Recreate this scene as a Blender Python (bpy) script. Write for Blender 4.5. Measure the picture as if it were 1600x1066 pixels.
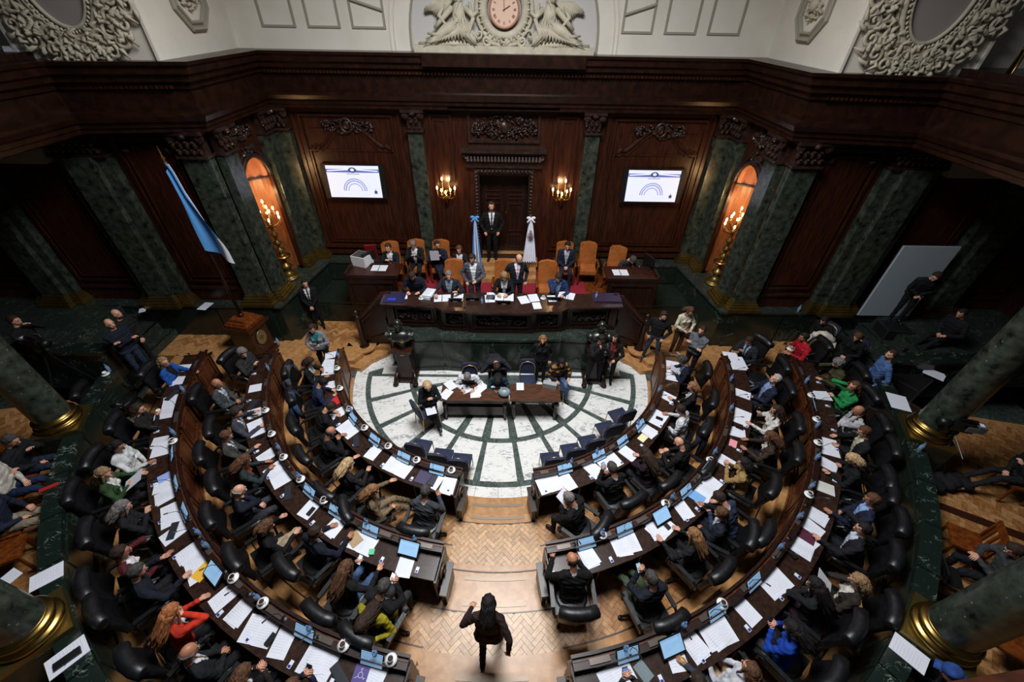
import bpy, bmesh, math, random
import numpy as np
from mathutils import Vector, Matrix, Euler, noise
# ------------------------------------------------------------------ clear
for o in list(bpy.data.objects): bpy.data.objects.remove(o)
SC = bpy.context.scene
COL = SC.collection
PI = math.pi
def R(d): return d*PI/180
rnd = random.Random(7)
# ------------------------------------------------------------------ camera, world, lights, exposure
CAM_POS = Vector((0.18, 0.0, 8.1))
cd = bpy.data.cameras.new('camera'); cam = bpy.data.objects.new('camera', cd); COL.objects.link(cam)
cd.sensor_width = 36.0; cd.lens = 636.69*36/1600; cd.clip_start = .05; cd.clip_end = 100
pitch, roll, yaw = .6844, .0191, .0118
fwd = Vector((math.sin(yaw)*math.cos(pitch), math.cos(yaw)*math.cos(pitch), -math.sin(pitch)))
rt = Vector((math.cos(yaw), -math.sin(yaw), 0)); up = rt.cross(fwd)
r2 = math.cos(roll)*rt + math.sin(roll)*up; u2 = -math.sin(roll)*rt + math.cos(roll)*up
M = Matrix((r2, u2, -fwd)).transposed().to_4x4(); M.translation = CAM_POS
cam.matrix_world = M; SC.camera = cam
W = bpy.data.worlds.new('world'); SC.world = W; W.use_nodes = True
W.node_tree.nodes['Background'].inputs[0].default_value = (.80, .90, 1.0, 1)
W.node_tree.nodes['Background'].inputs[1].default_value = .022
def area_light(name, loc, size, power, color, spread=180, rot=(0,0,0), sizey=None):
    d = bpy.data.lights.new(name, 'AREA'); d.energy = power; d.color = color; d.size = size; d.spread = R(spread)
    if sizey: d.shape = 'RECTANGLE'; d.size_y = sizey
    o = bpy.data.objects.new(name, d); COL.objects.link(o); o.location = loc; o.rotation_euler = rot; return o
# daylight coming down from the glazed dome over the chamber
area_light('dome_skylight', (0, 5.4, 11.4), 3.4, 1260, (.97, .985, 1.0), spread=158)
def point_light(name, loc, power, color=(1.0, .58, .25), rad=.05):
    d = bpy.data.lights.new(name, 'POINT'); d.energy = power; d.color = color; d.shadow_soft_size = rad
    o = bpy.data.objects.new(name, d); COL.objects.link(o); o.location = loc; return o
vs = SC.view_settings; vs.view_transform = 'Standard'; vs.look = 'None'; vs.gamma = 1; vs.use_curve_mapping = False; vs.exposure = 0.0

# ------------------------------------------------------------------ materials
def s2l(c):
    return tuple(((x/255)/12.92 if x/255 <= .04045 else ((x/255+.055)/1.055)**2.4) for x in c)
MATS = {}
def mat(name, color=(200,200,200), rough=.6, metal=0, kind=None, scale=5, color2=None, bump=0, emit=0, spec=.5, trans=0, stretch=(1,1,1), fac=(.35,.7), coat=0):
    if name in MATS: return MATS[name]
    m = bpy.data.materials.new(name); m.use_nodes = True; nt = m.node_tree; N = nt.nodes; L = nt.links
    b = N['Principled BSDF']; c = (*s2l(color), 1)
    b.inputs['Base Color'].default_value = c; b.inputs['Roughness'].default_value = rough; b.inputs['Metallic'].default_value = metal
    b.inputs['Specular IOR Level'].default_value = spec; b.inputs['Coat Weight'].default_value = coat
    if trans: b.inputs['Transmission Weight'].default_value = trans; b.inputs['IOR'].default_value = 1.3
    if emit: b.inputs['Emission Color'].default_value = c; b.inputs['Emission Strength'].default_value = emit
    if kind:
        c2 = (*s2l(color2), 1)
        tc = N.new('ShaderNodeTexCoord'); mp = N.new('ShaderNodeMapping'); mp.inputs['Scale'].default_value = stretch
        geo = N.new('ShaderNodeNewGeometry')
        L.new(geo.outputs['Position'] if kind in ('marble','speck','parq','wood') else tc.outputs['Object'], mp.inputs[0])
        cr = N.new('ShaderNodeValToRGB'); cr.color_ramp.elements[0].position = fac[0]; cr.color_ramp.elements[1].position = fac[1]
        cr.color_ramp.elements[0].color = c; cr.color_ramp.elements[1].color = c2
        if kind == 'marble':      # thin veins: ridges of a distorted noise
            n = N.new('ShaderNodeTexNoise'); n.inputs['Scale'].default_value = scale; n.inputs['Detail'].default_value = 6; n.inputs['Distortion'].default_value = 1.1
            L.new(mp.outputs[0], n.inputs['Vector'])
            s = N.new('ShaderNodeMath'); s.operation = 'SUBTRACT'; s.inputs[1].default_value = .5; L.new(n.outputs['Fac'], s.inputs[0])
            a = N.new('ShaderNodeMath'); a.operation = 'ABSOLUTE'; L.new(s.outputs[0], a.inputs[0])
            n2 = N.new('ShaderNodeTexNoise'); n2.inputs['Scale'].default_value = scale*.6; L.new(mp.outputs[0], n2.inputs['Vector'])
            mm = N.new('ShaderNodeMath'); mm.operation = 'MULTIPLY_ADD'; L.new(n2.outputs['Fac'], mm.inputs[0]); mm.inputs[1].default_value = .16; mm.inputs[2].default_value = -.065
            ad = N.new('ShaderNodeMath'); ad.operation = 'ADD'; L.new(a.outputs[0], ad.inputs[0]); L.new(mm.outputs[0], ad.inputs[1])
            L.new(ad.outputs[0], cr.inputs[0])
        elif kind == 'speck':
            n = N.new('ShaderNodeTexNoise'); n.inputs['Scale'].default_value = scale; n.inputs['Detail'].default_value = 4; L.new(mp.outputs[0], n.inputs['Vector'])
            L.new(n.outputs['Fac'], cr.inputs[0])
            v = N.new('ShaderNodeTexVoronoi'); v.inputs['Scale'].default_value = scale*1.9; v.feature = 'F1'; L.new(mp.outputs[0], v.inputs['Vector'])
            e = cr.color_ramp.elements.new(.30); e.color = (c[0]*.3, c[1]*.3, c[2]*.3, 1)
            th = N.new('ShaderNodeMath'); th.operation = 'LESS_THAN'; th.inputs[1].default_value = .16; L.new(v.outputs['Distance'], th.inputs[0])
            sp = N.new('ShaderNodeSeparateColor'); L.new(v.outputs['Color'], sp.inputs[0])
            t2 = N.new('ShaderNodeMath'); t2.operation = 'GREATER_THAN'; t2.inputs[1].default_value = .80; L.new(sp.outputs[0], t2.inputs[0])
            t3 = N.new('ShaderNodeMath'); t3.operation = 'MULTIPLY'; L.new(th.outputs[0], t3.inputs[0]); L.new(t2.outputs[0], t3.inputs[1])
            mx = N.new('ShaderNodeMix'); mx.data_type = 'RGBA'; L.new(t3.outputs[0], mx.inputs[0]); L.new(cr.outputs[0], mx.inputs[6])
            mx.inputs[7].default_value = (min(1,c2[0]*2.6+.02), min(1,c2[1]*2.3+.02), min(1,c2[2]*2.3+.02), 1)
        else:                      # wood grain, cloth, leather: stretched noise
            n = N.new('ShaderNodeTexNoise'); n.inputs['Scale'].default_value = scale; n.inputs['Detail'].default_value = 5; n.inputs['Distortion'].default_value = .4
            L.new(mp.outputs[0], n.inputs['Vector']); L.new(n.outputs['Fac'], cr.inputs[0])
        if kind == 'parq':         # every block has its own tone
            oi = N.new('ShaderNodeObjectInfo'); hs = N.new('ShaderNodeHueSaturation')
            ma = N.new('ShaderNodeMath'); ma.operation = 'MULTIPLY_ADD'; L.new(oi.outputs['Random'], ma.inputs[0]); ma.inputs[1].default_value = .34; ma.inputs[2].default_value = .82
            L.new(ma.outputs[0], hs.inputs['Value']); L.new(cr.outputs[0], hs.inputs['Color']); L.new(hs.outputs[0], b.inputs['Base Color'])
        elif kind == 'speck': L.new(mx.outputs[2], b.inputs['Base Color'])
        else: L.new(cr.outputs[0], b.inputs['Base Color'])
        if bump:
            bp = N.new('ShaderNodeBump'); bp.inputs['Strength'].default_value = bump; bp.inputs['Distance'].default_value = .01
            L.new(n.outputs['Fac'], bp.inputs['Height']); L.new(bp.outputs[0], b.inputs['Normal'])
    MATS[name] = m; return m
def cloth(rgb, rough=.85):
    n = 'cloth_%d_%d_%d' % rgb
    if n in MATS: return MATS[n]
    d = tuple(max(0, int(x*.80)) for x in rgb)
    return mat(n, d, rough, kind='cloth', color2=tuple(min(255, int(x*1.08)+2) for x in rgb), scale=9, bump=.35, spec=.25)
WOOD = mat('mahogany', (36,17,10), .30, kind='wood', color2=(66,32,18), scale=3.0, stretch=(7,7,.7), spec=.4)
WOOD2 = mat('dark_walnut', (27,14,10), .34, kind='wood', color2=(46,25,18), scale=3.0, stretch=(6,6,1), spec=.45)
WOODG = mat('golden_brown_wood', (84,38,12), .35, kind='wood', color2=(124,64,24), scale=3, stretch=(5,5,1), spec=.4)
WOOD3 = mat('shaded_mahogany', (26,13,8), .30, kind='wood', color2=(46,23,14), scale=3.0, stretch=(2,2,2), spec=.4)  # mahogany of the entablature, with the shade under the cornice put into its colour
CARVE = mat('carved_dark_wood', (32,20,17), .36, kind='x', color2=(58,38,32), scale=8, bump=.5)
PARQ = mat('oak_parquet', (170,130,90), .34, kind='parq', color2=(198,160,118), scale=7, stretch=(2,2,1), spec=.4)
PARQB = mat('oak_border', (158,112,66), .32, kind='wood', color2=(186,140,92), scale=4, stretch=(2,2,1), spec=.4)
PARQD = mat('dark_inlay_wood', (52,26,14), .4)
BRASSY = mat('worn_brass_strip', (120,104,88), .4, .35)
WHITEM = mat('white_marble', (150,152,156), .22, kind='marble', color2=(224,223,219), scale=3.6, fac=(-.0,.045), stretch=(1,2.2,1))
GREENB = mat('green_marble_band', (92,102,98), .24, kind='marble', color2=(60,70,66), scale=9, fac=(0,.12))
GREEN = mat('dark_green_marble', (58,72,62), .2, kind='marble', color2=(28,36,30), scale=2.1, fac=(.0,.02))
GREENC = mat('green_marble_capping', (62,72,67), .26, kind='marble', color2=(38,45,41), scale=6, fac=(0,.05))
GREENV = mat('veined_green_marble', (112,126,118), .22, kind='marble', color2=(24,34,30), scale=7, fac=(.0,.018), stretch=(1,1.6,1))
PILAS = mat('speckled_green_marble', (36,42,36), .26, kind='speck', color2=(64,71,60), scale=7, fac=(.38,.68))
BRASS = mat('brass', (150,122,66), .30, 1.0)
BRASSD = mat('dull_brass', (138,116,62), .38, .85, kind='x', color2=(92,74,36), scale=3)
BRONZE = mat('bronze', (52,54,50), .34, .8, kind='x', color2=(88,92,86), scale=9)
CREAM = mat('cream_plaster', (214,207,194), .8, kind='x', color2=(222,215,202), scale=2)
RELIEF = mat('relief_plaster', (176,167,146), .75, kind='x', color2=(196,188,168), scale=6, bump=.3)
OVALG = mat('grey_plaster', (150,140,136), .8)
LEATH = mat('black_leather', (13,13,15), .42, kind='x', color2=(22,22,25), scale=14, bump=.3, spec=.5)
BLK = mat('black_plastic', (14,14,16), .45)
TAN = mat('tan_leather', (140,78,34), .4, kind='x', color2=(170,100,48), scale=5, bump=.2)
NAVYF = mat('navy_chair_fabric', (22,30,52), .8, kind='x', color2=(32,42,70), scale=30)
GOLD = mat('gold_frame_metal', (186,156,104), .35, .7)
CARPET = mat('red_carpet', (122,16,34), .95, kind='x', color2=(146,24,44), scale=30)
PAPER = mat('white_paper', (214,217,228), .7, kind='x', color2=(224,227,236), scale=30, stretch=(1,6,1))
WHITE = mat('white_ceramic', (232,232,232), .25)
SCREEN = mat('lit_pale_blue_screen', (150,190,226), .2, emit=.42)
SKIN1 = mat('light_skin', (204,150,124), .5); SKIN2 = mat('tan_skin', (172,116,88), .5)
GLASS = mat('clear_bottle_plastic', (190,214,232), .08, spec=.6, trans=.75)
CHROME = mat('brushed_steel', (170,170,172), .3, 1.0)
BULB = mat('lit_bulb', (255,214,150), .5, emit=22)

# ------------------------------------------------------------------ mesh builder
class MB:
    def __init__(s): s.v = []; s.f = []; s.m = []; s.mi = 0
    def add(s, vs, fs, T=None):
        n = len(s.v)
        if T is not None: vs = [T @ Vector(q) for q in vs]
        s.v += [tuple(q) for q in vs]; s.f += [tuple(i+n for i in f) for f in fs]; s.m += [s.mi]*len(fs); return s
    def box(s, c, d, T=None, rz=0, rx=0, ry=0, taper=1):
        x, y, z = d[0]/2, d[1]/2, d[2]/2; t = taper
        vs = [(-x,-y,-z),(x,-y,-z),(x,y,-z),(-x,y,-z),(-x*t,-y*t,z),(x*t,-y*t,z),(x*t,y*t,z),(-x*t,y*t,z)]
        Mx = Matrix.Translation(c) @ Euler((rx,ry,rz)).to_matrix().to_4x4()
        if T is not None: Mx = T @ Mx
        return s.add(vs, [(0,3,2,1),(4,5,6,7),(0,1,5,4),(1,2,6,5),(2,3,7,6),(3,0,4,7)], Mx)
    def lathe(s, prof, n=20, c=(0,0,0), T=None, a0=0, a1=2*PI):
        vs = []; fs = []; full = abs(a1-a0-2*PI) < 1e-6; k = n if full else n+1
        for (r, z) in prof:
            for i in range(k):
                a = a0+(a1-a0)*i/n; vs.append((c[0]+r*math.cos(a), c[1]+r*math.sin(a), c[2]+z))
        for j in range(len(prof)-1):
            for i in range(n):
                i2 = (i+1) % k; fs.append((j*k+i, j*k+i2, (j+1)*k+i2, (j+1)*k+i))
        if full:
            if prof[0][0] > 1e-4: fs.append(tuple(range(k-1,-1,-1)))
            if prof[-1][0] > 1e-4: fs.append(tuple((len(prof)-1)*k+i for i in range(k)))
        return s.add(vs, fs, T)
    def tube(s, pts, r, n=8, T=None, closed=False, cap=True):
        pts = [Vector(p) for p in pts]; m = len(pts); rs = r if isinstance(r, (list, tuple)) else [r]*m
        vs = []; fs = []; pn = None
        for i, p in enumerate(pts):
            if closed: d = pts[(i+1) % m]-pts[i-1]
            else: d = pts[min(i+1, m-1)]-pts[max(i-1, 0)]
            d = d.normalized() if d.length > 1e-9 else Vector((0,0,1))
            if pn is None: pn = d.orthogonal().normalized()
            pn = (pn-d*pn.dot(d)); pn = pn.normalized() if pn.length > 1e-6 else d.orthogonal().normalized()
            bn = d.cross(pn)
            for k in range(n):
                a = 2*PI*k/n; vs.append(p+(pn*math.cos(a)+bn*math.sin(a))*rs[i])
        for i in range(m if closed else m-1):
            for k in range(n):
                a, b = i*n+k, i*n+(k+1) % n; c_, d_ = ((i+1) % m)*n+(k+1) % n, ((i+1) % m)*n+k
                fs.append((a, b, c_, d_))
        if cap and not closed: fs.append(tuple(range(n-1,-1,-1))); fs.append(tuple((m-1)*n+k for k in range(n)))
        return s.add(vs, fs, T)
    def ell(s, c, r, n=12, m=8, T=None, rot=None):
        vs = []; fs = []
        Q = Matrix.Translation(c) @ ((rot.to_4x4() if rot is not None else Matrix.Identity(4))) @ Matrix.Diagonal((r[0], r[1], r[2], 1))
        if T is not None: Q = T @ Q
        vs.append((0,0,-1))
        for j in range(1, m):
            t = -PI/2+PI*j/m
            for i in range(n): a = 2*PI*i/n; vs.append((math.cos(t)*math.cos(a), math.cos(t)*math.sin(a), math.sin(t)))
        vs.append((0,0,1))
        for i in range(n): fs.append((0, 1+(i+1) % n, 1+i))
        for j in range(m-2):
            for i in range(n): a = 1+j*n+i; b = 1+j*n+(i+1) % n; fs.append((a, b, b+n, a+n))
        t = len(vs)-1
        for i in range(n): fs.append((t, 1+(m-2)*n+i, 1+(m-2)*n+(i+1) % n))
        return s.add(vs, fs, Q)
    def prism(s, poly, z0, z1, T=None):
        n = len(poly); vs = [(x, y, z0) for x, y in poly]+[(x, y, z1) for x, y in poly]
        fs = [tuple(range(n-1,-1,-1)), tuple(range(n, 2*n))]+[(i, (i+1) % n, n+(i+1) % n, n+i) for i in range(n)]
        return s.add(vs, fs, T)
    def arc(s, r0, r1, z0, z1, a0, a1, n=None):     # annular sector about the hemicycle centre, degrees from -Y
        n = n or max(2, int(abs(a1-a0)/2.5)); vs = []; fs = []
        for i in range(n+1):
            a = R(a0+(a1-a0)*i/n); sx, cy = math.sin(a), -math.cos(a)
            for r, z in ((r0,z0),(r1,z0),(r1,z1),(r0,z1)): vs.append((CX+r*sx, CY+r*cy, z))
        for i in range(n):
            a = 4*i; b = 4*(i+1)
            fs += [(a,b,b+1,a+1),(a+1,b+1,b+2,a+2),(a+2,b+2,b+3,a+3),(a+3,b+3,b,a)]
        fs += [(0,1,2,3),(4*n+3,4*n+2,4*n+1,4*n)]
        return s.add(vs, fs)
    def sweep(s, prof, path, T=None, closed=False):   # prof: (offset to the left of path, z) polygon; path: plan points, mitred
        n = len(path); vs = []; fs = []; k = len(prof)
        for i, p in enumerate(path):
            p = Vector(p); d1 = (p-Vector(path[i-1])).normalized() if (i > 0 or closed) else None
            d2 = (Vector(path[(i+1) % n])-p).normalized() if (i < n-1 or closed) else None
            d1 = d1 or d2; d2 = d2 or d1
            n1 = Vector((-d1.y, d1.x)); n2 = Vector((-d2.y, d2.x)); m_ = (n1+n2).normalized(); m_ = m_/max(.3, m_.dot(n1))
            for o, z in prof: vs.append((p.x+m_.x*o, p.y+m_.y*o, z))
        for i in range(n if closed else n-1):
            for j in range(k):
                a = i*k+j; b = i*k+(j+1) % k; i2 = (i+1) % n; fs.append((a, b, i2*k+(j+1) % k, i2*k+j))
        if not closed: fs.append(tuple(range(k-1,-1,-1))); fs.append(tuple((n-1)*k+j for j in range(k)))
        return s.add(vs, fs, T)
    def mesh(s, name, mats, smooth=False, fix=True):
        me = bpy.data.meshes.new(name); me.from_pydata(s.v, [], s.f)
        for m_ in (mats if isinstance(mats, (list, tuple)) else [mats]): me.materials.append(m_)
        if any(s.m): me.polygons.foreach_set('material_index', s.m)
        if fix:
            b = bmesh.new(); b.from_mesh(me); bmesh.ops.recalc_face_normals(b, faces=b.faces); b.to_mesh(me); b.free()
        if smooth: me.polygons.foreach_set('use_smooth', [True]*len(me.polygons))
        me.update(); return me
    def obj(s, name, mats, parent=None, smooth=False, **k):
        return put(name, s.mesh(name, mats, smooth), parent, **k)
CX, CY = 0.0, 8.66
def P(a, r, z=None):
    x, y = CX+r*math.sin(R(a)), CY-r*math.cos(R(a))
    return (x, y) if z is None else (x, y, z)
def put(name, me, parent=None, loc=None, rz=0, mw=None, label=None, cat=None, group=None, kind=None):
    o = bpy.data.objects.new(name, me); COL.objects.link(o)
    if parent is not None: o.parent = parent
    if loc is not None: o.location = loc
    if rz: o.rotation_euler = (0,0,rz)
    if mw is not None: o.matrix_basis = mw
    return tag(o, label, cat, group, kind)
def tag(o, label=None, cat=None, group=None, kind=None):
    if label: o['label'] = label
    if cat: o['category'] = cat
    if group: o['group'] = group
    if kind: o['kind'] = kind
    return o
def empty(name, loc, rz=0, label=None, cat=None, group=None, kind=None, mw=None):
    o = bpy.data.objects.new(name, None); COL.objects.link(o); o.location = loc; o.rotation_euler = (0,0,rz); o.empty_display_size = .1
    if mw is not None: o.matrix_basis = mw
    return tag(o, label, cat, group, kind)
def copy_tree(o, parent=None):
    c = o.copy(); COL.objects.link(c)
    if parent is not None: c.parent = parent
    for ch in KIDS.get(o.name, []): copy_tree(ch, c)
    return c
KIDS = {}
def protos(root):           # remember the children of a prototype so that copies are quick
    for o in bpy.data.objects:
        if o.parent: KIDS.setdefault(o.parent.name, [])
        if o.parent and o not in KIDS[o.parent.name]: KIDS[o.parent.name].append(o)
# ------------------------------------------------------------------ FLOOR
Z1, Z2, Z3, ZP = .28, .48, .68, 1.0        # floor levels of the three rows and of the press ring
RR = {1: 4.15, 2: 5.66, 3: 7.22}            # front edge of each row of desks
b = MB(); b.box((0, 5, -.15), (30, 20, .26)); floor = b.obj('floor', GREENB, kind='structure')
def fl(name, mb, m, **k): return mb.obj(name, m, floor, **k)
# white marble slabs between green bands
ang = [-69.6+15.47*i for i in range(10)]; bw = .135
def sector(r0, r1, a0, a1, z, ymax=None):
    pts = []; n = 6
    for i in range(n+1): pts.append(P(a0+(a1-a0)*i/n, r1))
    for i in range(n+1): pts.append(P(a1-(a1-a0)*i/n, r0))
    if ymax is not None: pts = [(x, min(y, ymax)) for x, y in pts]
    out = []
    for p in pts:
        if not out or (abs(p[0]-out[-1][0])+abs(p[1]-out[-1][1])) > 1e-3: out.append(p)
    return MB().prism(out, -.03, z)
bounds = [-87]+ang+[87]
for i in range(len(bounds)-1):
    a0, a1 = bounds[i], bounds[i+1]
    for r0, r1 in ((.75, 2.556-bw/2), (2.556+bw/2, 3.73-bw/2)):
        rm = (r0+r1)/2; g = math.degrees(bw/2/rm)
        e0 = a0+g if i > 0 else a0; e1 = a1-g if i < len(bounds)-2 else a1
        if i in (0, len(bounds)-2):
            lim = math.degrees(math.acos(min(.99, .36/rm)))
            if e1-e0 < 2: continue
        fl('marble_slab', sector(r0, r1, e0, e1, .002, 8.28), WHITEM)
for i in range(24):
    a0 = -88+176/24*i; a1 = a0+176/24-.10
    fl('marble_slab', sector(3.73+bw/2, 4.13, a0, a1, .002), WHITEM)
for i in range(9):
    x0 = -3.4+i*.756; fl('marble_slab', MB().box((x0+.375, 8.56, -.014), (.75, .34, .032)), WHITEM)
fl('marble_slab', MB().prism([P(-87, 3.8), P(-87, 4.13), (-4.0, 9.0), (-3.3, 9.5), (-3.0, 9.5), (-3.2, 8.75)], -.03, .001), WHITEM)
fl('marble_slab', MB().prism([P(87, 3.8), P(87, 4.13), (4.0, 9.0), (3.3, 9.5), (3.0, 9.5), (3.2, 8.75)], -.03, .001), WHITEM)
# wooden platforms that carry the rows, with the little stair of the central aisle
def plat(name, r0, r1, z, am=90, mtl=PARQB, gap=None, ytop=9.3):
    b = MB()
    if gap: b.arc(r0, r1, -.02, z, -am, -gap); b.arc(r0, r1, -.02, z, gap, am)
    else: b.arc(r0, r1, -.02, z, -am, am)
    for s in (-1, 1): b.box((s*(r0+r1)/2, (CY+ytop)/2, z/2-.01), (r1-r0, ytop-CY, z+.02))
    return b.obj(name, mtl, kind='structure')
p1 = plat('platform', 4.57, 5.9, Z1-.012); b = MB().arc(4.12, 4.6, -.02, .14, -82, 82); st0 = b.obj('aisle_step', PARQB, floor)
p2 = plat('platform', 5.48, 7.4, Z2-.012, gap=9); p2b = MB().arc(6.15, 7.4, -.02, Z2-.012, -9, 9).obj('landing', PARQB, p2)
p3 = plat('platform', 7.08, 8.85, Z3-.012, gap=9); p3b = MB().arc(7.52, 8.85, -.02, Z3-.012, -9, 9).obj('landing', PARQB, p3)
MB().arc(5.72, 6.2, -.02, .38, -8.6, 8.6).obj('aisle_step', PARQB, p2)
MB().arc(7.12, 7.6, -.02, .58, -9, 9).obj('aisle_step', PARQB, p3)
for r, z, par in ((4.30, .142, floor), (4.64, Z1+.004, p1), (5.79, .383, p2), (6.22, Z2+.004, p2), (7.2, .583, p3)):
    MB().arc(r-.028, r+.028, z-.01, z+.006, -6.6*4.6/r, 6.6*4.6/r).obj('tread_strip', BRASSY, par)
# outer edges: borders of light oak with a dark inlay
for r, z, par, a in ((5.35, Z1, p1, 88), (4.92, Z1, p1, 0), (7.0, Z2, p2, 88), (8.62, Z3, p3, 88)):
    if a:
        for s in (-1, 1):
            g = 9.0
            MB().arc(r-.11, r+.12, z-.012, z+.004, s*g, s*a).obj('floor_border', PARQB, par)
            MB().arc(r-.135, r-.112, z-.012, z+.005, s*g, s*a).obj('inlay_strip', PARQD, par)
for s in (-1, 1):
    MB().arc(5.48, 5.70, Z2-.012, Z2+.003, s*9.2, s*90).obj('floor_border', PARQB, p2)
    MB().arc(7.08, 7.26, Z3-.012, Z3+.003, s*9.2, s*90).obj('floor_border', PARQB, p3)
# light frames around the stair in the aisle
for z, par, r0, r1 in ((Z1, p1, 4.60, 4.74), (Z1, p1, 5.52, 5.62), (Z2, p2, 6.16, 6.32), (Z2, p2, 6.9, 7.1)):
    MB().arc(r0, r1, z-.012, z+.002, -9.6, 9.6).obj('floor_border', PARQB, par)
    MB().arc(r1, r1+.02, z-.012, z+.003, -9.6, 9.6).obj('inlay_strip', PARQD, par)
# herringbone parquet: single blocks in the aisle, the rest joined
BL, BWD = .228, .076
blk = MB().box((0,0,0), (BL-.004, BWD-.004, .014)).mesh('parquet_block', PARQ)
def herring_cells(x0, x1, y0, y1):          # lattice of 3:1 blocks turned by 45 degrees
    out = []; n = int(1.5*max(x1-x0, y1-y0)/BWD)+8; cx, cy = (x0+x1)/2, (y0+y1)/2; c = math.cos(PI/4)
    for m in range(-n//6-1, n//6+2):
        for k in range(-n, n):
            for uu, vv, t in ((k+1.5+6*m, k+.5, 0), (k+3.5+6*m, k-.5, 1)):
                u, v = uu*BWD, vv*BWD; x = cx+(u-v)*c; y = cy+(u+v)*c
                if x0 <= x <= x1 and y0 <= y <= y1: out.append((x, y, PI/4+t*PI/2))
    return out
def fill(par, z, inside, box_, budget):
    far = MB(); cells = [q for q in herring_cells(*box_) if inside(q[0], q[1])]
    cells.sort(key=lambda q: abs(q[0])*2+abs(q[1]-3.2)*.4)
    for i, (x, y, a) in enumerate(cells):
        if i < budget: put('parquet_block', blk, par, loc=(x, y, z-.007+rnd.random()*.0012), rz=a)
        else:
            t = rnd.randrange(4); far.mi = t; far.box((x, y, z-.007), (BL-.004, BWD-.004, .014), rz=a)
    if far.v:
        o = put('parquet_blocks', far.mesh('parquet_blocks', PT, fix=False), par); tag(o, kind='stuff')
PT = [mat('oak_tone_%d' % k, c1, .34, kind='wood', color2=c2, scale=7, stretch=(2,2,1), spec=.4) for k, (c1, c2) in enumerate((((138,92,50),(170,122,74)), ((152,106,62),(186,140,92)), ((128,84,46),(160,112,68)), ((164,118,72),(194,150,102))))]
def rr_(x, y): return math.hypot(x-CX, y-CY)
def aa_(x, y): return abs(math.degrees(math.atan2(x-CX, -(y-CY))))
fill(p1, Z1, lambda x, y: 4.72 < rr_(x,y) < 5.56 and aa_(x,y) < 9.5 and y < CY, (-1.2, 1.2, 2.8, 4.4), 110)
fill(p2, Z2, lambda x, y: 6.28 < rr_(x,y) < 6.98 and aa_(x,y) < 9.5, (-1.4, 1.4, 1.4, 3.0), 190)
fill(p1, Z1, lambda x, y: 4.6 < rr_(x,y) < 5.32 and 9.8 < aa_(x,y) < 88 and y < CY+.1, (-5.5, 5.5, 3.2, 8.8), 0)
fill(p2, Z2, lambda x, y: 6.1 < rr_(x,y) < 6.98 and 9.8 < aa_(x,y) < 88 and y < CY+.1, (-7.2, 7.2, 1.4, 8.8), 0)
fill(p3, Z3, lambda x, y: 7.7 < rr_(x,y) < 8.6 and 9.8 < aa_(x,y) < 88, (-8.7, 8.7, 0, 8.8), 0)
# platform in front of the side walls, with curved steps down to the marble
for s in (-1, 1):
    q = [(-4.55, 8.55), (-3.98, 8.45), (-3.78, 8.8), (-3.42, 9.1), (-3.28, 9.42), (-3.3, 10.0), (-4.55, 10.0)]
    q2 = [(-4.6, 8.6), (-4.2, 8.62), (-4.02, 9.0), (-3.72, 9.28), (-3.6, 9.45), (-3.6, 10.0), (-4.6, 10.0)]
    f = lambda L: [(x if s < 0 else -x, y) for x, y in (L if s < 0 else L[::-1])]
    MB().prism(f(q), -.02, .14).obj('curved_step', PARQB, floor); MB().prism(f(q2), 0, Z1).obj('curved_step', PARQB, floor)
    MB().prism(f([(-6.35, 9.25), (-3.3, 9.25), (-3.3, 11.9), (-6.35, 11.9)]), 0, Z1).obj('side_platform', PARQB, floor)
    fill(floor, Z1+.012, lambda x, y: True, ((-5.9, -4.15, 9.35, 10.35) if s < 0 else (4.15, 5.9, 9.35, 10.35)), 0)
    MB().box((s*7.6, 9.2, .1), (2.8, .5, Z2*2-.2)).obj('side_platform', PARQB, floor)
    MB().box((s*8.9, 8.9, .2), (2.0, 1.2, Z3*2-.4)).obj('side_platform', PARQB, floor)
    fill(floor, Z3+.012, lambda x, y: True, ((-9.1, -7.2, 8.75, 9.2) if s < 0 else (7.2, 9.1, 8.75, 9.2)), 0)
# press ring behind the marble wall: raised oak floor
b = MB(); b.arc(8.95, 14, .4, ZP-.012, -77, 77); pressf = b.obj('platform', PARQB, kind='structure')
fill(pressf, ZP, lambda x, y: 9.3 < rr_(x,y) < 12 and (28 < aa_(x,y) < 76), (-11.5, 11.5, .3, 7.6), 0)
for s in (-1, 1):
    for a in (48, 60):
        MB().arc(9.35, 12, ZP-.01, ZP+.004, s*a, s*(a+1.0)).obj('inlay_strip', PARQD, pressf)

# ------------------------------------------------------------------ WALLS
YB, XS, YF = 12.25, 6.35, 9.5
def frameM(p0, p1):       # local x along the wall, y into the room, z up
    p0 = Vector((*p0, 0)); p1 = Vector((*p1, 0)); x = (p1-p0).normalized(); z = Vector((0,0,1)); y = z.cross(x)
    m = Matrix((x, y, z)).transposed().to_4x4(); m.translation = p0; return m
ZT = 6.05; ZC = 7.26
def wall(name, p0, p1, th=.3, holes=()):
    m = frameM(p0, p1); L = (Vector(p1)-Vector(p0)).length; b = MB()
    xs = 0
    for (h0, h1, hz) in sorted(holes):
        b.box(((xs+h0)/2, -th/2, 3.58), (h0-xs, th, 7.16)); b.box(((h0+h1)/2, -th/2, (hz+7.16)/2), (h1-h0, th, 7.16-hz)); xs = h1
    b.box(((xs+L)/2, -th/2, 3.58), (L-xs, th, 7.16))
    o = b.obj(name, WOOD, kind='structure', mw=m); o['L'] = L; return o
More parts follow.
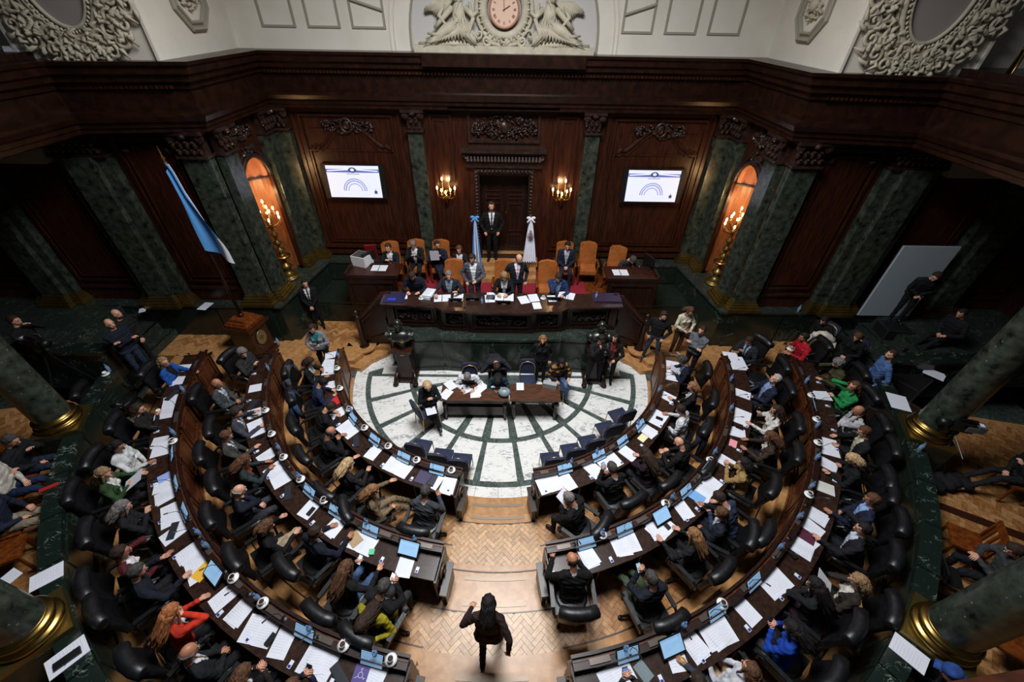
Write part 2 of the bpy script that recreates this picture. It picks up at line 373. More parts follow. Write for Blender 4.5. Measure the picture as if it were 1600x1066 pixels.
# walls run so that the room lies to the left of p0 -> p1 ; y local points into the room
wb = wall('wall_back', (XS, YB), (-XS, YB), holes=[(XS-.72, XS+.72, 4.35)])
def bx(x): return XS-x      # world x on the back wall -> local x
wrl = wall('wall_recess_left', (-XS, YB), (-XS, YF), holes=[(.88, 2.12, 5.2)])
wrr = wall('wall_recess_right', (XS, YF), (XS, YB), holes=[(.63, 1.87, 5.2)])
wfl = wall('wall_left', (-XS, YF), (-14, YF)); wfr = wall('wall_right', (14, YF), (XS, YF))
for s_, nm_ in ((-1, 'far_left'), (1, 'far_right')): MB().box((s_*14.2, 3.6, 3.5), (.4, 12.4, 7.6)).obj('wall_'+nm_, WOOD2, kind='structure')
def part(name, mb, m, par, **k): return mb.obj(name, m, par, **k)
def ring_frame(x0, x1, z0, z1, w=.07, d=.035, y=0):
    b = MB()
    b.box(((x0+x1)/2, y+d/2, z1-w/2), (x1-x0, d, w)); b.box(((x0+x1)/2, y+d/2, z0+w/2), (x1-x0, d, w))
    b.box((x0+w/2, y+d/2, (z0+z1)/2), (w, d, z1-z0-2*w)); b.box((x1-w/2, y+d/2, (z0+z1)/2), (w, d, z1-z0-2*w)); return b
def panel(par, x0, x1, z0, z1, y=0, double=True):
    part('panel_moulding', ring_frame(x0, x1, z0, z1, .06, .05, y), WOOD, par)
    b = MB().box(((x0+x1)/2, y+.012, (z0+z1)/2), (x1-x0-.22, .024, z1-z0-.22)); part('raised_panel', b, WOOD, par)
    if double: part('panel_moulding', ring_frame(x0+.14, x1-.14, z0+.14, z1-.14, .035, .045, y), WOOD, par)
def leafy(b, x, z, w, h, y=.05, n=26, seed=1, d=.05):
    r = random.Random(seed)
    for i in range(n):
        t = i/n; px = x+(r.random()-.5)*w; pz = z+(r.random()-.5)*h*(1-.55*abs(px-x)/(w/2)); s = .35+r.random()*.5
        b.ell((px, y, pz), (.10*s, d*(.6+.5*r.random()), .04*s), 8, 5, rot=Euler((0, r.random()*PI, 0)).to_matrix())
        if i % 4 == 0: b.lathe([(.0,0),(.05*s,.005),(.06*s,.02),(.03*s,.035),(.045*s,.05),(0,.06)], 10, T=Matrix.Translation((px, y, pz)) @ Matrix.Rotation(-PI/2, 4, 'X'))
    return b
def arch_mould(par, x0, x1, zs, h, seed):     # curved moulding that rises to a carved cartouche
    xm = (x0+x1)/2; hw = (x1-x0)/2
    for s in (-1, 1):
        for k, rad in ((0, .05), (.10, .03)):
            pts = []
            for i in range(15):
                t = i/14; zz = zs + h*(1-t)**1.0*(.0) 
                xx = xm+s*(hw-.05-k*.6)*(t)
                # shoulder: flat near the end, sweeping up to the middle
                u = 1-t; zz = zs-k + (0 if u < .12 else h*(1-math.cos(PI*min(1, (u-.12)/.75)))/2)
                if .10 < u < .2: zz += .06*math.sin((u-.1)/.1*PI)
                pts.append((xx, .03, zz))
            part('curved_moulding', MB().tube(pts, rad, 6), WOOD, par)
    b = leafy(MB(), xm, zs+h+.0, 1.35, .42, seed=seed, n=90, y=.05, d=.07); b.ell((xm, .06, zs+h+.03), (.10, .06, .13), 12, 8)
    b.tube([(xm+.15*math.cos(a/12*2*PI), .1, zs+h+.03+.17*math.sin(a/12*2*PI)) for a in range(12)], .035, 6, closed=True)
    part('carved_cartouche', b, CARVE, par, smooth=True)
# big panels with the screens (left and right of the door), narrow panels next to the door
for s in (-1, 1):
    xa, xb_ = (bx(s*5.72), bx(s*2.78)) if s > 0 else (bx(s*2.78), bx(s*5.72))
    part('panel_moulding', ring_frame(xa, xb_, 1.98, 6.0, .10, .04), WOOD, wb)
    part('panel_moulding', ring_frame(xa+.2, xb_-.2, 2.2, 5.86, .06, .06), WOOD, wb)
    part('panel_moulding', ring_frame(xa+.28, xb_-.28, 2.28, 4.98, .05, .05), WOOD, wb)
    part('raised_panel', MB().box(((xa+xb_)/2, .012, 3.9), (xb_-xa-.8, .03, 3.2)), WOOD, wb)
    arch_mould(wb, xa+.3, xb_-.3, 5.02, .55, 3+s)
    panel(wb, *sorted((bx(s*2.02), bx(s*1.42))), 1.98, 5.9)
    part('panel_moulding', MB().box((bx(s*4.25), .05, 2.06), (3.1, .10, .07)), WOOD, wb)
    part('panel_moulding', MB().box((bx(s*4.25), .04, 1.86), (3.2, .08, .12)), WOOD, wb)
# side panels of the left and right wall
for par, flip in ((wfl, 1), (wfr, -1)):
    L = par['L']; q = lambda a, b_: (a, b_) if flip > 0 else (L-b_, L-a)
    for x0, x1 in ((.75, 2.0), (3.55, 4.95), (6.2, 7.3)):
        a, b_ = q(x0, x1); panel(par, a, b_, 2.3, 5.85)
        for e in (a+.16, b_-.16):
            part('carved_rosette', MB().lathe([(0,0),(.09,.01),(.10,.05),(.05,.06),(.06,.09),(0,.1)], 12, T=Matrix.Translation((e, 0, 5.62)) @ Matrix.Rotation(-PI/2, 4, 'X')), CARVE, par, smooth=True)
        part('panel_moulding', MB().box(((a+b_)/2, .03, 2.12), (b_-a+.1, .06, .06)), WOOD, par)
# pilasters: speckled green marble, brass base, carved capital
def pilaster(par, x, w, z0=1.7, d=.2, steps=0, first=[0]):
    b = MB().box((x, d/2, (z0+.3+5.5)/2), (w, d, 5.5-z0-.3))
    if steps: b.box((x, d/2+.08, (z0+.3+5.5)/2), (w*.55, d+.1, 5.5-z0-.3))
    part('pilaster_shaft', b, PILAS, par)
    b = MB()
    for k, (zz, h, e) in enumerate(((z0, .10, .14), (z0+.10, .07, .10), (z0+.17, .06, .06), (z0+.23, .07, .02))):
        b.box((x, d/2, zz+h/2), (w+2*e, d+2*e, h))
        if steps: b.box((x, d/2+.10, zz+h/2), (w*.55+2*e, d+.1+2*e, h))
    part('pilaster_base', b, BRASSD, par)
    b = MB(); b.box((x, d/2, 5.78), (w*.94, d*.95, .54)); b.box((x, d/2+.03, 5.52), (w+.08, d+.1, .05)); b.box((x, d/2+.04, 6.0), (w+.2, d+.18, .07))
    r = random.Random(int(x*100)); n = max(3, int(w/.13))
    for j, (zz, sc) in enumerate(((5.62, .8), (5.76, 1.0))):
        for i in range(n):
            xx = x-w/2+w*(i+.5+(.5 if j else 0))/n
            if xx > x+w/2: continue
            b.ell((xx, d+.04, zz), (.055*sc, .05, .08*sc), 8, 6); b.ell((xx, d+.09, zz+.07*sc), (.04*sc, .045, .025), 8, 5)
    for e in (-1, 1):
        b.lathe([(0,0),(.09,.0),(.095,.05),(.05,.055),(.06,.08),(0,.085)], 12, T=Matrix.Translation((x+e*w/2, d+.02, 5.90)) @ Matrix.Rotation(-PI/2, 4, 'X'))
    b.ell((x, d+.1, 5.95), (.08, .07, .06), 10, 6)
    part('pilaster_capital', b, CARVE, par, smooth=False)
for s in (-1, 1):
    pilaster(wb, bx(s*2.4), .40); pilaster(wb, bx(s*6.05), .55)
for par, flip in ((wrl, 1), (wrr, -1)):
    L = par['L']
    pilaster(par, .45 if flip > 0 else L-.45, .62); pilaster(par, L-.33 if flip > 0 else .33, .5)
for par, flip in ((wfl, 1), (wfr, -1)):
    L = par['L']
    for x, w, st in ((.28, .60, 0), (2.75, 1.15, 1), (5.6, 1.0, 1)):
        pilaster(par, x if flip > 0 else L-x, w, steps=st)
# lit niches with shell vault in the recess walls
for par, x in ((wrl, 1.50), (wrr, 1.25)):
    b = MB(); n = 16; r = .61; zs = 4.5
    for i in range(n):                                  # half round back
        a0, a1 = PI*i/n, PI*(i+1)/n
        b.add([(x+r*math.cos(a0), -r*.9*math.sin(a0), 1.7), (x+r*math.cos(a1), -r*.9*math.sin(a1), 1.7), (x+r*math.cos(a1), -r*.9*math.sin(a1), zs), (x+r*math.cos(a0), -r*.9*math.sin(a0), zs)], [(0,1,2,3)])
    part('niche_back', b, mat('niche_wood', (104,58,28), .4, kind='wood', color2=(136,80,42), scale=3, stretch=(5,5,1)), par, smooth=True)
    b = MB(); nn = 10
    for i in range(n):
        for j in range(nn):
            def q(i_, j_):
                a = PI*i_/n; e = PI/2*j_/nn; rr_q = r*(1+.05*math.cos(i_*PI))*math.cos(e)
                return (x+rr_q*math.cos(a), -rr_q*.9*math.sin(a), zs+.60*math.sin(e))
            b.add([q(i,j), q(i+1,j), q(i+1,j+1), q(i,j+1)], [(0,1,2,3)])
    part('shell_vault', b, mat('pink_gold_shell', (168,112,84), .5, .1), par)
    b = MB()
    for i in range(n):                                  # spandrel around the arch
        a0, a1 = PI*i/n, PI*(i+1)/n; x0, x1 = x+r*math.cos(a0), x+r*math.cos(a1)
        b.add([(x0, -.01, zs+.62*math.sin(a0)), (x1, -.01, zs+.62*math.sin(a1)), (x1, -.01, 5.22), (x0, -.01, 5.22)], [(0,1,2,3)])
    part('spandrel', b, WOOD, par)
    for rad, w_, d_ in ((.66, .06, .05), (.77, .035, .03)):
        part('arch_moulding', MB().tube([(x+rad*math.cos(PI*i/20), d_, zs+rad*math.sin(PI*i/20)) for i in range(21)], w_, 8), CARVE, par, smooth=True)
    part('impost_band', MB().tube([(x+(r-.01)*math.cos(PI*i/16), -(r-.01)*.9*math.sin(PI*i/16), zs-.03) for i in range(17)], .04, 6), CARVE, par)
    for e in (-1, 1): part('niche_jamb', MB().box((x+e*.66, .04, 3.1), (.12, .10, 2.8)), WOOD, par)
    part('keystone', leafy(MB(), x, zs+.80, .5, .3, seed=9, n=24), CARVE, par)
    part('carved_crest', leafy(MB(), x, 5.7, .9, .34, seed=19, n=50, d=.06), CARVE, par)
# dado of dark green marble slabs
def dado(poly, z0, z1, name='wall_dado'):
    return MB().prism(poly, z0, z1).obj(name, GREEN, kind='structure')
for s, nm in ((-1, 'left'), (1, 'right')):
    f = lambda L: [(s*abs(x), y) for x, y in (L if s < 0 else L[::-1])]
    d0 = dado(f([(14, YF+.05), (14, 9.24), (6.1, 9.24), (5.68, 11.85), (3.2, 11.85), (3.2, YB+.05), (XS+.6, YB+.05), (XS+.6, YF+.05)]), .2, 1.64, 'baseboard_'+nm)
    cap = [(14, YF+.05), (14, 9.18), (6.04, 9.18), (5.62, 11.79), (3.2, 11.79), (3.2, YB+.05), (XS+.6, YB+.05), (XS+.6, YF+.05)]
    MB().prism(f(cap), 1.64, 1.70).obj('marble_capping', GREENC, d0)
    # slabs on the faces
    for k in range(5):
        x = 6.35+k*1.5
        if s*x > -20: MB().box((s*(x+.75), 9.225, 1.0), (1.46, .04, 1.2)).obj('marble_slab', GREEN, d0)
    MB().prism(f([(4.42, 10.5), (5.85, 10.5), (5.75, 11.9), (4.42, 11.9)][::-1]), .2, 1.0).obj('marble_plinth', GREEN, d0)
    MB().box((s*5.1, 11.83, 1.32), (1.15, .05, .56)).obj('marble_slab', GREEN, d0)
    MB().box((s*5.1, 10.485, .62), (1.3, .04, .6)).obj('marble_slab', GREEN, d0)
# entablature and cornice all around
path = [(8.55, 2.0), (8.6, 5.6), (8.62, YF-.35), (XS, YF), (XS, YB), (-XS, YB), (-XS, YF), (-8.62, YF-.35), (-8.6, 5.6), (-8.55, 2.0)]
ENT = MB().sweep([(0, 6.04), (.30, 6.04), (.30, 6.12), (.34, 6.14), (.34, 6.22), (.40, 6.25), (.44, 6.34), (.44, 6.40), (.26, 6.43), (.26, 6.78), (.32, 6.80), (.32, 6.88), (.42, 6.93), (.42, 7.02), (.50, 7.06), (.50, 7.17), (.56, 7.20), (.58, 7.26), (-.4, 7.26), (-.4, 6.04)], path)
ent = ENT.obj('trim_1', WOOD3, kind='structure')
dent = MB()
for i in range(3, 6):
    p0, p1 = Vector(path[i]), Vector(path[i+1]); 
pth2 = [(6.2, 9.16), (6.02, 9.17)]
nd = 0
den = MB().box((0, 0, 0), (.045, .05, .055)).mesh('dentil', WOOD)
for (x0, y0, x1, y1) in ((-5.9, YB-.36, 5.9, YB-.36),):
    n = 130
    for i in range(n): put('dentil', den, ent, loc=(x0+(x1-x0)*(i+.5)/n, y0, 6.835))
for s in (-1, 1):
    n = 24
    for i in range(n): put('dentil', den, ent, loc=(s*(6.3+2.1*(i+.5)/n), YF-.36-.25*i/n, 6.835))
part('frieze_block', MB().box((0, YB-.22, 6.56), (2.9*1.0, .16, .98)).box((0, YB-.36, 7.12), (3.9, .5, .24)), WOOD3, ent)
# gallery soffit on each side
for s in (-1, 1):
    MB().box((s*10.6, 6.2, 6.0), (3.9, 6.4, .12)).obj('gallery_soffit', WOOD2, ent)
    MB().box((s*10.9, 9.3, 5.62), (2.3, .3, .5)).obj('cream_box_beam', mat('cream_box', (150,138,120), .7), ent)
    MB().lathe([(0,0),(.09,0),(.09,.02),(0,.02)], 16, T=Matrix.Translation((s*10.5, 9.13, 5.6)) @ Matrix.Rotation(PI/2, 4, 'X')).obj('round_grille', mat('grille_grey', (84,84,86), .6), ent)
    # handrail of polished brass on the gallery edge
    if s > 0:
        t = MB().tube([(8.62, 8.25, 7.26), (8.62, 8.25, 7.72), (8.85, 5.5, 7.72)], .035, 10)
        for y in (8.2, 7.0, 5.8): t.lathe([(.05,0),(.05,.03),(.02,.05),(.02,.44),(.045,.46),(0,.5)], 10, c=(8.64, y, 7.26))
        tag(t.obj('brass_handrail', BRASS, smooth=True), 'polished brass handrail on the gallery edge, upper right', 'railing')
    MB().box((s*9.6, 6.9, 7.3), (2.2, 4.6, .14)).obj('gallery_floor', WOOD2, ent)
# ------------------------------------------------------------------ plaster walls above the cornice
def cwall(name, p0, p1):
    m = frameM(p0, p1); L = (Vector(p1)-Vector(p0)).length
    return MB().box((L/2, -.15, 8.4), (L, .3, 2.4)).obj(name, CREAM, kind='structure', mw=m)
YU = 12.18
cb = cwall('wall_upper_back', (XS+.2, YU), (-XS-.2, YU)); cl = cwall('wall_upper_recess_left', (-6.45, YU), (-6.3, 9.2)); cr_ = cwall('wall_upper_recess_right', (6.3, 9.2), (6.45, YU))
ul = cwall('wall_upper_left', (-6.3, 9.15), (-8.75, 9.0)); ur = cwall('wall_upper_right', (8.75, 9.0), (6.3, 9.15))
cwall('wall_upper_far_left', (-8.75, 9.3), (-14, 9.3)); cwall('wall_upper_far_right', (14, 9.3), (8.75, 9.3))
FRM = mat('plaster_moulding', (150,144,128), .8)
for x0, x1 in ((-5.72,-4.92),(-4.64,-3.87),(-3.60,-2.8),(2.78,3.52),(3.80,4.56),(4.83,5.6)):
    a, b_ = XS+.2-x1, XS+.2-x0
    part('wall_frame', ring_frame(a, b_, 7.68, 8.9, .045, .03), FRM, cb)
    if x0 in (-3.60, 2.78):
        s = 1 if x0 < 0 else -1
        b = MB(); z = 8.12
        b.tube([((a+.02), .03, z-.10*s), (b_-.02, .03, z+.10*s)], .03, 6); part('wall_frame', b, FRM, cb)
# arched niche with clock relief
X0 = XS+.2
b = MB(); n = 28; pts = []
for i in range(n+1): a = PI*i/n; pts.append((X0+2.2*math.cos(a), 7.5+2.2*math.sin(a)))
for i in range(n):
    (xa, za), (xb_, zb) = pts[i], pts[i+1]
    b.add([(X0, .02, 7.26), (xa, .02, za), (xb_, .02, zb)], [(0,1,2)])
b.box((X0, .012, 7.38), (4.4, .02, .24)); part('arch_field', b, mat('arch_field_plaster', (190,186,182), .8), cb)
for k, (rad, w) in enumerate(((2.24, .03), (2.62, .018), (2.72, .018))):
    part('arch_moulding', MB().tube([(X0+rad, .02, 7.26)]+[(X0+rad*math.cos(PI*i/30), .02, 7.5+rad*math.sin(PI*i/30)) for i in range(31)]+[(X0-rad, .02, 7.26)], w, 6), FRM if k == 0 else CREAM, cb)
part('relief_plinth', MB().box((X0, .12, 7.33), (4.3, .24, .14)), RELIEF, cb)
ck = empty('wall_clock', (0, YU-.16, 8.08), label='round pinkish wall clock with roman numerals in the white relief', cat='clock')
b = MB().lathe([(0,0),(.34,0),(.34,.03),(.31,.05),(0,.05)], 40, T=Matrix.Rotation(PI/2, 4, 'X')); b.obj('dial', mat('pink_dial', (222,184,160), .5), ck)
b = MB().tube([(.335*math.cos(a/40*2*PI), -.05, .335*math.sin(a/40*2*PI)) for a in range(40)], .022, 8, closed=True); b.obj('bezel', mat('rose_rim', (170,120,96), .45), ck, smooth=True)
NUM = mat('dark_brown_print', (74,44,34), .6)
for h, t in enumerate(('XII','I','II','III','IIII','V','VI','VII','VIII','IX','X','XI')):
    a = R(90-30*h); b = MB(); wdt = .02; tot = sum({'I':.016,'V':.034,'X':.034}[c] for c in t); u = -tot/2
    rot = Matrix.Translation((.245*math.cos(a), -.055, .245*math.sin(a))) @ Matrix.Rotation(-(a-PI/2), 4, 'Y')
    for c in t:
        w_ = {'I':.016,'V':.034,'X':.034}[c]; m_ = u+w_/2
        if c == 'I': b.box((m_, 0, 0), (.008, .004, .06), T=rot)
        elif c == 'V': b.box((m_-.007, 0, 0), (.008, .004, .062), T=rot, ry=-.22); b.box((m_+.007, 0, 0), (.004, .004, .062), T=rot, ry=.22)
        else: b.box((m_, 0, 0), (.008, .004, .066), T=rot, ry=.42); b.box((m_, 0, 0), (.005, .004, .066), T=rot, ry=-.42)
        u += w_
    b.obj('numeral', NUM, ck)
for nm, L_, w_, a in (('hour_hand', .15, .018, 62), ('minute_hand', .22, .012, -2)):
    MB().box((0, -.062, L_/2-.02), (w_, .006, L_+.04), T=Matrix.Rotation(R(a), 4, 'Y')).obj(nm, NUM, ck)
# scrollwork frame of the clock and the two seated figures
def spiral(b, c, r0, turns, thick, y=.12, flip=1, start=0):
    pts = []; rs = []
    for i in range(22):
        t = i/21; a = start+flip*t*turns*2*PI; r = r0*(1-.8*t); pts.append((c[0]+r*math.cos(a), y+.04*t, c[1]+r*math.sin(a))); rs.append(thick*(1-.5*t))
    b.tube(pts, rs, 6)
b = MB()
for k, (r, w) in enumerate(((.47, .10), (.62, .05))):
    b.tube([(X0+(r+.02)*math.cos(a/36*2*PI), .10, 8.08+r*1.06*math.sin(a/36*2*PI)) for a in range(36)], w, 8, closed=True)
for a in range(30):
    t = a/30*2*PI; b.ell((X0+.55*math.cos(t), .17, 8.08+.58*math.sin(t)), (.022, .03, .06), 6, 5, rot=Euler((0, -t+PI/2, 0)).to_matrix())
for s in (-1, 1):
    spiral(b, (X0+s*.42, 7.5), .13, 1.4, .04, flip=s, start=PI/2); spiral(b, (X0+s*.6, 7.62), .10, 1.2, .03, flip=-s)
    b.tube([(X0+s*.5, .1, 7.55), (X0+s*.36, .12, 7.46), (X0+s*.12, .14, 7.42), (X0, .14, 7.42)], .04, 6)
b.box((X0, .08, 7.5), (.55, .14, .2)); leafy(b, X0, 7.52, .2, .22, y=.17, n=14, seed=5)
part('clock_cartouche', b, RELIEF, cb, smooth=True)
for s in (-1, 1):      # a draped reclining figure in relief
    b = MB(); f = lambda x, z, y=.14: (X0-s*x, y, z)
    b.ell(f(1.05, 7.97, .16), (.15, .13, .26), 14, 10); b.ell(f(1.08, 8.32, .2), (.10, .10, .13), 12, 9)
    b.tube([f(1.0,7.8), f(.95,7.65,.22), f(.72,7.52,.2), f(.68,7.44,.16)], [.13,.12,.08,.05], 10)
    b.tube([f(1.1,7.78), f(1.35,7.7,.26), f(1.65,7.48,.2), f(1.85,7.43,.14)], [.14,.12,.09,.05], 10)
    b.tube([f(.9,8.1), f(.72,7.95,.24), f(.6,8.05,.2)], [.07,.055,.04], 8); b.tube([f(1.2,8.1), f(1.42,7.9,.24), f(1.62,7.72,.2)], [.07,.055,.04], 8)
    r = random.Random(4)
    for path_, rad_ in (([(1.0,7.85),(.93,7.66),(.74,7.52),(.66,7.40)], .13), ([(1.1,7.82),(1.35,7.70),(1.62,7.5),(1.9,7.40)], .13), ([(1.05,8.2),(1.12,8.0),(1.0,7.8),(1.25,7.5)], .16)):
        for k in range(7):
            o_ = (k-3)/3*rad_; yy = .16+.14*math.sqrt(max(0, 1-((k-3)/3.4)**2))
            b.tube([f(x_-o_*.5+.02*math.sin(k*3+i_), z_+o_*.9, yy-.02*i_) for i_, (x_, z_) in enumerate(path_)], [.016,.026,.024,.012], 6)
    b.tube([f(1.35,8.15), f(1.5,7.95,.24), f(1.3,7.75,.3), f(1.55,7.6,.28), f(1.8,7.62,.2)], [.02,.05,.04,.05,.02], 8)
    b.tube([f(.8,8.2), f(.72,7.9,.24), f(.86,7.6,.3), f(.7,7.42,.24)], [.03,.05,.05,.03], 8)
    for k in range(13):    # folds of the drapery
        t = k/12; x0 = .78+.75*t; z0 = 7.85-.22*t
        b.tube([f(x0-.05, z0, .26), f(x0+.08+.1*t, z0-.17, .33-.05*t), f(x0+.02+.3*t, 7.45, .22)], [.02,.035,.02], 6)
    for k in range(9):     # wing
        b.tube([f(1.15+.05*k, 8.25, .1), f(1.35+.06*k, 8.1-.01*k, .12), f(1.5+.035*k, 7.84+.035*k, .1)], [.02,.045,.015], 6)
    b.tube([f(.5,7.42,.12), f(1.2,7.44,.2), f(2.05,7.42,.1)], [.04,.07,.03], 8)
    part('relief_figure', b, RELIEF, cb, smooth=True)
# oval relief frames on the side bays, with acanthus scrolls
for par, x0 in ((ul, 1.22), (ur, 1.24)):
    b = MB().lathe([(0,0),(1,0),(1,.02),(0,.02)], 40, T=Matrix.Translation((x0, .02, 8.50)) @ Matrix.Rotation(-PI/2, 4, 'X') @ Matrix.Diagonal((.48, .78, 1, 1)))
    part('oval_field', b, OVALG, par)
    for ax, az, w in ((.50, .78, .035), (.62, .90, .05), (.70, .98, .03)):
        part('oval_moulding', MB().tube([(x0+ax*math.cos(a/48*2*PI), .07, 8.50+az*math.sin(a/48*2*PI)) for a in range(48)], w, 8, closed=True), RELIEF, par, smooth=True)
    b = MB()
    for a in range(60): t = a/60*2*PI; b.ell((x0+.56*math.cos(t), .11, 8.50+.84*math.sin(t)), (.022, .022, .03), 6, 5)
    part('bead_row', b, RELIEF, par, smooth=True)
    r = random.Random(3); b = MB()
    for k in range(34):
        k2 = k % 17; ext = 1.0 if k < 17 else 1.22; t = -PI/2+(k2-8)/8*1.9; ox = x0+(.88*ext+.06*r.random())*math.cos(t); oz = 8.50+(1.02*ext)*math.sin(t)
        if oz < 7.36: oz = 7.36+.08*r.random()
        if ox < .1: ox = .1
        if ox > 2.35: ox = 2.35
        spiral(b, (ox, oz), .13+.05*r.random(), 1.3, .042, y=.08, flip=1 if k2 < 8 else -1, start=r.random()*6)
        for j in range(5):
            a = r.random()*6.28; b.tube([(ox+.1*math.cos(a), .07, oz+.1*math.sin(a)), (ox+.2*math.cos(a+.3), .14, oz+.2*math.sin(a+.3)), (ox+.26*math.cos(a+.9), .08, oz+.26*math.sin(a+.9))], [.018,.04,.01], 6)
    part('acanthus_scrolls', b, RELIEF, par, smooth=True)
    for e in (.03, 2.42): part('bay_moulding', MB().box((e, .03, 8.3), (.05, .06, 2.1)), CREAM, par)
for par, L in ((cl, 2.98), (cr_, 2.98)):      # octagonal coffer with rosette
    c = (L*.5, 8.25)
    for k, (r, w) in enumerate(((.62, .05), (.50, .035))):
        part('coffer_moulding', MB().tube([(c[0]+r*math.cos(R(22.5+45*i)), .04, c[1]+r*math.sin(R(22.5+45*i))) for i in range(8)], w, 6, closed=True), FRM, par)
    b = leafy(MB(), c[0], c[1], .6, .6, seed=8, n=40, y=.05); b.ell((c[0], .08, c[1]), (.12, .09, .12), 10, 8); part('coffer_rosette', b, RELIEF, par, smooth=True)
# ------------------------------------------------------------------ curved marble wall behind the last row, columns
for s, nm in ((-1, 'left'), (1, 'right')):
    bw_ = MB().arc(8.78, 8.96, .6, 1.68, s*10, s*76.5).obj('wall_curved_'+nm, GREEN, kind='structure')
    k = 0
    for a0 in np.arange(10, 76.4, 6.05):
        MB().arc(8.75, 9.02, 1.68, 1.76, s*(a0+.03), s*(a0+5.95)).obj('capping_slab', GREENV, bw_)
        MB().arc(8.765, 8.785, .95, 1.58, s*(a0+.3), s*(a0+5.7)).obj('marble_slab', GREEN, bw_)
    MB().arc(8.74, 8.79, Z3, .86, s*10, s*76.5).obj('plinth_course', GREENB, bw_)
    for ang_, lab in ((66.8, 'upper'), (40.3, 'lower')):
        x, y = P(s*ang_, 9.12)
        nm2 = ('upper ' if ang_ > 50 else 'lower ')+nm
        c = empty('marble_column', (x, y, 0), rz=R(s*ang_), label='round speckled green marble column with brass base, at the %s of the picture' % nm2, cat='column', group='columns behind the curved wall')
        MB().box((0, 0, .9), (.74, .74, 1.7)).obj('pedestal', GREEN, c)
        MB().box((0, 0, 1.80), (.72, .72, .09)).obj('plinth', mat('brass_plinth', (124,108,62), .4, .9), c)
        MB().lathe([(.345,1.845),(.362,1.875),(.362,1.905),(.345,1.935),(.315,1.942),(.30,1.965),(.315,1.985),(.332,2.005),(.332,2.03),(.31,2.055),(.29,2.06),(.282,2.085),(.278,2.09)], 48).obj('base', BRASS, c, smooth=True)
        MB().lathe([(.272,2.06),(.272,2.1),(.268,3.5),(.26,5.0),(.25,6.2)], 40).obj('shaft', PILAS, c, smooth=True)
    # stair of green marble up to the side landing
    for i in range(4):
        MB().box((s*(9.3+.36*i+1.6), 8.25, Z3+.1+.255*i-.12), (3.2, 1.9, .48)).obj('marble_step', GREENC, floor); MB().box((s*(9.3+.36*i+.03), 8.25, Z3+.1+.255*i+.11), (.06, 1.92, .03)).obj('step_nosing', GREENV, floor)
    MB().box((s*12.4, 8.3, 1.3), (3.2, 2.2, .78)).obj('landing', GREENC, floor)
    g = MB().box((s*10.3, 7.2, 1.25), (2.2, .3, 1.1)); g.box((s*10.3, 7.2, 1.83), (2.3, .38, .07)); g.obj('wall_stair_'+nm, GREENV, kind='structure')
# parapet rail of the gallery from which the photograph was taken
rail = MB().sweep([(-.09, 7.05), (.09, 7.05), (.10, 7.20), (.06, 7.27), (-.06, 7.27), (-.10, 7.20)], [(2.6, .27), (-.6, -.11)])
rail.obj('trim_2', WOOD, kind='structure')
# ------------------------------------------------------------------ DAIS with the long carved desk
ZD = 1.25; ZL = 1.70
mir = lambda L: L+[(-x, y) for x, y in L[::-1]]
fr = mir([(-3.30, 9.45), (-3.08, 8.80), (-2.62, 8.50), (-1.6, 8.55), (-.8, 8.48)])
dais = MB().prism(fr, 0, 1.18).obj('dais_base', GREEN, kind='structure')
MB().prism([(-4.42, 9.95), (4.42, 9.95), (4.42, 12.3), (-4.42, 12.3)], 0, ZD).obj('dais_floor', WOODG, dais)
MB().prism([(-3.3, 9.3), (3.3, 9.3), (3.3, 10.1), (-3.3, 10.1)], 0, ZD).obj('dais_floor', WOODG, dais)
for i in range(len(fr)-1):
    (x0, y0), (x1, y1) = fr[i], fr[i+1]; d = Vector((x1-x0, y1-y0)); L = d.length; m = frameM((x0, y0), (x1, y1)); m2 = frameM((x1, y1), (x0, y0))
    put('marble_slab', MB().box((L/2, .012, .62), (L-.06, .024, .9)).mesh('marble_slab', GREEN), dais, mw=m2)
MB().sweep([(-.03, 1.16), (-.03, 1.23), (.45, 1.23), (.45, 1.16)], fr).obj('marble_capping', GREENC, dais)
MB().box((0, 11.15, ZD+.006), (5.2, 2.4, .012)).obj('red_carpet', CARPET, dais)
for i in range(3): MB().box((0, 12.0-.0-(2-i)*.26+.12, ZD+.075+.15*i), (2.1, .52, .15)).obj('landing_step', PARQB, dais)
MB().box((0, 12.35, ZL-.08), (2.2, .9, .17)).obj('door_landing', PARQB, dais)
# door: two leaves in a carved frame, set back in the wall
dr = MB().box((0, 12.78, 3.0), (1.44, .05, 2.75)).obj('door_1', WOOD2, kind='structure')
for s in (-1, 1):
    leaf = MB().box((s*.345, 12.73, 3.0), (.67, .06, 2.7)).obj('door_leaf', WOOD2, dr)
    for z0, z1 in ((1.85, 2.3), (2.42, 3.35), (3.47, 3.62), (3.72, 4.25)):
        ob = ring_frame(s*.345-.24, s*.345+.24, z0, z1, .035, .03); ob.v = [(x, 12.70-y, z) for x, y, z in ob.v]; ob.obj('door_panel', WOOD, leaf)
MB().tube([(.06, 12.66, 2.5), (.06, 12.64, 3.05)], .02, 8).box((.06, 12.68, 2.78), (.07, .02, .62)).obj('door_handle', BRASS, dr)
for x in (-.74, .74): MB().box((x, 12.5, 3.02), (.05, .6, 2.7)).obj('door_jamb', WOOD2, dr)
MB().box((0, 12.5, 4.37), (1.5, .6, .05)).obj('door_jamb', WOOD2, dr)
f = ring_frame(XS-.86, XS+.86, 1.7, 4.52, .12, .09); part('door_frame', f, CARVE, wb)
b = MB()
for i in range(26): b.ell((XS-.80, .10, 1.8+i*.105), (.045, .03, .05), 6, 5); b.ell((XS+.80, .10, 1.8+i*.105), (.045, .03, .05), 6, 5)
for i in range(15): b.ell((XS-.74+i*.106, .10, 4.46), (.045, .03, .04), 6, 5)
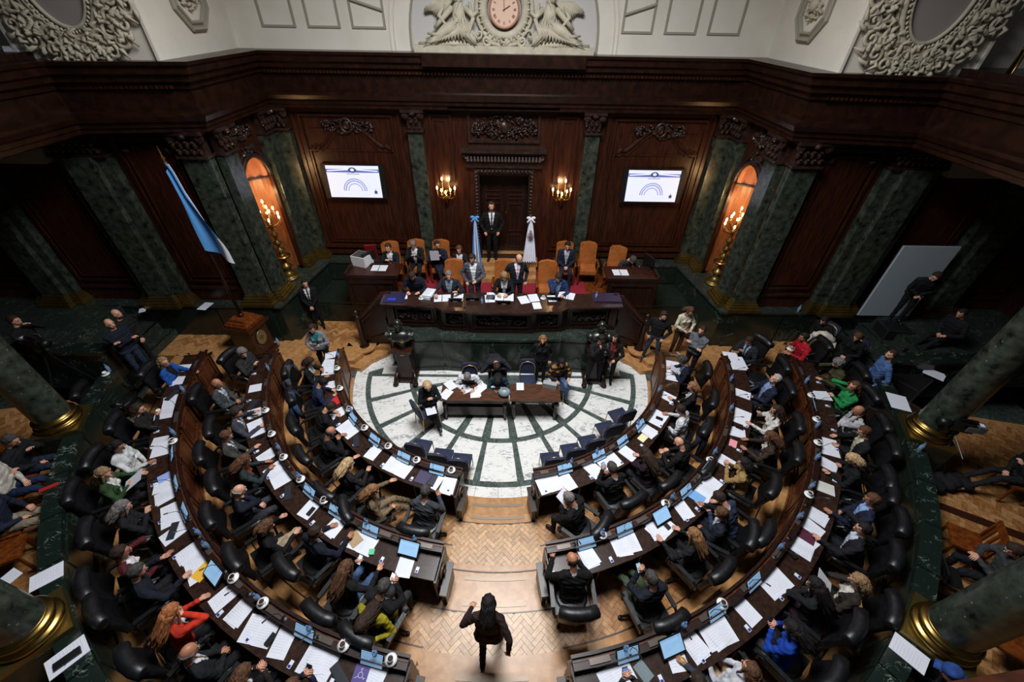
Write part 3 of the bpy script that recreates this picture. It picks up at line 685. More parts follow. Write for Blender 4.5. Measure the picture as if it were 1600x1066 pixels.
part('carved_beading', b, CARVE, wb, smooth=True)
b = MB().box((XS, .16, 4.99), (2.3, .32, .06)).box((XS, .12, 4.80), (2.15, .2, .05)).box((XS, .06, 4.66), (2.2, .12, .20)).box((XS, .2, 5.05), (2.36, .4, .05))
part('door_cornice', b, CARVE, wb)
b = MB()
for i in range(22): b.box((XS-1.0+i*.0955, .17, 4.88), (.05, .24, .14), rx=-.35)
for s in (-1, 1): spiral(b, (XS+s*1.06, 4.89), .07, 1.2, .025, y=.22, flip=s)
part('door_cornice_ribs', b, mat('greyed_carved_wood', (96,84,84), .35), wb)
part('overdoor_frame', ring_frame(XS-.98, XS+.98, 5.22, 6.0, .06, .08), CARVE, wb)
part('overdoor_relief', leafy(MB().ell((XS, .05, 5.6), (.16, .07, .15), 14, 10), XS, 5.6, 1.75, .66, seed=12, n=210, y=.05), CARVE, wb, smooth=True)

# front of the long desk
pf = mir([(-3.12, 9.45), (-2.95, 9.05), (-1.78, 9.00), (-1.62, 8.88), (-.92, 8.84), (-.8, 8.78)])
dd = MB().sweep([(0, 1.2), (0, 2.0), (.06, 2.0), (.06, 1.2)], pf[::1]).obj('president_desk', WOOD2); tag(dd, 'long dark carved wooden desk on the dais, bowed to the front', 'desk')
MB().sweep([(-.03, 1.2), (-.03, 1.32), (.02, 1.32), (.02, 1.2)], pf).obj('base_moulding', WOOD2, dd)
MB().sweep([(-.05, 1.90), (-.05, 1.98), (.02, 1.98), (.02, 1.90)], pf).obj('top_moulding', WOOD2, dd)
top = mir([(-3.22, 9.5), (-3.2, 8.88), (-1.76, 8.80), (-1.55, 8.64), (-.92, 8.60), (-.75, 8.55)])
MB().prism(top, 1.99, 2.05).obj('desktop', mat('polished_dark_top', (38,24,20), .22, kind='wood', color2=(56,36,30), scale=3, stretch=(4,9,1)), dd)
for i in range(len(pf)-1):
    (x0, y0), (x1, y1) = pf[i], pf[i+1]; L = math.hypot(x1-x0, y1-y0)
    if L < .35: continue
    m = frameM((x1, y1), (x0, y0)); n = 3 if L > 1.5 else 1
    n = 1
    put('front_panel', ring_frame(.07, L-.07, 1.40, 1.86, .05, .035).mesh('front_panel', WOOD2), dd, mw=m)
    put('carved_panel', leafy(MB().box((L/2, .0, 1.63), (L-.24, .01, .36)), L/2, 1.63, L-.3, .3, seed=i, n=int(50*L), y=.01, d=.035).mesh('carved_panel', CARVE, smooth=True), dd, mw=m)
for s in (-1, 1): MB().box((s*3.0, 9.2, 1.6), (.2, .5, .8)).obj('end_pier', WOOD2, dd)
# clerks' desks on both sides
for s, nm in ((-1, 'left'), (1, 'right')):
    c = empty('clerk_desk', (s*3.68, 10.7, 0), label='dark wooden box-shaped desk at the %s end of the dais' % nm, cat='desk')
    b = MB().box((0, -.76, 1.22), (1.42, .06, 2.0)).box((s*.70, -.02, 1.22), (.06, 1.5, 2.0)); b.obj('body', WOOD2, c)
    MB().box((0, -.36, 2.20), (1.46, .84, .05)).obj('desktop', WOOD, c)
    MB().box((0, -.77, 2.26), (1.5, .07, .1)).box((s*.72, -.02, 2.26), (.07, 1.56, .1)).obj('rim', WOOD2, c)
    for z0, z1 in ((1.35, 2.1), (.35, 1.2)):
        for x0, x1 in ((-.64, .64),):
            ob = ring_frame(x0, x1, z0, z1, .05, .03); ob.v = [(x, -.79-y, z) for x, y, z in ob.v]; ob.obj('panel', WOOD2, c)
    # banister wall and newel post of the stair at this end
    poly = [(s*4.15, .1), (s*3.1, .1), (s*3.1, 2.05), (s*3.25, 2.03), (s*4.15, 1.12)]
    b = MB(); n = len(poly); vs_ = [(x, 9.38, z) for x, z in poly]+[(x, 9.46, z) for x, z in poly]
    b.add(vs_, [tuple(range(n)), tuple(range(2*n-1, n-1, -1))]+[(i, (i+1) % n, n+(i+1) % n, n+i) for i in range(n)])
    bw = b.obj('wall_banister_'+nm, WOOD2, kind='structure')
    MB().tube([(s*3.05, 9.42, 2.07), (s*3.3, 9.42, 2.03), (s*4.1, 9.42, 1.16)], .05, 8).obj('handrail', WOOD, bw)
    b = MB(); v4 = [(s*3.25, 9.36, .75), (s*3.25, 9.36, 1.85), (s*4.0, 9.36, 1.12), (s*4.0, 9.36, .45)]
    MB().tube(v4, .022, 6, closed=True).obj('panel_moulding', WOOD, bw)
    pp = empty('newel_post', (s*4.08, 9.28, Z1), label='turned dark wooden newel post at the foot of the %s dais stair' % nm, cat='post')
    MB().lathe([(.17,-.14),(.17,-.02),(.16,0),(.12,.04),(.10,.08),(.085,.14),(.075,.5),(.065,.95),(.085,.97),(.085,1.02),(.06,1.04),(.06,1.1)], 20).obj('shaft', WOOD2, pp, smooth=True)
    MB().lathe([(0,1.08),(.04,1.09),(.075,1.14),(.08,1.19),(.06,1.25),(.02,1.28),(0,1.285)], 16).obj('ball', WOOD2, pp, smooth=True)
    MB().lathe([(0,-.02),(.34,-.02),(.34,.015),(0,.015)], 24).obj('foot', PARQB, pp)
    for k in range(6): MB().box((s*(3.95-.14*k), 9.7, Z1+.08+.16*k), (.16, .5, .16)).obj('stair_tread', WOODG, bw)
# bronze busts on pedestals
for s, x, y in ((-1, -2.62, 8.22), (1, 2.56, 8.25)):
    nm = ('left', 'uniformed man with epaulettes') if s < 0 else ('right', 'bald-headed man in a coat')
    pd = empty('bust_pedestal', (x, y, 0), label='dark wooden pedestal with scroll feet under the %s bust' % nm[0], cat='pedestal')
    MB().box((0, .05, .55), (.40, .36, 1.0), taper=.86).obj('shaft', WOOD2, pd)
    MB().box((0, .05, 1.08), (.52, .46, .07)).box((0, .05, 1.02), (.44, .40, .06)).obj('top', WOOD, pd)
    MB().box((0, .05, .05), (.56, .5, .1)).obj('foot', WOOD2, pd)
    b = MB()
    for e in (-1, 1):
        b = MB().tube([(e*.22, -.10, .34), (e*.26, -.2, .2), (e*.27, -.3, .06)], [.05, .06, .07], 8); b.ell((e*.27, -.3, .06), (.08, .08, .06), 10, 6)
        b.obj('scroll_foot', WOOD2, pd, smooth=True)
    MB().box((0, -.135, .98), (.10, .01, .05)).obj('plate', BRASS, pd)
    bu = MB(); bu.ell((0, .05, .36), (.29, .18, .20), 20, 12); bu.ell((-.24, .05, .40), (.12, .14, .12), 14, 8); bu.ell((.24, .05, .40), (.12, .14, .12), 14, 8)
    bu.lathe([(.12,0),(.14,.02),(.10,.06),(.13,.16),(.16,.26)], 16, c=(0, .05, 0)); bu.tube([(0,.05,.5),(0,.03,.66)], [.085,.075], 12)
    bu.ell((0, .02, .76), (.105, .125, .145), 18, 14); bu.ell((0, -.10, .745), (.022, .04, .035), 8, 6); bu.ell((0, -.02, .68), (.075, .09, .07), 12, 8)
    for e in (-1, 1): bu.ell((e*.105, .03, .76), (.02, .03, .04), 8, 6); bu.ell((e*.04, -.095, .79), (.03, .02, .012), 8, 5)
    o = bu.obj('bust', BRONZE, smooth=True); o.location = (x, y, 1.115); tag(o, 'dark bronze bust of a %s, %s of the marble floor' % (nm[1], nm[0]), 'bust')
    if s < 0:
        MB().lathe([(0,0),(.05,0),(.055,.012),(0,.02)], 14, T=Matrix.Translation((.07, -.135, .33)) @ Matrix.Rotation(PI/2, 4, 'X')).obj('medal', mat('old_gold', (150,136,84), .4, .8), o)
        for e in (-1, 1): MB().box((e*.3, .0, .47), (.12, .1, .04)).obj('epaulette', mat('silver_bronze', (150,152,146), .4, .8), o)
    else:
        for e in (-1, 1): MB().box((e*.08, -.11, .42), (.05, .03, .22), ry=e*.3).obj('lapel', BRONZE, o)

# ------------------------------------------------------------------ three curved rows of desks
A0 = {1: 9.6, 2: 8.4, 3: 8.4}; A1 = {1: 83, 2: 81.5, 3: 81}; DEP = {1: .52, 2: .54, 3: .55}
TOPM = mat('desk_top_wood', (36,22,17), .27, kind='wood', color2=(58,38,30), scale=3, stretch=(5,5,1), spec=.5)
FRONT = mat('desk_front_wood', (58,27,14), .34, kind='wood', color2=(96,50,28), scale=2.5, stretch=(6,6,.6), spec=.4)
NMR = {1: 'inner', 2: 'middle', 3: 'outer'}
DESKZ = {}
for row in (1, 2, 3):
    zf = (Z1, Z2, Z3)[row-1]; r0 = RR[row]; zt = zf+.76; zl = zf+.88; DESKZ[row] = (zt, zl); dp = DEP[row]
    zb = 0 if row == 1 else zf-.02
    for s, nm in ((-1, 'left'), (1, 'right')):
        a0, a1 = A0[row], A1[row]
        A = MB().arc(r0+.03, r0+.07, zb, zl-.02, s*a0, s*a1).obj('curved_desk', FRONT); tag(A, '%s curved row of dark wooden desks on the %s of the aisle' % (NMR[row], nm), 'desk')
        MB().arc(r0+.15, r0+dp, zt-.035, zt, s*a0, s*a1).obj('desktop', TOPM, A)
        MB().arc(r0-.01, r0+.03, zl-.02, zl+.02, s*(a0-.1), s*a1).obj('ledge_rail', WOOD2, A)
        MB().arc(r0+.03, r0+.15, zl-.05, zl-.03, s*a0, s*a1).obj('ledge', WOOD2, A)
        MB().arc(r0+.145, r0+.16, zt-.02, zl, s*a0, s*a1).obj('ledge_riser', WOOD2, A)
        MB().arc(r0-.02, r0+.03, zb, zb+.14 if row > 1 else .1, s*a0, s*a1).obj('skirting', FRONT, A)
        step = {1: 10.3, 2: 7.6, 3: 6.6}[row]; n = round((a1-a0)/step); st = (a1-a0)/n
        for i in range(n):
            b0, b1 = a0+i*st+.5, a0+(i+1)*st-.5; z0, z1 = zb+.2, zl-.1
            b = MB(); w = math.degrees(.05/r0)
            b.arc(r0+.0, r0+.03, z0, z0+.05, s*b0, s*b1, 4); b.arc(r0, r0+.03, z1-.05, z1, s*b0, s*b1, 4); b.arc(r0, r0+.03, z0, z1, s*b0, s*(b0+w), 1); b.arc(r0, r0+.03, z0, z1, s*(b1-w), s*b1, 1)
            b.obj('front_panel', FRONT, A)
            MB().arc(r0+.01, r0+.03, z0+.12, z1-.12, s*(b0+2*w), s*(b1-2*w), 4).obj('raised_panel', FRONT, A)
            # divider pier and box of switches and sockets on the ledge
            MB().arc(r0+.06, r0+.13, zl-.035, zl-.01, s*(b0+1.2), s*(b0+3.4), 2).obj('socket_box', mat('bronze_grey_plate', (96,88,82), .35, .6), A)
            MB().arc(r0+.15, r0+dp-.02, zf+.02, zt-.03, s*(b0-.62), s*(b0-.38), 1).obj('divider', WOOD2, A)
        # end panel towards the aisle with carved scrolls and the dark handrail post
        for e, ae in ((0, a0), (1, a1)):
            x, y = P(s*ae, r0+dp/2+.02); m = Matrix.Translation((x, y, 0)) @ Matrix.Rotation(R(s*ae)+(PI/2 if s > 0 else -PI/2), 4, 'Z')
            # local +y looks away from the desk end
            if e == 1: m = Matrix.Translation((x, y, 0)) @ Matrix.Rotation(R(s*ae)+(-PI/2 if s > 0 else PI/2), 4, 'Z')
            put('end_panel', MB().box((0, 0, (zb+zt)/2), (dp+.02, .04, zt-zb)).mesh('end_panel', WOOD2), A, mw=m)
            if e == 0:
                b = MB(); zz = zf
                for (cx_, cz_, rr2, fl_) in ((0, zz+.55, .13, 1), (.08, zz+.35, .10, -1), (-.08, zz+.3, .1, 1), (0, zz+.15, .09, -1)): spiral(b, (cx_, cz_), rr2, 1.2, .022, y=.03, flip=fl_)
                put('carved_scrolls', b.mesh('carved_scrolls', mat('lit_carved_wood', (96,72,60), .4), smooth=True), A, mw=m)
        x, y = P(s*(a0-1.0), r0+.36)
        t = P(s*(a0-1.0), r0+.2); u = P(s*(a0-1.0), r0+.62)
        rl = MB().box((0, 0, .38), (.07, .46, .76)).box((0, 0, .79), (.11, .52, .05))
        put('stair_cheek', rl.mesh('stair_cheek', WOOD2), A, loc=(x, y, zf-.38), rz=R(s*(a0-1.0)))
# table in the middle of the marble floor
def leg_prof(h): return [(.03,0),(.035,.03),(.025,.06),(.03,.12),(.05,.22),(.055,.3),(.04,.36),(.05,.4),(.035,.44),(.045,h-.12),(.055,h-.1),(.055,h)]
tb = empty('writing_table', (-.62, 6.98, 0), label='long dark wooden writing table with turned legs, under the papers', cat='table')
MB().box((0, 0, .76), (1.66, .58, .04)).obj('tabletop', mat('table_wood', (66,40,28), .28, kind='wood', color2=(92,60,44), scale=3, stretch=(1.5,9,1)), tb)
MB().box((0, 0, .67), (1.54, .48, .12)).obj('apron', WOOD2, tb); MB().box((0, -.05, .3), (1.4, .3, .3)).obj('lower_panel', WOOD2, tb)
for x in (-.74, .74):
    for y in (-.22, .22): MB().lathe(leg_prof(.62), 12, c=(x, y, 0)).obj('leg', WOOD2, tb, smooth=True)
t2 = empty('side_table', (.85, 6.98, 0), label='shorter dark wooden table with turned legs, joined on at the right', cat='table')
MB().box((0, 0, .76), (1.24, .56, .04)).obj('tabletop', MATS['table_wood'], t2); MB().box((0, 0, .68), (1.1, .44, .1)).obj('apron', WOOD2, t2)
for x in (-.52, .52):
    for y in (-.2, .2): MB().lathe(leg_prof(.64), 12, c=(x, y, 0)).obj('leg', WOOD2, t2, smooth=True)
bg = MB(); bg.ell((0, 0, .1), (.15, .13, .11), 16, 10); bg.tube([(-.05, 0, .2), (0, 0, .24), (.05, 0, .2)], .014, 6); bgo = bg.obj('grey_bag', mat('grey_blue_vinyl', (128,144,150), .4), smooth=True); bgo.location = (*(0.10, 6.88), .78)
tag(bgo, 'rounded grey-blue bag at the joint of the two tables', 'bag')
bx_ = MB().box((0,0,.07), (.34, .13, .14)).obj('grey_case', mat('grey_case', (150,156,156), .45)); bx_.location = (*(1.23, 7.17), .78); bx_.rotation_euler = (0,0,-.25); tag(bx_, 'oblong light grey case on the shorter table', 'box')

# ------------------------------------------------------------------ CHAIRS
def make_chair():
    r = empty('swivel_chair', (0,0,0))
    b = MB(); b.box((0, .02, .445), (.50, .50, .10)); b.ell((0, .02, .49), (.25, .26, .045), 16, 6); b.obj('seat', LEATH, r, smooth=False)
    b = MB(); n = 8
    for i in range(n):
        z0, z1 = .52+.44*i/n, .52+.44*(i+1)/n; w0 = .46; y0 = -.24-.06*(i/n)**1.5*1.5; y1 = -.24-.06*((i+1)/n)**1.5*1.5
        b.add([(-w0/2, y0, z0), (0, y0-.05, z0), (w0/2, y0, z0), (w0/2, y0-.09, z0), (0, y0-.14, z0), (-w0/2, y0-.09, z0), (-w0/2, y1, z1), (0, y1-.05, z1), (w0/2, y1, z1), (w0/2, y1-.09, z1), (0, y1-.14, z1), (-w0/2, y1-.09, z1)],
              [(0,1,7,6),(1,2,8,7),(2,3,9,8),(3,4,10,9),(4,5,11,10),(5,0,6,11)])
    b.obj('backrest', LEATH, r, smooth=True)
    b = MB().tube([(-.265, -.345, 1.01), (-.25, -.35, 1.01), (-.13, -.385, 1.015), (0, -.395, 1.02), (.13, -.385, 1.015), (.25, -.35, 1.01), (.265, -.345, 1.01)], [.06, .082, .088, .09, .088, .082, .06], 12); b.obj('head_roll', LEATH, r, smooth=True)
    for s in (-1, 1):
        b = MB().tube([(s*.27, -.26, .50), (s*.295, -.26, .64), (s*.30, -.2, .68), (s*.30, .16, .68), (s*.295, .22, .64), (s*.27, .2, .46)], .022, 6); b.box((s*.30, -.02, .695), (.06, .36, .03)); b.obj('armrest', LEATH, r)
    b = MB().lathe([(.03,.10),(.03,.40),(.07,.40),(.07,.42)], 10)
    for k in range(5):
        a = R(90+72*k); b.tube([(0,0,.12), (.3*math.cos(a), .3*math.sin(a), .075)], [.028, .02], 6); b.lathe([(0,0),(.025,0),(.03,.03),(.025,.06),(0,.06)], 8, c=(.3*math.cos(a), .3*math.sin(a), 0))
    b.obj('star_base', BLK, r, smooth=True)
    return r
CH = make_chair(); protos(CH); used = {'CH': False}
def clone(key, root, loc, rz, label, cat, group=None, scale=None):
    if not used.get(key): used[key] = True; o = root
    else: o = copy_tree(root)
    o.location = loc; o.rotation_euler = (0, 0, rz); tag(o, label, cat, group)
    if scale: o.scale = (scale,)*3
    return o
def make_tan():
    r = empty('leather_armchair', (0,0,0))
    MB().box((0, .03, .46), (.52, .50, .12)).obj('seat', TAN, r)
    b = MB(); pts = [(-.27,.50),(.27,.50),(.27,1.16),(.2,1.21),(0,1.25),(-.2,1.21),(-.27,1.16)]
    vs_ = [(x, -.22-.12*(z-.5), z) for x, z in pts]+[(x, -.33-.12*(z-.5), z) for x, z in pts]; n = len(pts)
    b.add(vs_, [tuple(range(n)), tuple(range(2*n-1, n-1, -1))]+[(i, (i+1) % n, n+(i+1) % n, n+i) for i in range(n)]); b.obj('backrest', TAN, r)
    for s in (-1, 1):
        MB().tube([(s*.31, -.26, .7), (s*.32, -.1, .72), (s*.32, .2, .70), (s*.31, .26, .66)], [.028,.035,.035,.045], 8).obj('armrest', WOODG, r, smooth=True)
        MB().lathe([(.03,0),(.035,.1),(.02,.15),(.035,.3),(.03,.42),(.022,.5),(.035,.6),(.025,.68)], 8, c=(s*.29, .23, 0)).obj('leg', WOODG, r, smooth=True)
        MB().lathe([(.03,0),(.03,.45),(.025,.7)], 8, c=(s*.29, -.25, 0)).obj('leg', WOODG, r, smooth=True)
    MB().box((0, 0, .38), (.58, .5, .06)).obj('seat_rail', WOODG, r)
    return r
TC = make_tan(); protos(TC)
def make_blue():
    r = empty('banquet_chair', (0,0,0))
    b = MB(); b.box((0, .0, .455), (.42, .38, .05)); b.ell((0,.0,.475), (.215,.195,.04), 16, 6); b.obj('seat', NAVYF, r)
    pts = [(-.2, -.22, .46), (-.2, -.25, .75), (-.14, -.27, .87), (0, -.275, .92), (.14, -.27, .87), (.2, -.25, .75), (.2, -.22, .46)]
    MB().tube([(x*.98, y+.03, z-.01) for x, y, z in pts], .013, 6).obj('back_frame', GOLD, r, smooth=True)
    b = MB(); q = [(-.21,.50),(.21,.50),(.21,.86),(.165,.93),(0,.95),(-.165,.93),(-.21,.86)]; n = len(q)
    b.add([(x, -.215-.05*(z-.5)/.4, z) for x, z in q]+[(x, -.275-.05*(z-.5)/.4, z) for x, z in q], [tuple(range(n)), tuple(range(2*n-1, n-1, -1))]+[(i, (i+1) % n, n+(i+1) % n, n+i) for i in range(n)]); b.obj('backrest', NAVYF, r)
    for s in (-1, 1):
        MB().tube([(s*.19, .2, .43), (s*.2, .22, 0)], .012, 6).obj('leg', GOLD, r); MB().tube([(s*.2, -.22, .46), (s*.2, -.26, 0)], .012, 6).obj('leg', GOLD, r)
    return r
BC = make_blue(); protos(BC)
TANP = [((-3.45, 11.35), .25, 'leftmost tan leather armchair in the back row of the dais, by the red folder'), ((-2.72, 11.5), .1, 'second tan leather armchair from the left at the back of the dais'), ((-1.97, 11.5), .0, 'third tan leather armchair from the left, before the green pilaster'),
        ((1.93, 11.5), 0, 'tan leather armchair under the seated young man in navy, right of the white flag'), ((2.66, 11.5), -.05, 'empty tan leather armchair at the back right of the dais'), ((3.45, 11.25), -.35, 'tan leather armchair behind the right clerk desk'),
        ((-1.42, 10.25), .0, 'tan leather armchair behind the grey-haired man at the long desk'), ((.02, 10.25), 0, 'central tan leather armchair behind the blonde woman'), ((1.3, 10.25), 0, 'tan leather armchair behind the man drinking at the long desk')]
for (x, y), a, lab in TANP: clone('TC', TC, (x, y, ZD+.012), PI+a, lab, 'chair', 'tan leather armchairs on the dais', scale=.98)
BLP = [((-1.80, 5.33), 'empty navy banquet chair at the left desks, furthest from the aisle'), ((-1.27, 5.08), 'empty navy banquet chair at the left desks, middle one of three'), ((-0.83, 4.96), 'empty navy banquet chair at the left desks, nearest the aisle'),
       ((1.17, 5.01), 'empty navy banquet chair at the right desks, nearest the aisle'), ((1.66, 5.25), 'empty navy banquet chair at the right desks, second from the aisle'), ((2.11, 5.49), 'empty navy banquet chair at the right desks, middle one of five'),
       ((2.59, 5.90), 'empty navy banquet chair at the right desks, fourth from the aisle'), ((2.99, 6.31), 'empty navy banquet chair at the right desks, furthest from the aisle')]
for (x, y), lab in BLP:
    t = .4*math.atan2(x, CY-y); clone('BC', BC, (x-math.sin(t)*.25, y+math.cos(t)*.25, 0), t, lab, 'chair', 'navy banquet chairs along the desks')
for (x, y), a, lab in (((.70, 7.72), PI, 'empty navy banquet chair behind the shorter table'), ((1.50, 7.55), PI-.3, 'banquet chair under the woman in a striped sweater'), ((-.80, 7.55), PI+.1, 'banquet chair under the man in a black vest'), ((-.05, 7.5), PI, 'banquet chair under the woman in teal at the table'), ((-1.78, 6.62), -.9+PI*.0, 'banquet chair under the blonde woman in black at the table end')):
    clone('BC', BC, (x, y, 0), a, lab, 'chair')
clone('BC', BC, (*(8.16, 7.96), Z3), PI-.6, 'banquet chair with a cream coat over its back by the green dado', 'chair')

def make_wooden():
    r = empty('wooden_chair', (0,0,0))
    MB().box((0, .0, .45), (.44, .42, .05)).obj('seat', WOODG, r)
    MB().box((0, -.21, .88), (.42, .03, .12)).obj('top_rail', WOODG, r)
    for x in (-.12, 0, .12): MB().box((x, -.21, .65), (.05, .02, .36)).obj('back_slat', WOODG, r)
    for s in (-1, 1):
        MB().box((s*.195, -.21, .47), (.035, .035, .94)).obj('leg', WOODG, r); MB().box((s*.195, .18, .22), (.035, .035, .44)).obj('leg', WOODG, r)
    return r
WC = make_wooden(); protos(WC)
# ------------------------------------------------------------------ SCREENS, LAMPS, FLAGS
TVW = mat('lit_screen_white', (216,222,246), .3, emit=.6); TVB = mat('lit_screen_blue', (96,112,180), .3, emit=.4); TVD = mat('lit_screen_dark', (70,84,128), .3, emit=.3)
for s, nm in ((-1, 'left'), (1, 'right')):
    t = empty('television', (s*4.33, YB-.16, 4.14), label='flat black wall television with a lit seating-plan slide, %s of the door' % nm, cat='television'); t.rotation_euler = (R(-6), 0, 0)
    MB().box((0, 0, 0), (1.80, .05, .95)).obj('casing', BLK, t)
    MB().box((0, -.03, 0), (1.50, .012, .87)).obj('screen', TVW, t)
    b = MB().box((0, -.038, .30), (1.50, .004, .09)); b.obj('slide_band', TVB, t)
    b = MB()
    for e in (-1, 1): b.box((e*.42, -.041, .315), (.6, .003, .035), ry=e*.06)
    b.obj('slide_ribbon', TVW, t)
    b = MB().ell((0, -.042, .32), (.11, .003, .075), 16, 6); b.obj('slide_crest', TVD, t)
    b = MB().ell((0, -.046, .325), (.055, .003, .04), 14, 6); b.obj('slide_crest_field', TVW, t)
    b = MB().box((0, -.038, .215), (.36, .004, .012)); b.obj('slide_caption', TVD, t)
    b = MB()
    for rr_i, (rad, n) in enumerate(((.33, 26), (.275, 22), (.20, 13))):
        for i in range(n):
            a = PI*(i+.5)/n; b.box((rad*math.cos(a), -.038, -.25+rad*math.sin(a)), (.026, .004, .028), ry=-(a-PI/2))
    b.obj('slide_seats', TVB, t)
    b = MB()
    for i in range(22): a = PI*(i+.5)/22; b.box((.275*math.cos(a), -.042, -.25+.275*math.sin(a)), (.010, .004, .010))
    b.obj('slide_seat_marks', TVD, t)
    b = MB().box((.58, -.038, -.285), (.085, .004, .08)).box((.58, -.038, -.23), (.02, .004, .06)); b.obj('slide_icon', TVD, t)
def flame_lamp(par, pts, name='bulb'):
    for p in pts:
        MB().lathe([(.015,0),(.032,.0),(.035,.012),(.02,.02),(.012,.03),(.012,.08),(.0,.08)], 8, c=p).obj('candle_holder', BRASS, par, smooth=True)
        MB().ell((p[0], p[1], p[2]+.125), (.024, .024, .05), 8, 6).obj(name, BULB, par, smooth=True)
for s, nm in ((-1, 'left'), (1, 'right')):
    c = empty('wall_sconce', (s*1.70, YB-.02, 3.86), label='brass wall sconce with lit candle bulbs, %s of the door' % nm, cat='lamp')
    MB().lathe([(0,0),(.09,0),(.10,.02),(.06,.04),(.05,.08),(0,.1)], 16, T=Matrix.Rotation(PI/2, 4, 'X')).obj('wall_plate', BRASS, c, smooth=True)
    MB().tube([(0,-.06,-.02),(0,-.12,-.12),(0,-.16,-.26),(0,-.12,-.36),(0,-.05,-.4)], [.03,.035,.03,.025,.01], 8).obj('stem', BRASS, c, smooth=True)
    tips = [(-.26,-.16,.02), (.26,-.16,.02), (-.12,-.26,-.02), (.14,-.25,.0), (0,-.30,-.06), (-.10,-.12,.26), (.10,-.12,.26)]
    for p in tips: MB().tube([(0,-.1,-.1), (p[0]*.5, p[1]*.7-.05, -.17), (p[0]*.95, p[1], -.12), p], .012, 6).obj('arm', BRASS, c, smooth=True)
    flame_lamp(c, tips)
    point_light('sconce_light', (s*1.70, YB-.32, 4.12), 16); 
    k = empty('standing_candelabrum', (s*6.42, 10.75, 1.70), label='tall turned brass candelabrum with many lit candle bulbs in the %s niche' % nm, cat='lamp')
    MB().lathe([(0,0),(.26,0),(.27,.04),(.22,.07),(.17,.10),(.19,.16),(.12,.22),(.09,.30),(.15,.36),(.17,.40),(.10,.46),(.06,.52),(.05,.60),(.09,.66),(.20,.70),(.21,.73),(.08,.76),(.05,.84),(.12,.90),(.13,.93),(.05,.98),(.045,1.06),(.11,1.12),(.12,1.15),(.045,1.2),(.04,1.3),(.09,1.36),(.10,1.40),(.04,1.46),(.04,1.66),(.08,1.7),(.0,1.74)], 20).obj('turned_stem', BRASSD, k, smooth=True)
    MB().lathe([(0,.70),(.21,.70),(.215,.74),(.1,.76)], 20).obj('drip_dish', BRASS, k, smooth=True)
    tips = []
    for (r_, z_, n_, o_) in ((.30, 1.78, 6, 0), (.19, 1.98, 5, .5), (0, 2.2, 1, 0)):
        for i in range(n_): a = 2*PI*(i+o_)/n_; tips.append((r_*math.cos(a), r_*math.sin(a), z_))
    for p in tips: MB().tube([(0,0,1.6), (p[0]*.6, p[1]*.6, p[2]-.16), (p[0], p[1], p[2]-.08), p], .012, 6).obj('arm', BRASS, k, smooth=True)
    flame_lamp(k, tips)
    point_light('candelabrum_light', (s*6.2, 10.75, 4.15), 30); point_light('candelabrum_light', (s*6.62, 10.75, 3.9), 12)
FB = mat('sky_blue_silk', (84,150,214), .6); FW = mat('white_silk', (226,228,236), .6); FS = mat('gold_sun', (206,160,62), .6)
def flag(name, loc, h, cols, label, pole_mat, lean=(0,0), tip=True, cloth_top=None, L=1.25, w=.34, emblem=False, ry=0):
    f = empty(name, loc, ry, label=label, cat='flag')
    MB().tube([(0,0,.04), (lean[0], lean[1], h)], .018, 8).obj('pole', pole_mat, f)
    MB().lathe([(0,0),(.14,0),(.14,.03),(.04,.06),(.02,.1),(0,.1)], 16).obj('foot', BRASS, f, smooth=True)
    MB().lathe([(.02,0),(.04,.02),(.02,.05),(.035,.08),(.012,.12),(.018,.15),(0,.24)], 8, c=(lean[0], lean[1], h)).obj('finial', BRASS, f, smooth=True)
    ct = cloth_top or h-.05; n = 26; mz = 14
    b = MB(); 
    for j in range(mz+1):
        t = j/mz; ww = .05+w*t**.85
        for i in range(n+1):
            u = i/n-.5; b.v.append((lean[0]*(1-t*.3)+u*ww*2*.55, lean[1]*(1-t*.3)-.03-.05*math.sin(i*1.5+t*2)*(.3+t)-.03*math.cos(u*6), ct-L*t-.05*abs(u)*t))
    for j in range(mz):
        for i in range(n):
            b.f.append((j*(n+1)+i, j*(n+1)+i+1, (j+1)*(n+1)+i+1, (j+1)*(n+1)+i)); b.m.append(cols[int(i*len(cols)/n)])
    b.obj('flag_cloth', [FB, FW, FS], f, smooth=True, )
    b = MB()
    for s in (-1, 1):
        b.ell((lean[0]+s*.07, -.05, ct+.01), (.07, .03, .045), 10, 6); b.tube([(lean[0], -.06, ct), (lean[0]+s*.11, -.08, ct-.12)], [.02, .035], 6)
    b.obj('bow', FB if cols[0] == 0 else FW, f, smooth=True)
    if emblem:
        e = MB()
        for k in range(3): e.tube([(.10*math.cos(a/16*2*PI)*(1-.25*k), -.115, ct-.55+.13*math.sin(a/16*2*PI)*(1-.2*k)) for a in range(16)], .006, 5, closed=True)
        e.obj('crest_ring', mat('crest_ink', (60,66,90), .6), f); MB().ell((0, -.118, ct-.52), (.05, .005, .03), 10, 5).obj('crest_red', mat('crest_red', (190,70,80), .6), f); MB().ell((0.01, -.118, ct-.60), (.055, .005, .04), 10, 5).obj('crest_grey', mat('crest_grey', (70,76,90), .6), f); MB().box((0, -.118, ct-.38), (.06, .006, .05)).obj('crest_tower', mat('crest_ochre', (150,120,80), .6), f)
    return f
flag('flag', (-.86, 11.78, ZD+.01), 2.1, [0,0,1,1,0,2,1,0,0], 'sky-blue and white flag gathered on its pole, left of the door', BRASS, cloth_top=ZD+.75, L=1.5, w=.22)
flag('flag', (.82, 11.78, ZD+.01), 2.1, [1], 'white flag with a round crest gathered on its pole, right of the door', BRASS, cloth_top=ZD+.75, L=1.45, w=.36, emblem=True)
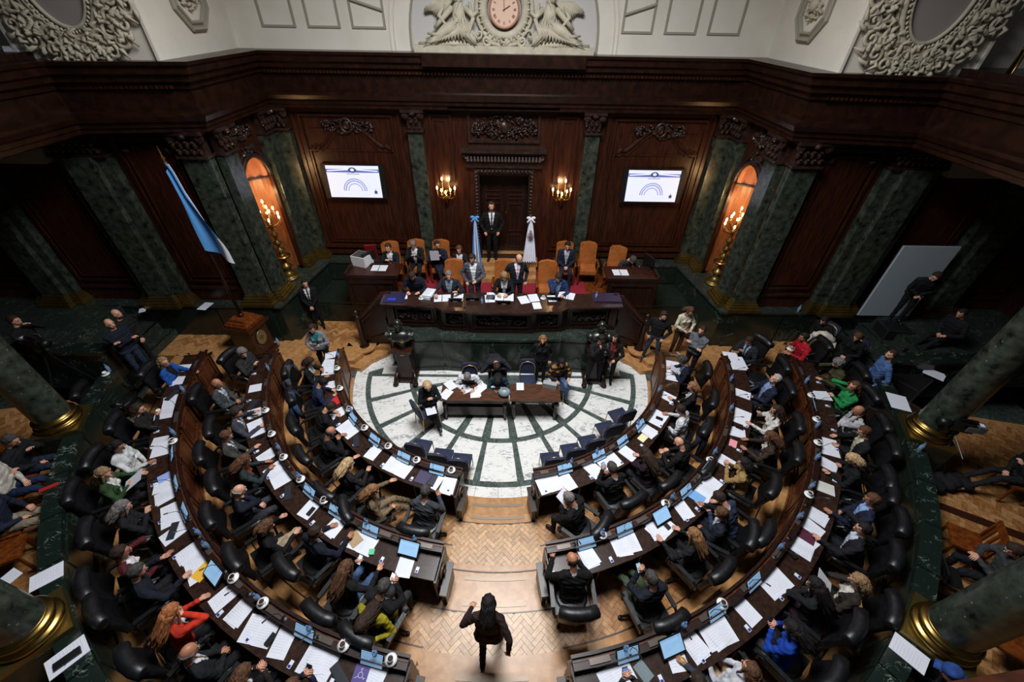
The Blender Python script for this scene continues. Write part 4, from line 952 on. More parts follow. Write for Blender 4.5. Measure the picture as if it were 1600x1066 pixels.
# tall flag at the left on its clock-faced pedestal
px_, py_ = -6.85, 8.72
fp = empty('flag_pedestal', (px_, py_, Z2), R(-12), label='tall square mahogany pedestal with an oval brass dial, under the big flagpole', cat='pedestal')
MB().box((0,0,.52), (.66, .60, .90)).obj('body', WOOD, fp); MB().box((0,0,.04), (.78, .72, .12)).obj('foot', WOOD, fp); MB().box((0,0,1.0), (.84,.76,.08)).obj('top', WOOD, fp)
MB().box((0,0,1.10), (.66,.6,.12), taper=.86).box((0,0,1.2), (.48,.44,.08), taper=.9).obj('cap', WOODG, fp)
b = MB()
for i in range(12):
    for sx, sy in ((1,0),(0,1)):
        for e in (-1, 1): b.box(((-.3+.055*i) if sy else e*.33, e*.30 if sy else -.27+.05*i, 1.08), (.03,.03,.07))
b.obj('beading', WOODG, fp)
MB().lathe([(0,0),(.15,0),(.17,.02),(.16,.035),(.12,.03),(0,.03)], 28, T=Matrix.Translation((.335, -.02, .62)) @ Matrix.Rotation(PI/2, 4, 'Y') @ Matrix.Diagonal((1.3, 1, 1, 1))).obj('oval_dial', mat('aged_brass_dial', (140,128,96), .35, .7), fp, smooth=True)
MB().lathe([(0,0),(.05,0),(.06,.01),(0,.012)], 20, T=Matrix.Translation((.365, -.02, .62)) @ Matrix.Rotation(PI/2, 4, 'Y')).obj('dial_centre', BRASSD, fp)
big = empty('tall_flag', (px_, py_, Z2+1.24), label='tall sky-blue and white flag on a long dark pole at the left', cat='flag')
PH = 3.75
MB().tube([(0,0,0), (0,0,PH)], [.045, .03], 10).obj('pole', WOOD2, big, smooth=True)
MB().lathe([(.06,0),(.07,.04),(.05,.1)], 12).obj('socket', WOOD2, big, smooth=True)
MB().lathe([(.02,0),(.06,.02),(.03,.06),(.05,.10),(.02,.14),(.045,.18),(.015,.24),(.02,.30),(0,.42)], 10, c=(0,0,PH)).obj('finial', mat('antique_brass', (150,112,74), .35, .9), big, smooth=True)
b = MB(); n = 12; mz = 12
for j in range(mz+1):
    t = j/mz
    for i in range(n+1):
        u = i/n; ww = .06+.46*min(1, t*1.25); b.v.append((.02+u*ww, -.06-.07*math.sin(u*7+t*2), PH-.10-1.70*t-(.35*u if t > .1 else 0)+.22*u*(1-t)))
for j in range(mz):
    for i in range(n):
        b.f.append((j*(n+1)+i, j*(n+1)+i+1, (j+1)*(n+1)+i+1, (j+1)*(n+1)+i)); b.m.append(1 if ((.5 < i/n and j < 6 and i < 10) or (i > n*.45 and j > 7)) else 0)
fcl = b.obj('flag_cloth', [FB, FW], big, smooth=True)

# ------------------------------------------------------------------ THINGS ON THE DESKS
PEOPLE_AT = []          # (row, side, angle, short text) filled from the seating table
def nearest(row, a, k=1):
    L = sorted((abs(p[1]-a), p[2]) for p in PEOPLE_AT if p[0] == row and (p[1] < 0) == (a < 0)); return L[0][1] if L else None
SEEN = {}
def uniq(lab, r2_=None):
    n = SEEN.get(lab, 0); SEEN[lab] = n+1
    if n == 0: return lab
    for t in (' (another)', ' (third)', ' (fourth)', ' (fifth)', ' (sixth)'):
        if SEEN.get(lab+t) is None: SEEN[lab+t] = 1; return lab+t
    return lab
def side(a): return 'left' if a < 0 else 'right'
def lab_at(what, row, a, where='before'):
    n = nearest(row, a); return uniq('%s, %s %s desk, %s the %s' % (what, side(a), NMR[row], where, n) if n else '%s on the %s %s desk' % (what, side(a), NMR[row]))
PM = {}
def sheet_mesh(k):
    if k in PM: return PM[k]
    r = random.Random(k); b = MB(); b.box((0,0,.004), (.215, .30, .008))
    if k % 3 == 1: b.box((.02,.01,.011), (.21,.295,.004), rz=.12)
    if k % 3 == 2: b.box((-.19,.0,.005), (.20,.295,.006), rz=.03)
    b2 = len(b.f); b.mi = 1
    for i in range(9):
        w = .13+.04*r.random(); b.box((-.01+(w-.17)/2, .115-.026*i, .0085 if k % 3 != 1 else .0135), (w, .0025, .0006))
        if k % 3 == 2: b.box((-.19, .115-.026*i, .0085), (w*.9, .0025, .0006))
    PM[k] = b.mesh('paper_sheets', [PAPER, mat('printed_grey', (188,190,202), .7)]); return PM[k]
def papers(row, aa, rr__, rot=0, k=None, z=None, what='white sheets', sc=1.15):
    zt = DESKZ[row][0] if z is None else z; k = rnd.randrange(6) if k is None else k
    o = put('paper_sheets', sheet_mesh(k), loc=(*P(aa, rr__), zt), rz=R(aa+rot)); o.scale = (sc, sc, 1)
    tag(o, lab_at(what, row, aa), 'papers', 'printed papers on the desks'); return o
# ------------------------------------------------------------------ PEOPLE: one continuous skinned surface per figure
V3 = Vector
EYEW = mat('eye_white', (214,206,200), .4); DARKB = mat('brow_dark', (40,28,22), .7); LIPS = mat('lips', (150,84,76), .5)
def capsule(b, p0, p1, r0, r1, seg=10):
    p0, p1 = V3(p0), V3(p1); d = p1-p0; L = d.length
    if L < 1e-5: return b.ell(p0, (r0,)*3, seg, 6)
    d /= L; pts = []; rs = []
    for k in (-1, -.8, -.45): pts.append(p0+d*r0*k); rs.append(r0*math.sqrt(max(.01, 1-k*k)))
    pts.append(p0); rs.append(r0); pts.append(p0+d*L*.5); rs.append((r0+r1)/2); pts.append(p1); rs.append(r1)
    for k in (.45, .8, 1): pts.append(p1+d*r1*k); rs.append(r1*math.sqrt(max(.01, 1-k*k)))
    return b.tube(pts, rs, seg)
def remesh(mb, vox, name='body', smooth=4, fac=.5):
    me = mb.mesh('tmp', SKIN1); o = bpy.data.objects.new('tmp', me); COL.objects.link(o)
    m = o.modifiers.new('r', 'REMESH'); m.mode = 'VOXEL'; m.voxel_size = vox; m.adaptivity = 0
    s = o.modifiers.new('s', 'SMOOTH'); s.factor = fac; s.iterations = smooth
    dg = bpy.context.evaluated_depsgraph_get(); dg.update(); out = bpy.data.meshes.new_from_object(o.evaluated_get(dg)); out.name = name
    bpy.data.objects.remove(o); bpy.data.meshes.remove(me); return out
def ik(S, Wp, l1, l2, hint):
    d = Wp-S; L = min(d.length, (l1+l2)*.995); d = d.normalized(); a = (l1*l1-l2*l2+L*L)/(2*L); h = math.sqrt(max(0, l1*l1-a*a))
    hn = hint-d*hint.dot(d); hn = hn.normalized() if hn.length > 1e-5 else V3((0,0,-1)); return S+d*a+hn*h, S+d*L
ARM = {   # wrist targets (x outward, y forward, z above the seat-hip) and elbow hints, per arm
 'desk': ((.15, .40, .245), (.6, -.2, -.8)), 'desk_in': ((.04, .38, .25), (.9, -.1, -.6)), 'write': ((.08, .42, .25), (.7, -.2, -.7)),
 'lap': ((.05, .24, .10), (.8, -.4, -.6)), 'thigh': ((.15, .30, .12), (.7, -.5, -.5)), 'rest': ((.30, .16, .16), (.5, -.8, -.3)),
 'phone': ((.06, .30, .36), (.7, -.1, -.8)), 'phone_hi': ((.05, .30, .48), (.6, -.1, -.9)), 'chin': ((.03, .17, .56), (.6, .2, -1)), 'face': ((.06, .14, .64), (.8, .3, -.9)),
 'cross': ((-.09, .17, .30), (.8, -.1, -.5)), 'cross2': ((-.10, .20, .26), (.8, -.1, -.5)), 'paper': ((.12, .30, .30), (.7, -.2, -.7)), 'paper_hi': ((.10, .28, .42), (.7, -.2, -.7)),
 'reach': ((.28, .44, .28), (.6, -.2, -.7)), 'gest': ((.24, .36, .34), (.6, -.3, -.6)), 'ear': ((.16, .06, .66), (.9, .5, -.5)), 'head': ((.12, .04, .78), (1, .6, -.3)),
 'side': ((.24, .04, -.02), (.5, -.6, 0)), 'clasp': ((.03, .20, .02), (.8, -.4, -.2)), 'pocket': ((.20, .08, .0), (.9, -.5, 0)), 'swing_b': ((.30, -.20, .06), (.5, -.6, -.2)), 'swing_f': ((.27, .24, .16), (.6, -.6, -.3)),
 'cam': ((.05, .24, .55), (.7, .1, -.8)), 'waist': ((.10, .26, .14), (.8, -.3, -.4)), 'down_fwd': ((.14, .40, -.05), (.4, .2, 0)),
}
BODY = {}
def head_frame(neck, upv, yaw, pitch, roll=0):
    m = Euler((0,0,0)).to_matrix(); q = V3((0,0,1)).rotation_difference(upv).to_matrix()
    return Matrix.Translation(neck) @ (q @ Matrix.Rotation(R(yaw), 3, 'Z') @ Matrix.Rotation(R(-pitch), 3, 'X') @ Matrix.Rotation(R(roll), 3, 'Y')).to_4x4()
def body(sex='m', stand=False, lean=8, twist=0, side_=0, L='desk', Rr='desk', hyaw=0, hpitch=18, legs='seat', fat=1.0, neckline='jacket'):
    key = (sex, stand, lean, twist, side_, L, Rr, hyaw, hpitch, legs, fat, neckline)
    if key in BODY: return BODY[key]
    f = sex == 'f'; b = MB(); caps = []          # caps: (p0, p1, r0, r1, region)
    def cap(p0, p1, r0, r1, reg, seg=10, draw=True):
        caps.append((V3(p0), V3(p1), r0, r1, reg))
        if draw: capsule(b, p0, p1, r0, r1, seg)
    hz = .94 if stand else .56; Pv = V3((0, 0, hz))
    ux = V3((math.sin(R(side_)), math.sin(R(lean)), math.cos(R(lean)))).normalized(); Rt = Matrix.Rotation(R(twist), 3, 'Z') @ V3((1,0,0)); Rt = (Rt-ux*Rt.dot(ux)).normalized(); Fw = ux.cross(Rt)
    sh = .165 if f else .195; cw = .085*fat if f else .10*fat
    Sc = Pv+ux*.47
    # torso from stacked, overlapping horizontal capsules
    prof = [(-.02, .088, .118 if f else .112), (.06, .07, .112), (.14, .062 if f else .075, .098 if f else .108), (.22, .066 if f else .085, .102 if f else .112), (.30, .078 if f else .10, .112 if f else .117), (.38, .085 if f else .11, .102 if f else .11), (.45, .095 if f else .125, .075 if f else .08)]
    for t, hw, r in prof:
        w = t/.5; rx = V3((1,0,0)).lerp(Rt, min(1, max(0, w))); c = Pv+ux*t+ (Fw*.012 if t > .1 else V3((0,0,0))); r *= (fat if t < .36 else 1)
        cap(c-rx*hw, c+rx*hw, r, r, 'torso' if t > .03 else 'hip')
    for s in (-1, 1):
        cap(Sc-ux*.0+Rt*s*.07+ux*.02, Sc+Rt*s*sh-ux*.02, .062, .066, 'torso')
        if f: cap(Pv+ux*.33+Rt*s*.07+Fw*.085, Pv+ux*.33+Rt*s*.07+Fw*.10, .06, .055, 'torso')
    # neck and head
    nb = Pv+ux*.52+Fw*.0; HM = head_frame(nb+ux*.06+Fw*.01, ux, hyaw*.5, hpitch*.3); ht = HM @ V3((0, .015, .05))
    HM2 = Matrix.Translation(ht) @ (V3((0,0,1)).rotation_difference(ux).to_matrix() @ Matrix.Rotation(R(twist+hyaw), 3, 'Z') @ Matrix.Rotation(R(-hpitch-lean*0), 3, 'X')).to_4x4()
    HC = HM2 @ Matrix.Translation((0, .022, .075))      # head-centre frame
    cap(nb-ux*.03, ht, .056 if not f else .047, .052 if not f else .044, 'neck'); cap(ht, HC @ V3((0,-.01,0)), .052, .055, 'head')
    b.ell((0,0,0), (.076, .094, .098), 16, 12, T=HC @ Matrix.Translation((0, -.012, .028))); caps.append((HC @ V3((0,-.012,.028)), HC @ V3((0,-.01,.03)), .09, .09, 'head'))
    b.ell((0,0,0), (.062, .070, .078), 14, 10, T=HC @ Matrix.Translation((0, .022, -.030))); cap(HC @ V3((0,.035,-.05)), HC @ V3((0,.052,-.082)), .045, .030, 'head')
    cap(HC @ V3((0,.082,.010)), HC @ V3((0,.108,-.022)), .011, .016, 'head', 6); cap(HC @ V3((0,.078,-.055)), HC @ V3((0,.086,-.055)), .018, .016, 'head', 6)
    cap(HC @ V3((-.03,.074,.03)), HC @ V3((.03,.074,.03)), .015, .015, 'head', 6)
    for s in (-1, 1): b.ell((0,0,0), (.012, .020, .032), 8, 6, T=HC @ Matrix.Translation((s*.078, -.004, -.002)) @ Matrix.Rotation(-s*.25, 4, 'Z'))
    # arms
    hands = []
    for s, nm in ((-1, L), (1, Rr)):
        S = Sc+Rt*s*sh-ux*.02; (tx, ty, tz), hint = ARM[nm]
        if stand and nm in ('desk', 'desk_in', 'write', 'paper', 'phone', 'reach', 'gest'): tz = tz
        base = V3((0, 0, hz)); tgt = base+V3((s*tx, ty, tz)) if not stand or nm in ('side', 'pocket', 'clasp', 'swing_b', 'swing_f', 'down_fwd') else base+Rt*(s*tx)+Fw*ty+ux*tz
        if nm in ('chin', 'face', 'ear', 'head', 'cross', 'cross2', 'cam', 'phone_hi', 'lap'): tgt = base+Rt*(s*tx)+Fw*ty+ux*tz
        if nm in ('chin', 'face', 'ear', 'head'): tgt = HC @ V3({'chin': (s*.05, .075, -.125), 'face': (s*.085, .10, -.07), 'ear': (s*.135, .01, -.06), 'head': (s*.15, .0, .05)}[nm])
        H = Rt*(s*hint[0])+V3((0,hint[1],hint[2])); E, Wp = ik(S, tgt, .285, .255, H)
        k = .9 if f else 1.0; cap(S, E, .066*k, .053*k, 'sleeve'); cap(E, Wp, .052*k, .038*k, 'sleeve')
        fd = (Wp-E).normalized(); pn = V3((0,0,-1)); pn = (pn-fd*pn.dot(fd)); pn = pn.normalized() if pn.length > .05 else Fw*1.0
        if nm in ('desk', 'write', 'desk_in', 'reach'): fd = (fd+V3((0,.2,0))).normalized(); fd.z = min(fd.z, .05); fd.normalize()
        sd = fd.cross(pn).normalized()
        cap(Wp, Wp+fd*.03, .027, .027, 'hand'); cap(Wp+fd*.04-sd*.015, Wp+fd*.075-sd*.018, .022, .020, 'hand', 8); cap(Wp+fd*.04+sd*.015, Wp+fd*.075+sd*.018, .022, .020, 'hand', 8)
        hands.append((Wp, fd, pn, sd, s, nm))
    # legs
    for s in (-1, 1):
        hp = Pv+V3((s*.09, 0, -.02))
        if legs == 'seat': kn = V3((s*.13, .44, .52)); an = V3((s*.12, .42, .10)); ft = V3((s*.13, .56, .045))
        elif legs == 'cross':
            if s < 0: kn = V3((-.06, .45, .53)); an = V3((-.08, .42, .10)); ft = V3((-.08, .56, .045))
            else: kn = V3((-.02, .46, .62)); an = V3((-.10, .62, .26)); ft = V3((-.10, .74, .19))
        elif legs == 'out': kn = V3((s*.10, .42, .54)); an = V3((s*.10, .72, .16)); ft = V3((s*.12, .84, .10))
        elif legs == 'stand': kn = V3((s*.10, .02, .50)); an = V3((s*.10, -.02, .09)); ft = V3((s*.13, .12, .035))
        elif legs == 'apart': kn = V3((s*.15, .02, .50)); an = V3((s*.19, -.02, .09)); ft = V3((s*.24, .11, .035))
        elif legs == 'walk':
            if s > 0: kn = V3((.13, .22, .53)); an = V3((.17, .26, .10)); ft = V3((.19, .40, .05))
            else: kn = V3((-.09, .02, .49)); an = V3((-.08, -.20, .12)); ft = V3((-.08, -.08, .04))
        cap(hp, kn, .088, .062, 'leg'); cap(kn, an, .060, .045, 'leg'); cap(an, an-V3((0,0,.03)), .042, .042, 'shoe'); cap(an+(ft-an)*.1-V3((0,0,.035)), ft, .042, .036, 'shoe', 8)
    me = remesh(b, .0125)
    # post features outside the remesh: fingers, eyes, brows, lips
    n0 = len(me.vertices); co = np.empty(n0*3); me.vertices.foreach_get('co', co); co = co.reshape(-1,3)
    pc = np.empty(len(me.polygons)*3); me.polygons.foreach_get('center', pc); pc = pc.reshape(-1,3)
    best = np.full(len(pc), 9.); reg = np.zeros(len(pc), int); names = ['torso','hip','neck','head','sleeve','hand','leg','shoe']
    def sd(pts):
        bd = np.full(len(pts), 9.); rg = np.zeros(len(pts), int)
        for p0, p1, r0, r1, rn in caps:
            a = np.array(p0); d = np.array(p1-p0); L2 = max(1e-9, (d*d).sum()); t = np.clip(((pts-a)@d)/L2, 0, 1); q = a+t[:,None]*d
            dist = np.linalg.norm(pts-q, axis=1)-(r0+(r1-r0)*t); m = dist < bd; bd[m] = dist[m]; rg[m] = names.index(rn)
        return rg
    reg = sd(pc); mi = np.zeros(len(pc), int)      # 0 skin 1 top 2 shirt 3 tie 4 trousers 5 shoes
    mi[(reg == 0) | (reg == 4)] = 1; mi[(reg == 1) | (reg == 6)] = 4; mi[reg == 7] = 5
    rel = pc-np.array(Pv); tz = rel@np.array(ux); tx = rel@np.array(Rt); ty = rel@np.array(Fw)
    frontv = (reg == 0) & (ty > .045)
    vw = np.clip((tz-.10)/.40, 0, 1)*.072+.006
    if neckline == 'jacket': mi[frontv & (np.abs(tx) < vw) & (tz > .08)] = 2; mi[frontv & (np.abs(tx) < .021) & (tz > .1)] = 3
    if neckline == 'open': mi[frontv & (np.abs(tx) < vw*.9+.022) & (tz > .04)] = 2
    mi[(reg == 2) & (tz < .545)] = 2 if neckline in ('jacket', 'open') else 1
    mi[(reg == 1) & (tz > .0)] = 1
    # cloth folds
    cm = np.zeros(n0, bool); 
    vi = np.empty(len(me.loops), int); me.loops.foreach_get('vertex_index', vi); lt = np.empty(len(me.polygons), int); me.polygons.foreach_get('loop_total', lt)
    cm[vi[np.repeat((mi == 1) | (mi == 4), lt)]] = True
    nr = np.empty(n0*3); me.vertex_normals.foreach_get('vector', nr); nr = nr.reshape(-1,3)
    amp = .006*np.sin(co[:,0]*38+co[:,2]*55+3*np.sin(co[:,1]*17))*np.sin(co[:,2]*21+co[:,1]*33+len(BODY))
    co[cm] += (nr*amp[:,None])[cm]
    x = MB(); x.v = [tuple(q) for q in co]
    pv = [tuple(p.vertices) for p in me.polygons]; x.f = pv; x.m = list(mi)
    for Wp, fd, pn, sd_, s, nm in hands:
        x.mi = 0; curl = .35 if nm in ('desk', 'reach', 'gest', 'face', 'chin') else .9
        for k, ln in enumerate((.060, .070, .066, .052)):
            o = Wp+fd*.082+sd_*(-.030+.020*k); m1 = o+fd*ln*.5+pn*ln*.22*curl; m2 = m1+(fd*(1-.7*curl)+pn*curl*.8).normalized()*ln*.5
            x.tube([o-fd*.015, o, m1, m2], [.0095, .0095, .0085, .0065], 6)
        o = Wp+fd*.03-sd_*s*.026*1; th = -sd_ if s > 0 else sd_; th = -th*1.0 if False else th
        o = Wp+fd*.025+th*.024; x.tube([o, o+th*.02+fd*.028, o+th*.024+fd*.055+pn*.012], [.012, .011, .008], 6)
    for s in (-1, 1):
        x.mi = 7; x.ell((0,0,0), (.014, .007, .008), 8, 5, T=HC @ Matrix.Translation((s*.031, .0885, .012)))
        x.mi = 6; x.ell((0,0,0), (.006, .004, .007), 6, 4, T=HC @ Matrix.Translation((s*.031, .0945, .012))); x.box((0,0,0), (.032, .008, .007), T=HC @ Matrix.Translation((s*.032, .093, .031)) @ Matrix.Rotation(s*.12, 4, 'Y'))
    x.mi = 8; x.ell((0,0,0), (.022, .007, .0065), 8, 5, T=HC @ Matrix.Translation((0, .103, -.056)))
    out = x.mesh('figure', [SKIN1, BLK, WHITE, BLK, BLK, BLK, DARKB, EYEW, LIPS], smooth=True, fix=False)
    bpy.data.meshes.remove(me)
    info = dict(mesh=out, head=HC.copy(), hands=[(h[0], h[1], h[2]) for h in hands], Pv=Pv, ux=ux)
    BODY[key] = info; return info
# ---- hair pieces in the frame of the head
HAIR = {}
def hair_mesh(kind):
    if kind in HAIR: return HAIR[kind]
    b = MB(); r = random.Random(hash(kind) % 1000 if False else len(kind)*7+ord(kind[0])); n, m = 28, 18
    for j in range(m+1):
        th = -PI/2+PI*j/m
        for i in range(n):
            a = 2*PI*i/n; d = V3((math.cos(th)*math.cos(a), math.cos(th)*math.sin(a), math.sin(th)))
            g = {'short':1.045,'bald':.965,'curly':1.10,'cap':1.04}.get(kind, 1.05)
            p = V3((d.x*.086*g, d.y*.104*g-.013, d.z*.108*g+.028)); nz = noise.noise(p*30)*.013+noise.noise(p*80)*.006
            if kind == 'curly': nz *= 2.6
            p += d*nz
            face = (p.y > .030+.25*abs(p.x) and p.z < .088+.010*math.sin(p.x*60)) or (p.y > .012 and p.z < .045 and abs(p.x) > .04)
            low = p.z < (-.055 if kind in ('short', 'bald', 'cap', 'curly') else -.09) or (p.z < -.01 and p.y > .0 and kind in ('short', 'bald', 'cap'))
            baldt = kind == 'bald' and (p.z > .035 or p.y > .02)
            if face or low or baldt: q = V3((p.x*.8, p.y*.8-.004, (p.z-.02)*.8+.02)); p = q
            b.v.append(tuple(p))
    for j in range(m):
        for i in range(n): b.f.append((j*n+i, j*n+(i+1) % n, (j+1)*n+(i+1) % n, (j+1)*n+i))
    def lock(x0, y0, z0, ln, r0, spread=.04, back=.02, wave=.01):
        pts = []; rs = []; ph = r.random()*6
        for k in range(7):
            t = k/6; pts.append((x0*(1+spread*4*t)+wave*math.sin(ph+t*7), y0-back*t+wave*math.cos(ph+t*6), z0-ln*t)); rs.append(r0*(1-.6*t**2)*(1+.1*math.sin(t*9+ph)))
        b.tube(pts, rs, 6)
    if kind in ('long', 'verylong', 'bob', 'curlylong', 'ponytail'):
        ln = {'long': .26, 'verylong': .40, 'bob': .14, 'curlylong': .27, 'ponytail': .06}[kind]; w = .018 if kind == 'curlylong' else .008
        for i in range(24):
            a = R(-12)-(R(156)*i/23)
            x0, y0 = .080*math.cos(a), .092*math.sin(a)-.012
            lock(x0, y0, .03, ln*(.75+.4*r.random()), .021, spread=.06 if kind != 'curlylong' else .12, back=.05+.05*(ln > .2), wave=w)
        for i in range(18):
            a = R(-25)-(R(130)*i/17); lock(.07*math.cos(a), .08*math.sin(a)-.012, .06, (ln+.05)*(.8+.35*r.random()), .023, spread=.08, back=.06+.07*(ln > .2), wave=w)
        if kind in ('long', 'verylong', 'curlylong'):
            for s in (-1, 1): lock(s*.078, .03, .05, ln*.9, .020, back=-.02, wave=w)
    if kind == 'ponytail': 
        b.ell((0, -.125, .03), (.03, .03, .03), 10, 8); b.tube([(0,-.13,.03), (0,-.165,.0), (.01,-.17,-.08), (.0,-.15,-.17)], [.02,.032,.028,.008], 8)
    if kind == 'bun': b.ell((0, -.10, .10), (.045, .045, .04), 12, 8)
    if kind == 'curly':
        for i in range(70):
            a = r.random()*2*PI; z = r.random()*1.3-.25; q = V3((math.cos(a)*math.cos(z), math.sin(a)*math.cos(z), math.sin(z)))
            p = V3((q.x*.095, q.y*.11-.013, q.z*.115+.028))
            if p.y > .04 and p.z < .08: continue
            b.ell(p, (.02,.02,.018), 6, 5)
    if kind == 'cap': b.lathe([(0,.15),(.07,.148),(.095,.12),(.10,.08)], 16); b.box((0, .11, .085), (.13, .10, .012))
    HAIR[kind] = b.mesh('hair', DARKB, smooth=True); return HAIR[kind]
HC_ = {'black': (20,17,17), 'dark': (38,27,22), 'brown': (70,46,30), 'lbrown': (110,78,50), 'grey': (92,88,86), 'dgrey': (52,49,48), 'white': (140,136,132), 'blond': (150,124,92), 'dblond': (116,92,66), 'red': (134,82,48)}
def hairmat(c): return mat('hair_'+c, HC_[c], .7, spec=.25, kind='h', color2=tuple(min(255, int(v*1.35)+6) for v in HC_[c]), scale=7, stretch=(7,7,1.5), bump=.8, fac=(.4,.62))
def hairproto_remat(me): pass
BEARD = None
def person(loc, rz, label, pose, hair=('short','dark'), top=(24,24,28), shirt=None, tie=None, trousers=(24,24,30), shoes=(16,14,14), skin=1, scale=1.0, extras=(), group=None):
    global BEARD
    B = body(**pose); o = bpy.data.objects.new('person', B['mesh']); COL.objects.link(o); o.location = loc; o.rotation_euler = (0,0,rz); o.scale = (scale,)*3
    tag(o, label, 'person', group)
    tm = cloth(top); sm = cloth(shirt) if shirt else tm; ti = cloth(tie) if tie else sm
    ml = [SKIN1 if skin == 1 else SKIN2, tm, sm, ti, cloth(trousers), mat('shoe_%d' % shoes[0], shoes, .35), hairmat(hair[1]) if hair[1] else DARKB]
    for i, m_ in enumerate(ml): o.material_slots[i].link = 'OBJECT'; o.material_slots[i].material = m_
    if hair[0] != 'none':
        h = bpy.data.objects.new('hair' if hair[0] != 'cap' else 'cap', hair_mesh(hair[0])); COL.objects.link(h); h.parent = o; h.matrix_basis = B['head']
        h.material_slots[0].link = 'OBJECT'; h.material_slots[0].material = hairmat(hair[1])
    if 'beard' in extras:
        if BEARD is None:
            b = MB(); n = 12
            b.ell((0,.040,-.066), (.058,.058,.040), 14, 8); b.ell((0, .094, -.043), (.026, .010, .006), 8, 5); BEARD = b.mesh('beard', DARKB, smooth=True)
        h = bpy.data.objects.new('beard', BEARD); COL.objects.link(h); h.parent = o; h.matrix_basis = B['head']; h.material_slots[0].link = 'OBJECT'; h.material_slots[0].material = hairmat(hair[1] if hair[1] else 'grey')
    if 'glasses' in extras:
        if 'glasses' not in HAIR:
            b = MB()
            for s in (-1, 1): b.tube([(s*.034+.021*math.cos(a/10*2*PI), .102, .010+.017*math.sin(a/10*2*PI)) for a in range(10)], .0025, 4, closed=True); b.tube([(s*.055, .10, .014), (s*.082, .0, .014)], .0025, 4)
            b.tube([(-.013, .104, .012), (.013, .104, .012)], .0025, 4); HAIR['glasses'] = b.mesh('glasses', BLK)
        h = put('glasses', HAIR['glasses'], o, mw=B['head'])
    if 'stripes' in extras:
        pass
    return o
def hand_world(o, pose, which):     # position of the palm, in the world
    B = BODY[tuple(DEF(pose))]; Wp, fd, pn = B['hands'][which]; 
    Mx = Matrix.Translation(o.location) @ Euler((0,0,o.rotation_euler.z)).to_matrix().to_4x4() @ Matrix.Scale(o.scale[0], 4)
    return Mx @ (Wp+fd*.07+pn*.03)
def DEF(p):
    d = dict(sex='m', stand=False, lean=8, twist=0, side_=0, L='desk', Rr='desk', hyaw=0, hpitch=18, legs='seat', fat=1.0, neckline='jacket'); d.update(p); return [d[k] for k in ('sex','stand','lean','twist','side_','L','Rr','hyaw','hpitch','legs','fat','neckline')]
